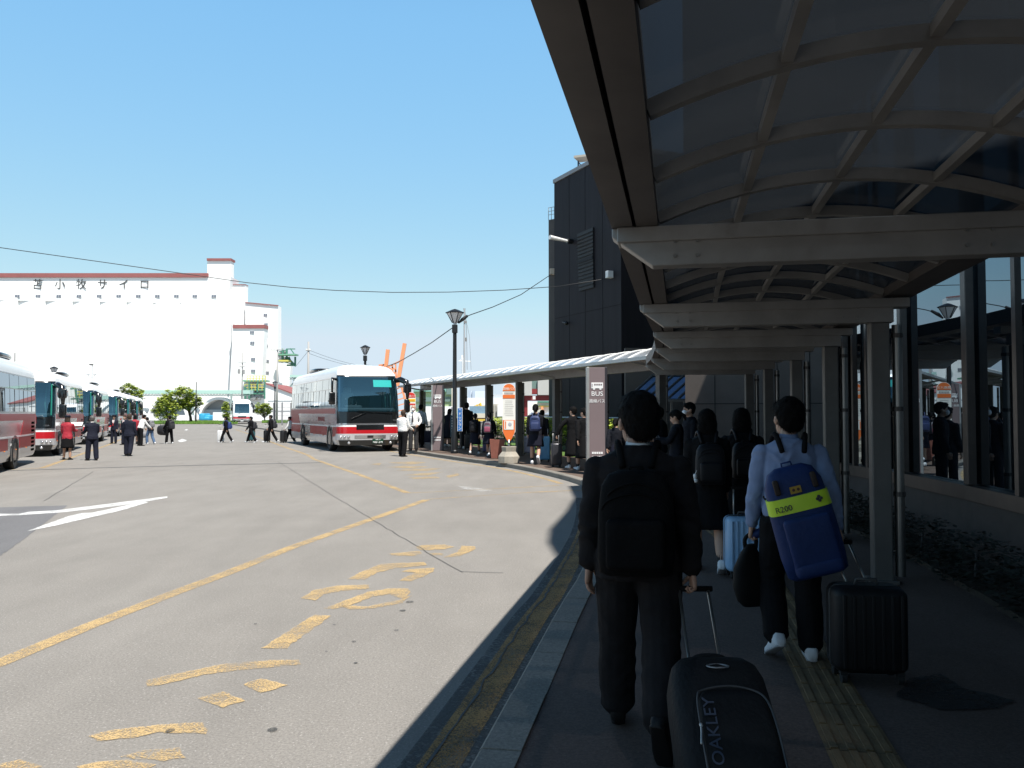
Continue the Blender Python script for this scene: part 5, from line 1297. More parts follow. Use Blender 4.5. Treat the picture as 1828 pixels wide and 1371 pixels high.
def stop(px, D, label, style):
    X = (px - CX) / F * D; T = thing('bus_stop_sign', label, 'bus stop sign', (X, D, PZ), 0)
    w = .195; zt, zs, zp = 2.38, .94, .66
    def outline(ins):
        k = w - ins; P = [V((-k, 0, zs)), V((-k + .01, 0, zs - .02))]
        P = [V((-.045 + ins * .5, 0, zp)), V((-k * .62, 0, zp + .13)), V((-k, 0, zs))]
        L = [V((-k, 0, zt - w))] + [V((-k * cos(pi * q / 12), 0, zt - w + k * sin(pi * q / 12))) for q in range(1, 12)] + [V((k, 0, zt - w))]
        return P + L + [V((-p.x, 0, p.z)) for p in P[::-1]]
    mb = MB(); mb.prism([p + V((0, .02, 0)) for p in outline(0)], V((0, -.035, 0))); mb.build('plate', SWHITE, T)
    main = SORANGE if style == 'o' else SRED
    def band(nm, m, z0, z1, x=None, y=-.019):
        k = w - .014; mb = MB(); pts = []
        N = 14
        L = []; R = []
        for q in range(N + 1):
            z = z0 + (z1 - z0) * q / N
            if z > zt - w: hw = sqrt(max(0, k * k - (z - zt + w) ** 2))
            elif z >= zs: hw = k
            else: t = (z - zp) / (zs - zp); hw = .04 + (k - .04) * max(0, t) ** .8
            if x: hw = min(hw, x)
            L.append(V((-hw, y, z))); R.append(V((hw, y, z)))
        mb.prism(L + R[::-1], V((0, -.005, 0))); return mb.build(nm, m, T)
    band('top_panel', main, 2.155, zt - .016)
    text('路線バス' if style == 'o' else '高速バス', .088, SWHITE, 'lettering', T, planeM((0, -.026, 2.215), (1, 0, 0), (0, 0, 1)), .002)
    if style == 'o':
        mb = MB(); [mb.box((-.12 + q * .04, -.021, 2.09), (.028, .006, .05)) for q in range(7)]; mb.build('stop_name', mat('ink_grey', (.35, .34, .32), .6), T)
        band('orange_band', main, 1.93, 2.04); band('lower_panel', main, zp + .0, 1.28)
        mb = MB(); mb.box((0, -.028, 1.13), (.28, .008, .27)); mb.build('notice', SWHITE, T)
        mb = MB(); mb.ell((.03, -.034, 1.15), (.055, .004, .06), 12, 6); mb.build('notice_picture', mat('print_grey', (.42, .42, .46), .6), T)
        mb = MB(); mb.box((-.1, -.033, 1.13), (.03, .004, .22)); mb.build('notice_stripe', main, T)
        mb = MB()
        for r in range(9): mb.box((random.uniform(-.02, .02), -.019, 1.86 - r * .055), (.27 - random.uniform(0, .06), .004, .008))
        mb.build('timetable_print', mat('print_pale', (.5, .49, .46), .6), T)
    else:
        band('yellow_band', SYEL, 1.98, 2.1); band('red_strip', main, 1.84, 1.9)
        mb = MB(); [mb.box((-.12 + q * .06, -.025, 2.04), (.04, .006, .045)) for q in range(5)]; mb.build('print', SORANGE, T)
    mb = MB(); mb.tube([(0, .0, .3), (0, 0, .7)], .03, 10); mb.build('pole', ALU, T, smooth=True)
    mb = MB()
    for r, z in ((.055, .58), (.055, .5)): mb.lathe([(r, z), (r, z + .02)], (0, 0, 0), 10)
    mb.build('pole_collar', STEELD, T)
    mb = MB(); prof = [(.34, 0), (.34, .2), (.22, .34), (.24, .47), (.24, .49)]
    vs = []; fs = []
    for r, z in prof:
        for k in range(8): a = pi / 8 + pi / 4 * k; vs.append((r * cos(a), r * .95 * sin(a), z))
    for i in range(len(prof) - 1):
        for k in range(8): fs.append((i * 8 + k, i * 8 + (k + 1) % 8, i * 8 + 8 + (k + 1) % 8, i * 8 + 8 + k))
    fs += [tuple(range(8))[::-1], tuple(range(32, 40))]; mb.add(vs, fs)
    mb.build('concrete_base', mat('base_concrete', (.33, .30, .25), .85, var=.25, vs=4, bump=.3), T, bevel=.008)
stop(908.5, 24.9, 'orange and white bus stop sign with a rounded top on an octagonal concrete base', 'o')
stop(734, 35.2, 'red, yellow and white bus stop sign behind the masked man', 'r')
def dogsign():
    T = thing('vertical_sign', 'narrow blue sign reading ドッグラン strapped to the near lamp post', 'sign', (-2.0, 30.86, PZ))
    z0, z1 = AT(820, 770, 30.86).z - PZ, AT(820, 728, 30.86).z - PZ
    mb = MB(); mb.box((.06, 0, (z0 + z1) / 2), (.19, .025, z1 - z0)); mb.build('board', PWHITE, T, bevel=.004)
    mb = MB(); mb.box((.06, -.015, (z0 + z1) / 2), (.16, .008, z1 - z0 - .03)); mb.build('blue_panel', SBLUE, T)
    n = '↑ドッグラン'; k = (z1 - z0 - .06) / len(n)
    for i, ch in enumerate(n): text(ch, k * .98, PWHITE, 'lettering', T, planeM((.06, -.021, z1 - .03 - k * (i + .5)), (1, 0, 0), (0, 0, 1)), .002)
dogsign()
def board():
    T = thing('direction_board', 'small dark teal board with faint white lettering beside the blue sign', 'sign', ((807 - CX) / F * 35, 35, PZ))
    mb = MB(); mb.box((0, 0, .95), (.14, .05, .9)); mb.build('board', mat('board_teal', (.02, .09, .13), .4), T, bevel=.01)
    mb = MB(); mb.box((0, 0, .25), (.05, .04, .5)); mb.build('post', ALU, T)
    mb = MB(); [mb.box((0, -.028, 1.28 - q * .11), (.04, .004, .06)) for q in range(6)]; mb.build('print', PWHITE, T)
board()
def planter():
    D = 27.6; T = thing('terracotta_planter', 'tall terracotta planter box left of the orange stop sign base', 'planter', ((888 - CX) / F * D, D, PZ))
    m = mat('terracotta', (.24, .085, .06), .75, var=.15); mb = MB(); h = .62
    vs = []
    for z, k in ((0, .2), (h, .25), (h, .22), (h - .08, .21)):
        for a in range(4): vs.append((k * (1 if a in (1, 2) else -1), k * (1 if a > 1 else -1), z))
    fs = [(3, 2, 1, 0)] + [(i * 4 + k, i * 4 + (k + 1) % 4, i * 4 + 4 + (k + 1) % 4, i * 4 + 4 + k) for i in range(3) for k in range(4)] + [(12, 13, 14, 15)]
    mb.add(vs, fs); mb.build('box', m, T); mb = MB(); mb.box((0, 0, h - .07), (.41, .41, .03)); mb.build('soil', SOIL, T)
planter()
# ------------------------------------------------------------------ people
SKIN = mat('skin', (.45, .27, .19), .55, var=.06, vs=12); SKIN2 = mat('skin_tan', (.36, .21, .15), .55)
HAIRB = mat('hair_black', (.006, .0055, .0055), .7, spec=.12, bump=.6, bs=60, stretch=(6, 6, .7)); HAIRG = mat('hair_brown', (.06, .04, .03), .65, spec=.2, bump=.5, bs=60)
SUIT = mat('suit_charcoal', (.011, .010, .011), .85, spec=.15, var=.25, vs=9, bump=.25, bs=25); NAVY = mat('suit_navy', (.012, .014, .026), .8, spec=.2, var=.2)
BLKC = mat('cloth_black', (.008, .008, .009), .88, spec=.12, var=.3, bump=.2, bs=25); UNI = mat('uniform_dark', (.011, .012, .017), .85, spec=.15, var=.25)
SKIRT = mat('skirt_navy', (.011, .012, .022), .85, spec=.15, var=.25); GREYT = mat('trousers_grey', (.035, .034, .036), .8, spec=.2, var=.2)
REDJ = mat('jacket_red', (.36, .018, .035), .7, var=.15); SHIRTW = mat('shirt_white', (.78, .78, .77), .75, bump=.1, bs=20)
SHIRTB = mat('shirt_light_blue', (.19, .25, .40), .8, var=.08, bump=.25, bs=16); SHIRTP = mat('shirt_pale_blue', (.45, .53, .62), .8, var=.15, vs=20)
SHOEB = mat('shoe_black', (.009, .008, .008), .55, spec=.2); SHOEW = mat('shoe_white', (.72, .73, .75), .5, var=.06, vs=20); SOLE = mat('sole_grey', (.4, .41, .43), .7)
MASK = mat('face_mask', (.8, .81, .83), .7); TIE = mat('tie_dark', (.02, .015, .02), .6); TIER = mat('tie_red', (.3, .02, .03), .6); JEAN = mat('jeans_blue', (.06, .11, .2), .8, var=.2)
SOCKB = mat('sock_black', (.012, .012, .013), .8); EYE = mat('eye_dark', (.02, .015, .012), .3); LIP = mat('lip', (.32, .13, .11), .5)
BAKE = []
def rotx(p, a, o): q = p - o; return o + V((q.x, q.y * cos(a) - q.z * sin(a), q.y * sin(a) + q.z * cos(a)))

def limb(mb, pts, rs, n=12, fl=1.0):
    """tapered closed limb with rounded ends; fl squashes it front to back"""
    P = [V(p) for p in pts]; d0 = (P[0] - P[1]).normalized(); d1 = (P[-1] - P[-2]).normalized()
    P = [P[0] + d0 * rs[0] * .6] + P + [P[-1] + d1 * rs[-1] * .7]; R = [rs[0] * .5] + list(rs) + [rs[-1] * .45]
    mb.tube(P, R, n)
def smooth_path(a, b, c, ra, rb, rc, k=4):
    """joint bend rounded over a few samples"""
    P = []; R = []
    for i in range(k): t = i / k; P.append(a.lerp(b, t)); R.append(ra + (rb - ra) * t)
    e = (b - a).normalized(); f = (c - b).normalized()
    P.append(b + (f - e) * .012); R.append(rb)
    for i in range(1, k + 1): t = i / k; P.append(b.lerp(c, t)); R.append(rb + (rc - rb) * t)
    return P, R

def hand(mb, w, d, nrm, th, curl, s=1.0, seg=6):
    """w wrist, d along the forearm, nrm palm normal (towards the palm side), th thumb side"""
    d = d.normalized(); nrm = (nrm - d * nrm.dot(d)).normalized(); th = d.cross(nrm) if th > 0 else nrm.cross(d)
    mb.rings([(w - d * .02 * s, th * .024 * s, nrm * .019 * s), (w + d * .005, th * .026 * s, nrm * .018 * s), (w + d * .035 * s, th * .036 * s, nrm * .016 * s), (w + d * .075 * s, th * .041 * s, nrm * .015 * s), (w + d * .092 * s, th * .038 * s, nrm * .012 * s)], 12, 2.6)
    for k, (o, L) in enumerate(((.030, .068), (.0105, .077), (-.0095, .071), (-.028, .056))):
        p = w + d * .085 * s + th * o * s; a = curl * (.85 + .12 * k); P = [p]; q = p; ang = a * .45
        for f in (.45, .31, .24):
            q = q + (d * cos(ang) + nrm * sin(ang)) * L * f * s; P.append(q); ang += a * .75
        mb.tube(P, [.0092 * s, .0088 * s, .0078 * s, .0058 * s], seg)
    p = w + d * .025 * s + th * .03 * s; q = p + (d * .6 + th * .7 + nrm * .35).normalized() * .036 * s; r = q + (d * .85 + th * .15 + nrm * (.3 + curl * .3)).normalized() * .032 * s; e = r + (d * .9 - th * .1 * curl + nrm * (.3 + .3 * curl)).normalized() * .025 * s
    mb.tube([p - th * .012 * s, q, r, e], [.013 * s, .011 * s, .0095 * s, .007 * s], seg)

def queue(o, voxel, smooth=2, wr=0, wscale=14, extra=None, wdir=None):
    BAKE.append((o, voxel, smooth, wr, wscale, extra, wdir))

def person(label, loc, head, Hgt, top, bottom, shoes, hair, hairm, pose=None, group=None, det=.018, mask=False, tie=None, hat=None, sock=SOCKB, skin=SKIN, face=False, w=1.0, coat=.0, collar=None, shirt=None, hs=1.1):
    p = dict(ll=(0, 0, .04, 0), rl=(0, 0, .04, 0), la=(0, .12, .15), ra=(0, .12, .15), lean=0, turn=0, nod=0, lc=.5, rc=.5, twist=0, roll=0)
    p.update(pose or {})
    B = MB(); hands = MB()
    hipz = .9; lean = -p['lean']; O = V((0, 0, .93))
    def tr(q): return rotx(V(q), lean, O)
    # legs
    legs = {}
    for s, key in ((-1, 'll'), (1, 'rl')):
        fx, kn, ab, ft = p[key]; hip = V((s * .088 * w, 0, hipz))
        k = hip + V((s * sin(ab), sin(fx) * cos(ab), -cos(fx) * cos(ab))) * .42
        a2 = fx - kn; an = k + V((s * sin(ab) * .5, sin(a2), -cos(a2))) * .41
        fd = V((s * .12, cos(ft), sin(ft))).normalized(); legs[s] = (hip, k, an, fd)
    low = min(min(l[2].z - .075 * (1 if True else 0) for l in legs.values()), min((l[2] + l[3] * .15).z - .055 for l in legs.values()))
    dz = -low
    def up(q): return V(q) + V((0, 0, dz))
    legs = {s: (up(a), up(b), up(c), d) for s, (a, b, c, d) in legs.items()}
    O = up(O)
    def T(q): return rotx(up(q), lean, O)
    tw = Matrix.Rotation(p['twist'], 3, 'Z')
    def TT(q):  # chest twist grows upward
        q = V(q); f = max(0, min(1, (q.z - 1.0) / .3)); R = Matrix.Rotation(p['twist'] * f, 3, 'Z'); return T(R @ q)
    # body
    for s in (-1, 1):
        h, k, a, fd = legs[s]; P, R = smooth_path(h, k, a, .083 * w, .056, .037)
        R[5:8] = [.053, .056, .05]; limb(B, P, R)
        P = [a + fd * -.05 + V((0, 0, -.035)), a + fd * .03 + V((0, 0, -.04)), a + fd * .15 + V((0, 0, -.055))]; limb(B, P, [.024, .026, .02], 10)
    def torso(mb, tab, n=18, pw=2.3, z_off=0):
        rg = []
        for z, x, y, cy in tab:
            c = TT((0, cy, z)); xa = TT((x, cy, z)) - c; ya = TT((0, cy + y, z)) - c; rg.append((c, xa, ya))
        mb.rings(rg, n, pw)
    torso(B, [(.82, .10 * w, .08, 0), (.88, .155 * w, .105, -.005), (.97, .155 * w, .105, -.005), (1.08, .135 * w, .095, 0), (1.22, .15 * w, .108, .005), (1.34, .16 * w, .1, 0), (1.41, .13 * w, .075, -.01), (1.455, .06, .058, -.012)])
    nk0, nk1 = TT((0, -.015, 1.42)), TT((0, .008, 1.53)); hc = TT((0, .022, 1.592))
    limb(B, [nk0, nk1], [.056, .053], 12)
    HR = Matrix.Rotation(p['twist'] * .6 + p['turn'], 3, 'Z') @ Matrix.Rotation(-p['nod'] + lean * .5, 3, 'X') @ Matrix.Rotation(p['roll'], 3, 'Y')
    def hd(x, y, z): return hc + HR @ V((x, y, z))
    def HS(mb, i0=0):
        mb.v[i0:] = [hc + (v - hc) * hs for v in mb.v[i0:]]
        return mb
    i0 = len(B.v)
    B.ell(hd(0, -.012, .018), (.074, .093, .096), 18, 12, HR); B.ell(hd(0, .022, -.045), (.056, .066, .066), 16, 10, HR); B.ell(hd(0, .055, -.085), (.028, .026, .024), 10, 7, HR)
    B.tube([hd(0, .082, .008), hd(0, .094, -.022), hd(0, .104, -.036)], [.008, .012, .0135], 8); B.ell(hd(0, .086, -.04), (.017, .014, .009), 8, 6, HR)
    for s in (-1, 1): B.ell(hd(s * .076, -.008, -.012), (.012, .02, .032), 10, 7, HR)
    HS(B, i0)
    arms = {}
    for s, key in ((-1, 'la'), (1, 'ra')):
        fx, ab, el = p[key][:3]; out = p[key][3] if len(p[key]) > 3 else 0
        R = Matrix.Rotation(p['twist'], 3, 'Z') @ Matrix.Identity(3)
        sh = TT((s * .176 * w, -.012, 1.368))
        def dirv(f, o): return R @ V((s * sin(o), sin(f) * cos(o), -cos(f) * cos(o)))
        e = sh + dirv(fx - p['lean'] * .0, ab) * .275; wv = dirv(fx + el, ab * .4 + out); wr = e + wv * .25
        arms[s] = (sh, e, wr, wv); P, Rr = smooth_path(sh, e, wr, .05, .04, .027); limb(B, P, Rr)
        pn = R @ V((-s, .0, 0)) * (1) + R @ V((0, -.25, 0)); 
        hand(hands, wr, wv, pn, s if False else (1 if s > 0 else -1), p['rc' if s > 0 else 'lc'])
    # hand orientation: thumbs point forward
    rz = head
    sc = Hgt / (1.592 + .118 * hs)
    body = B.build('person', skin, None); body.data.transform(Matrix.Translation(body.location)); body.location = loc; body.rotation_euler = (0, 0, rz); body.scale = (sc,) * 3
    tag(body, label, 'person', group)
    hands_out = hands
    queue(body, min(det, .013), 2, 0, 1, hands)
    def part(nm, mb, m, vox=None, sm=2, wr=0, ws=14, sharp=False):
        o = mb.build(nm, m, body); queue(o, vox or det, sm, wr, ws); return o
    wk = .006 if det < .012 else .004
    # bottoms
    if bottom[0] == 'trousers':
        m = MB()
        for s in (-1, 1):
            h, k, a, fd = legs[s]; P, R = smooth_path(h, k, a - (a - k).normalized() * .012, .106 * w, .082 * w, .078 * w); R[5:8] = [.083 * w, .084 * w, .08 * w]; limb(m, P, R, 14)
        torso(m, [(.80, .10 * w, .09, 0), (.87, .168 * w, .122, -.01), (.96, .166 * w, .118, -.006), (1.04, .15 * w, .108, 0)]); part('trousers', m, bottom[1], wr=wk * .8, ws=7)
        zb = .96
    else:
        ln = bottom[2] if len(bottom) > 2 else .5; m = MB(); rg = []; zt = 1.06
        N = 32; vs = []; fs = []; lv = 9
        kx = max(abs(legs[-1][1].y), abs(legs[1][1].y))
        for i in range(lv):
            t = i / (lv - 1); z = zt - (zt - ln) * t; cy = (legs[-1][1].y + legs[1][1].y) * .5 * t * .6
            for k in range(N):
                a = 2 * pi * k / N; pl = 1 + .05 * t * cos(a * 12)
                rx = (.145 + .095 * t ** .7) * w * pl; ry = (.105 + (.09 + kx * .35) * t ** .7) * pl
                vs.append(T((rx * cos(a), cy + ry * sin(a), z)))
        fs = [(i * N + k, i * N + N + k, i * N + N + (k + 1) % N, i * N + (k + 1) % N) for i in range(lv - 1) for k in range(N)] + [tuple(range(N)), tuple(range((lv - 1) * N, lv * N))[::-1]]
        m.add(vs, fs); o = m.build('skirt', bottom[1], body, smooth=True)
    # tops
    kind, tm = top[0], top[1]; m = MB()
    if kind in ('jacket', 'coat'):
        zb = .80 if kind == 'jacket' else .62
        tab = [(zb, .185 * w, .135, -.01), (zb + .1, .188 * w, .138, -.012), (.98, .172 * w, .128, -.008), (1.08, .160 * w, .120, -.004), (1.22, .178 * w, .130, 0), (1.33, .190 * w, .125, -.006), (1.395, .172 * w, .10, -.015), (1.435, .105 * w, .08, -.02), (1.462, .075, .068, -.02)]
        sl = (.064, .062, .052)
    else:
        zb = .93; tab = [(zb, .172 * w, .125, -.005), (1.0, .180 * w, .132, -.005), (1.1, .168 * w, .125, 0), (1.22, .176 * w, .128, .002), (1.33, .182 * w, .12, -.004), (1.40, .155 * w, .095, -.013), (1.44, .085, .072, -.018), (1.455, .07, .064, -.018)]
        sl = (.060, .056, .042)
    torso(m, tab, 20)
    for s in (-1, 1):
        sh, e, wv, d = arms[s]; short = kind == 'tee'
        P, R = smooth_path(sh, e, wv - d * (.012 if not short else .2), sl[0], sl[1], sl[2]); limb(m, P, R, 14)
    part({'jacket': 'jacket', 'coat': 'coat'}.get(kind, 'shirt'), m, tm, wr=wk * 1.2, ws=10)
    if collar:
        m = MB(); c0, c1 = TT((0, -.012, 1.445)), TT((0, -.006, 1.485)); xa = TT((.064, -.012, 1.445)) - c0; ya = TT((0, .054, 1.452)) - c0
        m.rings([(c0 - (c1 - c0) * .4, xa * 1.1, ya * 1.15), (c0, xa, ya), (c1, xa * .93, ya * .95)], 18); o = m.build('collar', collar, body, smooth=True)
    if shirt:
        m = MB(); a, b, c = TT((-.055, .10, 1.43)), TT((.055, .10, 1.43)), TT((0, .145, 1.12)); a2, b2 = TT((-.05, .132, 1.3)), TT((.05, .132, 1.3))
        m.prism([a, a2, c, b2, b], T((0, .02, 0)) - T((0, 0, 0))); m.build('shirt_front', shirt, body)
    if tie:
        m = MB(); f = .012 if not shirt else .03; P_ = lambda x, y, z: TT((x, y, z))
        m.prism([P_(-.014, .085 + f, 1.43), P_(-.012, .125 + f, 1.34), P_(-.032, .137 + f, 1.1), P_(0, .137 + f, 1.06), P_(.032, .137 + f, 1.1), P_(.012, .125 + f, 1.34), P_(.014, .085 + f, 1.43)], P_(0, .012, 1.2) - P_(0, 0, 1.2)); m.build('tie', tie, body)
    # shoes and socks
    for s in (-1, 1):
        h, k, a, fd = legs[s]; upv = (k - a).normalized(); dn = V((0, 0, 1)) - fd * fd.z; dn.normalize(); sd = fd.cross(dn)
        m = MB(); base = a - dn * .062
        rr = []
        for t, wd, ht, hh in ((-.082, .024, .02, .045), (-.074, .038, .05, .066), (-.035, .043, .06, .078), (.02, .042, .054, .062), (.09, .044, .032, .03), (.15, .043, .027, .022), (.19, .032, .02, .014), (.205, .014, .01, .008)):
            rr.append((base + fd * t + dn * (hh * .55 + .0), sd * wd, dn * (hh * .55 + .012)))
        m.rings(rr, 14, 2.6); so_ = m.build('shoe', shoes, body, smooth=True)
        m = MB(); rr = [(base + fd * t + dn * -.004, sd * wd, dn * .010) for t, wd in ((-.08, .02), (-.072, .036), (0, .038), (.09, .046), (.15, .045), (.195, .034), (.212, .012))]; m.rings(rr, 14, 3); m.build('sole', SOLE if shoes is SHOEW else SHOEB, so_, smooth=True)
        if sock and bottom[0] == 'skirt':
            m = MB(); m.tube([a + V((0, 0, -.02)), a.lerp(k, .28)], [.043, .049], 12); m.build('sock', sock, body, smooth=True)
    # head
    m = MB(); HM = hairm
    if hair in ('short', 'bob', 'pony', 'long'):
        m.ell(hd(0, -.024, .032), (.085, .099, .098), 20, 14, HR); m.ell(hd(0, .035, .075), (.068, .062, .042), 16, 10, HR)
        if hair == 'short':
            m.ell(hd(0, -.052, -.018), (.076, .058, .065), 16, 10, HR)
            for s in (-1, 1): m.ell(hd(s * .060, -.03, .022), (.02, .05, .045), 10, 8, HR)
        if hair in ('bob', 'long'):
            L = .11 if hair == 'bob' else .2
            m.rings([(hd(0, -.03, .02), HR @ V((.09, 0, 0)), HR @ V((0, .085, 0))), (hd(0, -.04, -.05), HR @ V((.096, 0, 0)), HR @ V((0, .075, 0))), (hd(0, -.05, -L), HR @ V((.09, 0, 0)), HR @ V((0, .058, 0))), (hd(0, -.055, -L - .02), HR @ V((.07, 0, 0)), HR @ V((0, .04, 0)))], 18)
        if hair == 'pony':
            m.ell(hd(0, -.05, -.01), (.075, .06, .06), 14, 9, HR); m.ell(hd(0, -.12, .015), (.036, .036, .038), 12, 8, HR); m.tube([hd(0, -.13, .02), hd(0, -.16, -.03), hd(0, -.15, -.12)], [.024, .034, .016], 8)
    elif hair == 'bald':
        m.ell(hd(0, -.05, -.012), (.079, .058, .05), 16, 10, HR); [m.ell(hd(s * .064, -.025, .0), (.016, .04, .04), 10, 7, HR) for s in (-1, 1)]
    HS(m); ho = m.build('hair', HM, body); queue(ho, min(det, .011), 2, .007 if det < .012 else .004, 30 if det < .012 else 26)
    if hat:
        m = MB(); rr = [(hd(0, -.015, .062), HR @ V((.094, 0, 0)), HR @ V((0, .107, 0))), (hd(0, -.02, .105), HR @ V((.093, 0, 0)), HR @ V((0, .105, 0))), (hd(0, -.022, .128), HR @ V((.07, 0, 0)), HR @ V((0, .08, 0)))]
        m.rings(rr, 18); m.rings([(hd(0, .0, .058), HR @ V((.105, 0, 0)), HR @ V((0, .13, 0))), (hd(0, 0, .066), HR @ V((.104, 0, 0)), HR @ V((0, .129, 0)))], 18); HS(m); m.build('hat', hat, body, smooth=True)
    if mask:
        m = MB(); m.ell(hd(0, .068, -.046), (.056, .044, .046), 14, 9, HR); m.tube([hd(.05, .06, -.03), hd(.079, -.005, -.012)], .003, 5); m.tube([hd(-.05, .06, -.03), hd(-.079, -.005, -.012)], .003, 5); HS(m); m.build('mask', MASK, body, smooth=True)
    if face or mask:
        for s in (-1, 1):
            m = MB(); m.ell(hd(s * .03, .079, .004), (.012, .007, .006), 10, 6, HR); HS(m); m.build('eye', EYE, body, smooth=True)
            m = MB(); m.tube([hd(s * .016, .086, .024), hd(s * .034, .083, .029), hd(s * .046, .073, .024)], .0035, 5); HS(m); m.build('eyebrow', HM, body)
        if not mask: m = MB(); m.ell(hd(0, .082, -.066), (.022, .01, .006), 10, 6, HR); HS(m); m.build('mouth', LIP, body, smooth=True)
    # handy world points
    Mw = Matrix.LocRotScale(V(loc), body.rotation_euler, V((sc,) * 3))
    body_info = dict(o=body, M=Mw, arms={s: Mw @ (a[2] + a[3] * .09) for s, a in arms.items()}, T=lambda q: Mw @ TT(q), sc=sc, rz=rz)
    return body_info

def at_px(px, py, z=0.0):
    g = G(px, py, z); return V((g.x, g.y, z))
def ph(px, fy, hy, z=0.0):
    g = at_px(px, fy, z); return g, (HC + (HZ - hy) / F * g.y) - z
WALK1 = dict(ll=(.42, .12, .03, .12), rl=(-.38, .18, .03, -.42), la=(-.35, .12, .2), ra=(.32, .1, .3))
WALK2 = dict(rl=(.42, .12, .03, .12), ll=(-.38, .18, .03, -.42), ra=(-.35, .12, .2), la=(.32, .1, .3))
STAND = dict(la=(.05, .1, .25), ra=(-.05, .1, .25))

# ------------------------------------------------------------------ luggage
def bmat(name, c, **k): return mat(name, c, **{'rough': .75, 'var': .15, 'vs': 12, **k})
def suitcase(label, loc, rz, w, d, h, m, trim, group=None, handle=.0, tilt=0, ribs=True, lean=0):
    T = thing('suitcase', label, 'suitcase', loc, rz, group); T.rotation_euler = (tilt, 0, rz)
    mb = MB(); mb.rbox((0, 0, h / 2 + .055), (w, d, h), .05); mb.build('shell', m, T, smooth=True, auto=50)
    if ribs:
        for s in (-1, 1):
            mb = MB()
            for k in range(7): x = -w * .38 + w * .76 * k / 6; mb.rbox((x, s * (d / 2), h / 2 + .055), (w * .05, .012, h * .86), .004, n=4)
            mb.build('rib', m, T, smooth=True, auto=50)
    mb = MB(); mb.rbox((0, 0, h / 2 + .055), (w + .006, .016, h + .006), .05); mb.build('zip_band', trim, T, smooth=True, auto=50)
    for x in (-1, 1):
        for y in (-1, 1):
            mb = MB(); c = V((x * (w / 2 - .05), y * (d / 2 - .05), .03)); mb.tube([c - V((.014, 0, 0)), c + V((.014, 0, 0))], .03, 12); mb.box(c + V((0, 0, .028)), (.04, .04, .02)); mb.build('wheel', RUBBER, T, smooth=True, auto=40)
    mb = MB(); mb.tube([(-.06, 0, h + .05), (-.055, 0, h + .085), (.055, 0, h + .085), (.06, 0, h + .05)], .01, 8); mb.build('carry_handle', trim, T, smooth=True)
    if handle:
        mb = MB()
        for x in (-1, 1): mb.tube([(x * .08, d * .3, h), (x * .08, d * .3, h + handle)], .007, 6)
        hh = mb.build('handle_rods', ALU, T, smooth=True); mb = MB(); mb.tube([(-.1, d * .3, h + handle), (.1, d * .3, h + handle)], .014, 8); mb.build('grip', BLKC, hh, smooth=True)
    return T
def backpack(label, who, m, m2=None, w=.3, d=.17, h=.42, z=1.18, y=-.135, dx=0, roll=0, group=None, tall=1.0, straps=True, cat='backpack', zips=True, sm=None):
    """on the wearer's back, straps over the shoulders"""
    o = who['o']; sc = who['sc']; c = who['T']((dx, y - d / 2 - .01, z))
    T = thing('backpack', label, cat, c, who['rz'], group, sc)
    R = Matrix.Rotation(roll, 3, 'Y')
    mb = MB(); rg = []
    for t, k, e in ((-.5, .8, .6), (-.47, .95, .85), (-.3, 1, 1), (.1, .98, .95), (.35, .9, .8), (.46, .72, .6), (.5, .45, .35)): rg.append((R @ V((0, 0, t * h)), R @ V((w / 2 * k, 0, 0)), R @ V((0, d / 2 * e, 0))))
    mb.rings(rg, 24, 3.6); mb.build('pack', m, T, smooth=True)
    mb = MB(); mb.rbox(R @ V((0, -d / 2 - .012, -h * .18)), (w * .74, .07, h * .48), .03, R); mb.build('pocket', m2 or m, T, smooth=True)
    mb = MB(); mb.tube([R @ V((-.035, d * .2, h * .47)), R @ V((-.03, d * .2, h * .53)), R @ V((.03, d * .2, h * .53)), R @ V((.035, d * .2, h * .47))], .007, 6); mb.build('top_loop', m, T, smooth=True)
    for zz, k in (((.40, .8), (.30, .95)) if zips else ()):
        mb = MB(); mb.tube(catmull([R @ V((-w * .46 * k, -d * .22, h * (zz - .28))), R @ V((-w * .40 * k, -d * .40, h * (zz - .1))), R @ V((0, -d * .46, h * zz * .98)), R @ V((w * .40 * k, -d * .40, h * (zz - .1))), R @ V((w * .46 * k, -d * .22, h * (zz - .28)))], 6), .005, 6); mb.build('zip', m2 or m, T, smooth=True)
    if straps:
        for s in (-1, 1):
            Mi = Matrix.LocRotScale(c, T.rotation_euler, T.scale).inverted()
            P = [Mi @ who['T'](q) for q in ((s * .07, y, 1.36), (s * .095, -.06, 1.472), (s * .105, .03, 1.462), (s * .11, .125, 1.36), (s * .13, .135, 1.2), (s * .165, .05, 1.08), (s * .15, y, 1.02))]
            P = catmull(P, 4); mb = MB(); mb.tube(P, .018, 7); mb.build('strap', sm or m, T, smooth=True)
    return T
def duffel(label, c, rz, L, r, m, hang=.0, group=None, cat='bag', sy=1.0):
    T = thing('duffel_bag', label, cat, c, rz, group)
    mb = MB(); mb.rings([(V((x, 0, 0)), V((0, r * k, 0)), V((0, 0, r * k * sy))) for x, k in ((-L / 2, .6), (-L / 2 + .03, .92), (-L / 4, 1), (L / 4, 1), (L / 2 - .03, .92), (L / 2, .6))], 18, 2.6); mb.build('bag_body', m, T, smooth=True)
    for s in (-1, 1):
        mb = MB(); mb.tube(catmull([(-L * .22, s * r * .5, r * .8 * sy), (-L * .12, s * r * .2, r * sy + hang), (L * .12, s * r * .2, r * sy + hang), (L * .22, s * r * .5, r * .8 * sy)], 5), .011, 6); mb.build('handle', m, T, smooth=True)
    return T
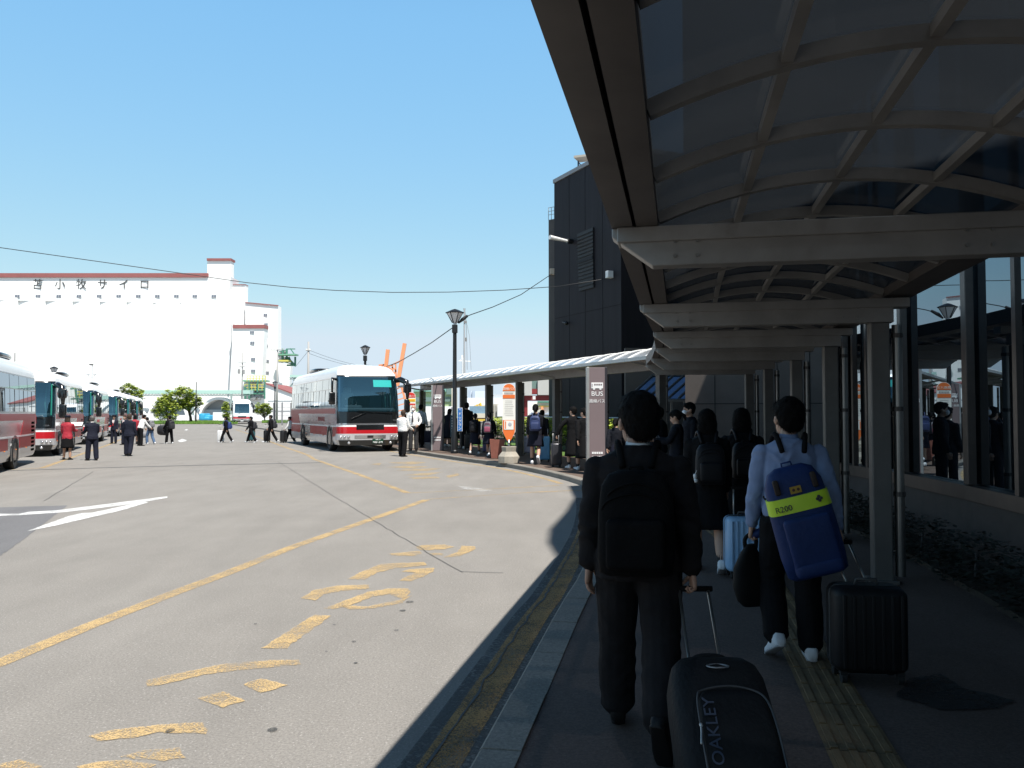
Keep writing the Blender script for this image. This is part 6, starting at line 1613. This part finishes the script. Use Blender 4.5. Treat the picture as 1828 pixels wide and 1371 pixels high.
# ------------------------------------------------------------------ the cast
def P_(label, px, fy, hy, rz, top, bottom, shoes, hair, hm, z=0.0, D=None, **k):
    if D: g = V(((px - CX) / F * D, D, z)); h = HC + (HZ - hy) / F * D - z
    else: g, h = ph(px, fy, hy, z)
    return person(label, (g.x, g.y, z), rz, h, top, bottom, shoes, hair, hm, **k)
J, TR, SK = 'jacket', 'trousers', 'skirt'
# --- foreground walkers
n1 = P_('big man in a dark suit with a black backpack, pulling a suitcase, nearest walker', 1141, 1312, 699, -.19, (J, SUIT), (TR, SUIT), SHOEB, 'short', HAIRB, PZ, w=1.15, det=.0085, hs=1.24, collar=SHIRTW, skin=SKIN2,
        pose=dict(ll=(.24, .05, .03, .05), rl=(-.20, .55, .03, -1.05), la=(-.04, .13, .16), ra=(-.16, .17, .12), turn=.4, nod=-.05, rc=1.9, lc=.45, lean=.02))
backpack('black backpack worn by the big man in the dark suit', n1, mat('bag_black', (.0045, .0045, .005), .8, spec=.1, var=.3, bump=.2, bs=40), None, .37, .2, .5, 1.1, -.135)
n2 = P_('man in a light blue shirt with a big blue backpack, white sneakers, in the shade', 1414, 1170, 711, -.12, ('shirt', SHIRTB), (TR, BLKC), SHOEW, 'short', HAIRB, PZ, w=1.02, det=.0085, hs=1.16, collar=SHIRTB,
        pose=dict(rl=(-.06, .02, .03, 0), ll=(.26, .78, .05, -.45), lean=.05, la=(.10, .16, .16), ra=(-.3, .26, .12), turn=.25, lc=1.7, rc=1.8, roll=.03))
BLUEB = mat('bag_blue', (.003, .022, .11), .65, var=.2, vs=6, bump=.2, bs=30); LIME = mat('reflective_lime', (.62, .85, .04), .4)
bp = backpack('large blue backpack with a lime yellow stripe on the man in the light blue shirt', n2, BLUEB, BLUEB, .40, .2, .72, .92, -.13, dx=.03, roll=-.26, zips=False, sm=BLKC)
R = Matrix.Rotation(-.26, 3, 'Y')
mb = MB(); rg = []
for t, e in ((.075, 0), (.2, 0)): pass
mb.rings([(R @ V((0, 0, .075)), R @ V((.1995, 0, 0)), R @ V((0, .101, 0))), (R @ V((0, 0, .175)), R @ V((.195, 0, 0)), R @ V((0, .0945, 0)))], 24, 3.6); o = mb.build('reflective_stripe', LIME, bp, smooth=True, auto=40)
yb = -.103
text('R200', .052, INK, 'lettering', bp, planeM(R @ V((-.115, yb, .112)), R @ V((1, .04, 0)), R @ V((0, .06, 1))), .002)
mb = MB()
for a in range(4): c = V((.115 + .011 * cos(a * pi / 2), yb + .001, .128 + .013 * sin(a * pi / 2))); mb.ell(R @ c, (.011, .004, .010), 8, 6)
mb.build('clover_mark', INK, bp, smooth=True)
mb = MB(); mb.box(R @ V((-.01, -.094, .215)), (.07, .006, .045), M=R); mb.build('label_patch', mat('patch_gold', (.42, .26, .03), .5), bp); mb = MB(); mb.ell(R @ V((-.024, -.098, .215)), (.01, .003, .01), 8, 5); mb.ell(R @ V((.006, -.098, .215)), (.01, .003, .01), 8, 5); mb.build('patch_mark', mat('patch_brown', (.09, .03, .02), .6), bp)
for x in (-.12, .12):
    mb = MB(); mb.rbox(R @ V((x, -.078, .25)), (.035, .04, .1), .012, R); mb.build('strap_tab', mat('tab_brown', (.03, .018, .014), .7), bp, smooth=True)
mb = MB(); mb.rbox(R @ V((.0, -.1, -.29)), (.3, .11, .11), .04, R); mb.build('lower_pouch', BLUEB, bp, smooth=True)
n3 = P_('student with bobbed black hair and a dark skirt, bare calves, ahead of the suited man', 1264, 1018, 731, -.1, (J, BLKC), (SK, BLKC, .46), SHOEW, 'bob', HAIRB, PZ, det=.011, pose=dict(ll=(.18, .08, .03, 0), rl=(-.18, .25, .03, -.4), la=(.05, .1, .2), ra=(.1, .1, .2)))
b3 = backpack('black school backpack with a small white charm on the bobbed student', n3, mat('bag_school', (.007, .007, .009), .6, spec=.25, var=.2), None, .31, .19, .42, 1.15)
mb = MB(); mb.ell((-.17, -.1, -.12), (.02, .02, .028), 10, 7); mb.ell((-.165, -.1, -.165), (.026, .022, .022), 10, 7); mb.tube([(-.15, -.08, -.06), (-.168, -.1, -.1)], .004, 5); mb.build('charm', SHIRTW, b3, smooth=True)
n4 = P_('student with long black hair walking beside the bobbed student', 1326, 1003, 729, -.1, (J, BLKC), (SK, BLKC, .44), SHOEW, 'bob', HAIRB, PZ, det=.011, pose=dict(ll=(-.15, .2, .03, -.3), rl=(.15, .08, .03, 0), la=(.1, .1, .25), ra=(.1, .1, .2)))
backpack('dark backpack on the student beside the bobbed one', n4, MC['bag_school'], None, .3, .18, .4, 1.15)
# --- students deeper under the canopy
P_('student with a side parted head turned left, partly hidden by the big man', 1176, 0, 727, .9, (J, UNI), (TR, UNI), SHOEW, 'short', HAIRB, PZ, D=15.5, det=.014, face=True, pose=STAND)
q2 = P_('student looking down at a white paper, hair tied back', 1207, 0, 733, 1.2, (J, UNI), (SK, SKIRT, .46), SHOEW, 'pony', HAIRB, PZ, D=14, det=.014, face=True, pose=dict(la=(.5, .05, 1.2), ra=(.5, .05, 1.2), nod=.35))
hp = q2['arms'][1]; mb = MB(); mb.box(q2['T']((.0, .36, 1.22)), (.2, .006, .29), M=Matrix.Rotation(1.2, 3, 'Z') @ Matrix.Rotation(-.7, 3, 'X')); tag(mb.build('paper_sheet', PWHITE), 'white sheet of paper held by the student with tied hair', 'paper')
P_('student in a white face mask standing in the shade, turned to the left', 1231, 0, 719, 1.75, (J, UNI), (TR, UNI), SHOEW, 'short', HAIRB, PZ, D=14.6, det=.014, mask=True, pose=STAND)
P_('student in dark clothes glimpsed between the nearer pillar and the big man', 1099, 0, 744, -.3, (J, UNI), (SK, SKIRT, .44), SHOEW, 'pony', HAIRB, PZ, D=19.5, det=.016, pose=WALK1)
# --- by the far shelter
P_('student in a long black coat reaching out for a black suitcase', 1023, 836, 726, .25, ('coat', BLKC), (SK, BLKC, .34), SHOEW, 'short', HAIRB, PZ, det=.014, pose=dict(la=(.15, .75, .1), ra=(0, .08, .1), turn=.5, ll=(.12, .05, .03, 0), rl=(-.1, .1, .03, -.1), lc=1.6))
P_('student in black half hidden behind the nearer mauve pillar', 1043, 840, 725, .2, ('coat', BLKC), (SK, BLKC, .38), SHOEW, 'short', HAIRB, PZ, det=.014, face=True, pose=dict(WALK1, turn=.6))
s5 = P_('student with a royal blue backpack and a mid length skirt, one foot lifted', 956, 828, 722, -.1, (J, UNI), (SK, SKIRT, .50), SHOEW, 'pony', HAIRB, PZ, det=.014, pose=dict(ll=(.05, .03, .03, 0), rl=(-.05, .75, .02, -.8), la=(.05, .12, .3), ra=(.05, .12, .3)))
backpack('royal blue backpack with pale straps on the student between two suitcases', s5, mat('bag_royal', (.02, .035, .11), .6, var=.2), None, .31, .18, .44, 1.17)
P_('student whose bun shows just behind the one with the royal blue backpack', 968, 816, 732, -.3, (J, UNI), (SK, SKIRT, .48), SHOEW, 'pony', HAIRB, PZ, det=.016, pose=STAND)
s4 = P_('student in a dark skirt with a grey and pink backpack near the terracotta planter', 873, 815, 734, -.2, (J, UNI), (SK, SKIRT, .52), SHOEW, 'pony', HAIRB, PZ, det=.015, pose=dict(WALK1, turn=.5), mask=True)
backpack('grey backpack with a pink pocket on the student near the terracotta planter', s4, mat('bag_grey', (.12, .12, .14), .7, var=.2), mat('bag_pink', (.3, .07, .12), .7), .3, .17, .42, 1.16)
s3 = P_('student in a navy skirt stepping forward right of the blue sign', 848, 811, 736, -.2, (J, UNI), (SK, SKIRT, .46), SHOEW, 'pony', HAIRB, PZ, det=.015, pose=dict(WALK2, turn=.3), mask=True)
backpack('black backpack on the student right of the blue sign', s3, MC['bag_school'], None, .3, .17, .4, 1.16)
P_('tall student in black standing behind the lamp post', 833, 801, 719, -.1, (J, BLKC), (TR, BLKC), SHOEW, 'short', HAIRB, PZ, det=.016, pose=STAND)
P_('student in a long dark coat leaning from behind the farther mauve pillar', 799, 797, 729, -.5, ('coat', NAVY), (SK, NAVY, .36), SHOEW, 'bob', HAIRB, PZ, det=.016, pose=dict(lean=.25, la=(.4, .1, .5), ra=(.4, .1, .5)))
P_('student in maroon just left of the lamp post', 812, 800, 736, -.2, (J, mat('cloth_maroon', (.06, .015, .025), .8, var=.2)), (SK, SKIRT, .45), SHOEW, 'bob', HAIRB, PZ, det=.016, pose=STAND)
# --- staff at the coach
P_('coach driver in a white shirt and black trousers with his back turned, on the road', 719, 815, 732, -.45, ('shirt', SHIRTW), (TR, BLKC), SHOEB, 'short', HAIRG, 0, det=.013, w=1.08, pose=dict(la=(.3, .15, .7), ra=(.25, .12, .9), ll=(.12, .06, .07, 0), rl=(-.14, .1, .07, -.1), turn=.5))
P_('balding man in a white shirt, dark tie and mask facing the camera', 738, 805, 723, pi - .15, ('shirt', SHIRTW), (TR, GREYT), SHOEB, 'bald', HAIRG, PZ, det=.013, mask=True, tie=TIE, collar=SHIRTW, pose=dict(la=(-.05, .45, .9, -.5), ra=(.1, .2, .3), lc=1.0))
P_('man in a pale blue shirt with his back turned behind the masked man', 750, 798, 722, -.25, ('shirt', SHIRTP), (TR, BLKC), SHOEB, 'short', HAIRB, PZ, det=.014, pose=dict(lean=.1, la=(.2, .1, .3), ra=(.15, .15, .3), ll=(.1, .05, .05, 0), rl=(-.1, .1, .05, 0)))
P_('dark haired person half hidden by the coach mirror', 729, 796, 728, -.4, (J, UNI), (TR, UNI), SHOEB, 'short', HAIRB, PZ, det=.018, pose=STAND)
# --- in the yard, left
P_('woman in a red jacket, black skirt and dark hat with her back to the camera', 119.5, 821, 742, .15, (J, REDJ), (SK, BLKC, .46), SHOEB, 'bob', HAIRG, 0, det=.012, hat=NAVY, sock=None, pose=dict(la=(.25, .12, .8), ra=(.55, .1, 1.0), ll=(.02, .02, .05, 0), rl=(-.02, .02, .05, 0)))
mb = MB(); g = AT(137, 757, 33.4); mb.box(g, (.42, .02, .3), M=Matrix.Rotation(.3, 3, 'Z') @ Matrix.Rotation(-1.1, 3, 'X')); tag(mb.build('paper_list', PWHITE), 'white paper list held out by the woman in the red jacket', 'paper')
P_('grey haired man in a navy suit leaning left beside the woman in red', 164, 822, 742, .75, (J, NAVY), (TR, NAVY), SHOEB, 'short', mat('hair_grey', (.10, .09, .085), .6), 0, det=.012, w=1.12, collar=SHIRTW, pose=dict(la=(.4, .1, .9), ra=(.3, .1, .8), lean=.06, ll=(.1, .05, .06, 0), rl=(-.06, .05, .06, 0)))
P_('man in a dark suit, white shirt and tie facing the camera beside the coaches', 203, 792, 741, pi + .1, (J, NAVY), (TR, NAVY), SHOEB, 'short', HAIRB, 0, det=.014, shirt=SHIRTW, tie=TIER, face=True, hat=NAVY, pose=dict(la=(.02, .1, .3), ra=(.5, .1, 1.0)))
P_('brown haired man in a navy suit walking away in the middle of the yard', 230, 814, 739, .08, (J, NAVY), (TR, NAVY), SHOEB, 'short', HAIRG, 0, det=.012, w=1.14, pose=dict(la=(.12, .12, .35), ra=(.0, .12, .25), ll=(.08, .05, .03, 0), rl=(-.12, .25, .0, -.3)))
P_('man with a red tie partly hidden behind the suited walker', 222, 794, 741, pi - .2, (J, NAVY), (TR, NAVY), SHOEB, 'short', HAIRG, 0, det=.018, shirt=SHIRTW, tie=TIER, face=True, pose=STAND)
P_('person in a red jacket glimpsed right behind the suited walker', 240, 793, 741, .5, (J, REDJ), (SK, BLKC, .45), SHOEB, 'bob', HAIRB, 0, det=.018, pose=STAND)
P_('person in a white shirt and black trousers bending forward', 250, 796, 739, -.5, ('shirt', SHIRTW), (TR, BLKC), SHOEB, 'short', HAIRB, 0, det=.015, pose=dict(lean=.35, la=(.5, .1, .3), ra=(.6, .1, .3), ll=(.05, .05, .07, 0), rl=(-.02, .03, .07, 0)))
s8 = P_('student in blue jeans crouching forward with a grey bag on the back', 268, 793, 742, 1.1, (J, UNI), (TR, JEAN), SHOEW, 'short', HAIRB, 0, det=.015, pose=dict(lean=.45, la=(.7, .1, .4), ra=(.4, .1, .3), ll=(.4, .5, .05, 0), rl=(-.1, .4, .05, -.3)))
backpack('grey backpack on the student in blue jeans', s8, mat('bag_pale_grey', (.2, .2, .21), .7, var=.2), None, .3, .2, .42, 1.16)
duffel('grey duffel bag dangling beside the student in blue jeans', AT(252, 776, 44.5), .4, .55, .17, MC['bag_pale_grey'], .18)
s9 = P_('student in black with a big backpack, standing alone with a black sports bag', 302, 792, 742, .9, (J, BLKC), (TR, BLKC), SHOEW, 'short', HAIRB, 0, det=.015, w=1.05, pose=dict(la=(.35, .15, .4), ra=(.1, .12, .3), turn=.2, ll=(.12, .05, .08, 0), rl=(-.1, .05, .08, 0)))
backpack('bulky black backpack on the lone student with the sports bag', s9, mat('bag_dark', (.02, .02, .024), .7, var=.3), None, .36, .24, .5, 1.15)
duffel('black sports bag hanging at the front of the lone student', AT(291, 768, 44.2), -.6, .6, .2, MC['bag_dark'], .12, sy=1.35)
def walker(px, label, bag, baglab, fy=790, hy=742.5, top=(J, BLKC), pose=WALK1, mask=False):
    r = P_(label, px, fy, hy, 1.5, top, (TR, BLKC), SHOEW, 'short', HAIRB, 0, det=.015, pose=pose, face=not mask, mask=mask)
    backpack(baglab, r, bag, None, .32, .2, .46, 1.15); return r
G1 = 'suitcases pulled across the yard'
walker(403, 'first student of the file walking left, with a deep blue backpack', mat('bag_navy', (.02, .04, .16), .6, var=.2), 'deep blue backpack on the first student of the file')
g = at_px(394, 789.5); suitcase('white suitcase beside the first student of the file', g, 1.5, .4, .26, .62, mat('case_white', (.78, .78, .78), .35), INK, G1, .35)
walker(448, 'second student of the file walking left, with a black backpack', MC['bag_dark'], 'black backpack on the second student of the file', pose=WALK2)
g = at_px(449.5, 787.5); suitcase('dark teal suitcase behind the legs of the second student of the file', g, 1.5, .42, .26, .62, mat('case_teal', (.02, .09, .10), .35), INK, G1, .35)
walker(483, 'third student of the file walking left, with a black shoulder bag', MC['bag_dark'], 'black bag on the back of the third student of the file', hy=739.5)
g = at_px(476.5, 789.5); suitcase('black suitcase beside the third student of the file', g, 1.5, .42, .26, .62, mat('case_black', (.010, .010, .011), .4), INK, G1, .35)
walker(517, 'last student of the file in a white shirt, by the tail of the coach', mat('bag_mid_grey', (.16, .16, .17), .7, var=.2), 'grey backpack on the white shirted student', top=('shirt', SHIRTW), pose=WALK2)
g = at_px(506, 790.5); suitcase('black suitcase ahead of the white shirted student', g, 1.5, .44, .26, .62, MC['case_black'], INK, G1, .35)
P_('person in a red jacket and white mask standing at the tail of the coach', 524, 783, 738, pi + .2, (J, REDJ), (SK, BLKC, .45), SHOEB, 'bob', HAIRB, 0, det=.016, mask=True, pose=dict(la=(.3, .1, .8), ra=(.3, .1, .8)))
# --- luggage on the far pavement
def case_px(px, fy, wpx, ty, rz, m, label, D=None, **k):
    g = at_px(px, fy, PZ); s = g.y / F; return suitcase(label, (g.x, g.y, PZ), rz, wpx * s, .26, (fy - ty) * s - .055, m, INK, None, **k)
case_px(944, 811, 22, 779, .2, mat('case_lavender', (.42, .43, .58), .35), 'lavender suitcase left of the student with the royal blue backpack', handle=.3)
case_px(973, 824, 19, 779, -.1, mat('case_sky', (.13, .34, .55), .35), 'sky blue suitcase right of the student with the royal blue backpack', handle=.3)
case_px(993, 833.5, 19, 791, .1, mat('case_slate', (.05, .05, .058), .3, .3), 'black suitcase with a silver seam at the reaching student', handle=.34)
case_px(867, 808, 11, 780, .1, mat('case_violet', (.10, .10, .2), .4), 'violet suitcase in front of the legs of the student near the planter', handle=.2)
case_px(763, 792, 15, 769, .1, mat('case_navy', (.012, .02, .055), .4), 'navy suitcase beside the man in the pale blue shirt', handle=.2)
case_px(804, 795, 9, 762, .1, mat('case_indigo', (.015, .02, .07), .4), 'indigo suitcase behind the farther mauve pillar', handle=.2)
case_px(836, 803, 14, 775, .1, MC['case_black'], 'black suitcase behind the legs of the student right of the blue sign', handle=.2)
case_px(786, 792, 8, 770, .1, MC['case_black'], 'black suitcase mostly hidden by the farther mauve pillar') if False else None
# --- luggage near the camera
case_px(1330, 1030, 70, 922, -.05, mat('case_ice', (.27, .45, .66), .35), 'ribbed light blue suitcase between the two students and the man in the light blue shirt', handle=.3)
h2 = n2['arms'][1]
case = case_px(1548, 1212, 126, 1047, -.1, mat('case_matt_black', (.006, .006, .007), .55, spec=.3, var=.2), 'matt black suitcase pulled by the man in the light blue shirt', handle=.0)
b0 = V(case.location) + V((0, .08, .52)); mb = MB()
for x in (-.06, .055): mb.tube([b0 + V((x, 0, -.04)), h2 + V((x, 0, -.01))], .008, 8)
hh = mb.build('handle_rods', STEELB, case, True, smooth=True); mb = MB(); mb.tube([h2 + V((-.075, 0, 0)), h2 + V((.07, 0, 0))], .013, 8); mb.build('grip', BLKC, hh, True, smooth=True)
# hand held black bag with a dangling strap
h1 = n2['arms'][-1]; BB = mat('bag_soft_black', (.006, .006, .006), .75, spec=.15, var=.3)
T = thing('hand_bag', 'limp black bag hanging from the left hand of the man in the light blue shirt', 'bag', (h1.x, h1.y, h1.z))
mb = MB(); rg = [((0, 0, -.05), .03, .03), ((-.005, 0, -.10), .06, .05), ((-.01, 0, -.2), .1, .07), ((0, 0, -.32), .115, .08), ((.01, 0, -.40), .10, .07), ((.01, 0, -.43), .07, .05)]
mb.rings([(V(c), V((a, .02, 0)), V((0, b, 0))) for c, a, b in rg], 20, 2.8); mb.build('bag_body', BB, T, smooth=True)
mb = MB(); mb.tube(catmull([(-.03, 0, -.09), (-.035, 0, -.02), (0, 0, .012), (.035, 0, -.02), (.03, 0, -.09)], 5), .013, 8); mb.build('handle', BB, T, smooth=True)
mb = MB(); mb.tube(catmull([(.06, .02, -.2), (.10, .0, -.38), (.085, 0, -.52), (.095, -.02, -.6), (.12, -.02, -.66)], 6), .009, 6); mb.build('loose_strap', BB, T, smooth=True)
mb = MB(); mb.tube(catmull([(.0, 0, -.0), (.06, -.02, .03), (.15, .02, .06), (.24, .04, .08)], 5), .028, 8); mb.build('strap_roll', BLUEB, T, smooth=True)
# wheeled black trolley bag with piping and lettering, nearest thing to the camera
TB = mat('trolley_fabric', (.010, .010, .011), .7, spec=.25, var=.25, vs=14, bump=.25, bs=60); PIPE = mat('piping_grey', (.05, .05, .052), .5)
hr = n1['arms'][1]
base = V((.80, 2.93, PZ)); T = thing('trolley_bag', 'black wheeled trolley bag with grey lettering, nearest the camera', 'suitcase', base, 0)
top = V((hr.x, hr.y, hr.z)); dirv = (top - base); az = heading(V((dirv.x, dirv.y, 0)).normalized()); til = atan2(sqrt(dirv.x ** 2 + dirv.y ** 2), dirv.z) * .95
T.rotation_euler = (-til, 0, az * .6); Hh = .60; w = .385; d = .24
mb = MB(); rg = []
for t, k, e in ((0, .9, .8), (.03, 1, 1), (.4, 1, 1.02), (.5, .97, .95), (.56, .88, .8), (.595, .72, .6), (.60, .5, .4)): rg.append((V((0, -.02, .06 + t)), V((w / 2 * k, 0, 0)), V((0, d / 2 * e, 0))))
mb.rings(rg, 28, 4.2); mb.build('bag_body', TB, T, smooth=True)
yf = -.02 - d / 2
mb = MB(); rg = [(V((.02, yf - .018, .10)), V((.135, 0, 0)), V((0, .03, 0))), (V((.02, yf - .022, .3)), V((.135, 0, 0)), V((0, .032, 0))), (V((.02, yf - .012, .43)), V((.125, 0, 0)), V((0, .03, 0))), (V((.02, yf + .006, .475)), V((.1, 0, 0)), V((0, .02, 0)))]
mb.rings(rg, 24, 4); mb.build('front_pocket', TB, T, smooth=True)
mb = MB(); P = catmull([(-.118, yf - .044, .1), (-.118, yf - .048, .3), (-.11, yf - .036, .43), (-.08, yf - .022, .47), (.02, yf - .02, .488), (.11, yf - .02, .47), (.148, yf - .034, .42), (.158, yf - .048, .3), (.158, yf - .044, .1)], 6); mb.tube(P, .0045, 6); mb.build('piping', PIPE, T, smooth=True)
mb = MB(); N = 28
vs = []; fs = []
for i in range(N):
    a = 2 * pi * i / N
    for j in range(6): b = 2 * pi * j / 6; r = .034 + .0065 * cos(b); vs.append((.0 + r * 1.15 * cos(a), -.1345 - .004 * sin(b) + .018 * sin(a), .588 + r * .55 * sin(a)))
fs = [(i * 6 + j, ((i + 1) % N) * 6 + j, ((i + 1) % N) * 6 + (j + 1) % 6, i * 6 + (j + 1) % 6) for i in range(N) for j in range(6)]
mb.add(vs, fs)
for q in range(0): pass
em = mb.build('oval_emblem', mat('emblem_silver', (.3, .3, .31), .3, .6), T, smooth=True)
text('OAKLEY', .062, mat('letter_bluegrey', (.045, .058, .09), .6), 'lettering', T, planeM((-.075, yf - .0535, .295), (0, -.02, 1), (-1, 0, 0)), .002, sx=1.1)
mb = MB(); mb.tube(catmull([(-.118, yf - .052, .31), (-.122, yf - .06, .285), (-.13, yf - .062, .24)], 5), .004, 6); mb.ell((-.118, yf - .053, .315), (.007, .006, .009), 8, 6); mb.build('zip_pull', ALU, T, smooth=True)
mb = MB(); mb.tube(catmull([(-.07, -.0, .655), (-.06, -.02, .69), (0, -.025, .70), (.06, -.02, .69), (.07, 0, .655)], 5), .012, 8); mb.build('carry_handle', TB, T, smooth=True)
Mw = Matrix.LocRotScale(T.location, T.rotation_euler, None)
mb = MB()
for x in (-.065, .065): mb.tube([Mw @ V((x, .07, .6)), Mw @ V((x, .07, .64)), hr + V((x * 1.0, 0, 0))], .0075, 8)
rods = mb.build('handle_rods', STEELB, T, True, smooth=True)
mb = MB(); mb.tube([hr + V((-.085, .0, .0)), hr + V((.085, 0, 0))], .013, 10); mb.build('grip', BLKC, rods, True, smooth=True)
for x in (-1, 1):
    mb = MB(); c = V((x * .16, .07, .045)); mb.tube([c - V((.02, 0, 0)), c + V((.02, 0, 0))], .045, 14); mb.build('wheel', RUBBER, T, smooth=True, auto=40)

# ------------------------------------------------------------------ fuse body and cloth volumes into single skins
for (o, vox, sm, wr, ws, extra) in [b[:6] for b in BAKE]:
    r = o.modifiers.new('r', 'REMESH'); r.mode = 'VOXEL'; r.voxel_size = vox; r.use_smooth_shade = True
    s = o.modifiers.new('s', 'SMOOTH'); s.iterations = sm + 1; s.factor = .5
dg = bpy.context.evaluated_depsgraph_get()
for (o, vox, sm, wr, ws, extra) in [b[:6] for b in BAKE]:
    me = bpy.data.meshes.new_from_object(o.evaluated_get(dg)); old = o.data; nm = old.name
    mats = [m for m in old.materials]
    o.modifiers.clear(); o.data = me; bpy.data.meshes.remove(old); me.name = nm
    me.materials.clear(); [me.materials.append(m) for m in mats]
    if wr:
        me.calc_loop_triangles()
        nv = [v.normal.copy() for v in me.vertices]; off = V((hash(o.name) % 97, 3, 5))
        for v, n in zip(me.vertices, nv):
            q = v.co * ws + off
            if nm.startswith('hair'): v.co += n * wr * (noise.noise(q) + .5 * noise.noise(q * 2.1)); continue
            q.z = q.z * 1.25 + .8 * noise.noise(q * .6); q.x += .5 * noise.noise(q * .5 + off)
            v.co += n * wr * (1.1 - 2.4 * abs(noise.noise(q)) + .5 * noise.noise(q * 1.9))
    if extra and extra.v:
        bm = bmesh.new(); bm.from_mesh(me); vs = [bm.verts.new(tuple(v)) for v in extra.v]
        for f in extra.f: bm.faces.new([vs[i] for i in f])
        bm.to_mesh(me); bm.free()
    me.polygons.foreach_set('use_smooth', [True] * len(me.polygons)); me.update()
    if nm.startswith('hair') and vox < .0105 or (nm.startswith('hair') and o.parent and o.parent.location.y < 9):
        rs = random.Random(len(me.vertices)); pol = list(me.polygons); c0 = sum((p.center for p in pol), V()) / len(pol)
        vs = []; fs = []
        for _ in range(2600):
            q = rs.choice(pol); n = q.normal; d = V((0, -.25, -1)) if q.center.z < c0.z + .02 else V((q.center.x - c0.x, q.center.y - c0.y - .02, -.35))
            d = d - n * d.dot(n)
            if d.length < 1e-4: continue
            d.normalize(); d = (d + V((rs.uniform(-.35, .35), rs.uniform(-.35, .35), rs.uniform(-.2, .2))) + n * rs.uniform(.02, .22)).normalized()
            s = n.cross(d).normalized() * rs.uniform(.0012, .0024); L = rs.uniform(.02, .05); b = q.center - n * .002; k = len(vs)
            vs += [b - s, b + s, b + d * L * .6 + n * .004 + s * .6, b + d * L * .6 + n * .004 - s * .6, b + d * L + n * .002]; fs += [(k, k + 1, k + 2, k + 3), (k + 3, k + 2, k + 4)]
        bm = bmesh.new(); bm.from_mesh(me); bv = [bm.verts.new(tuple(v)) for v in vs]
        for f in fs: bm.faces.new([bv[i] for i in f])
        bm.to_mesh(me); bm.free(); me.update()
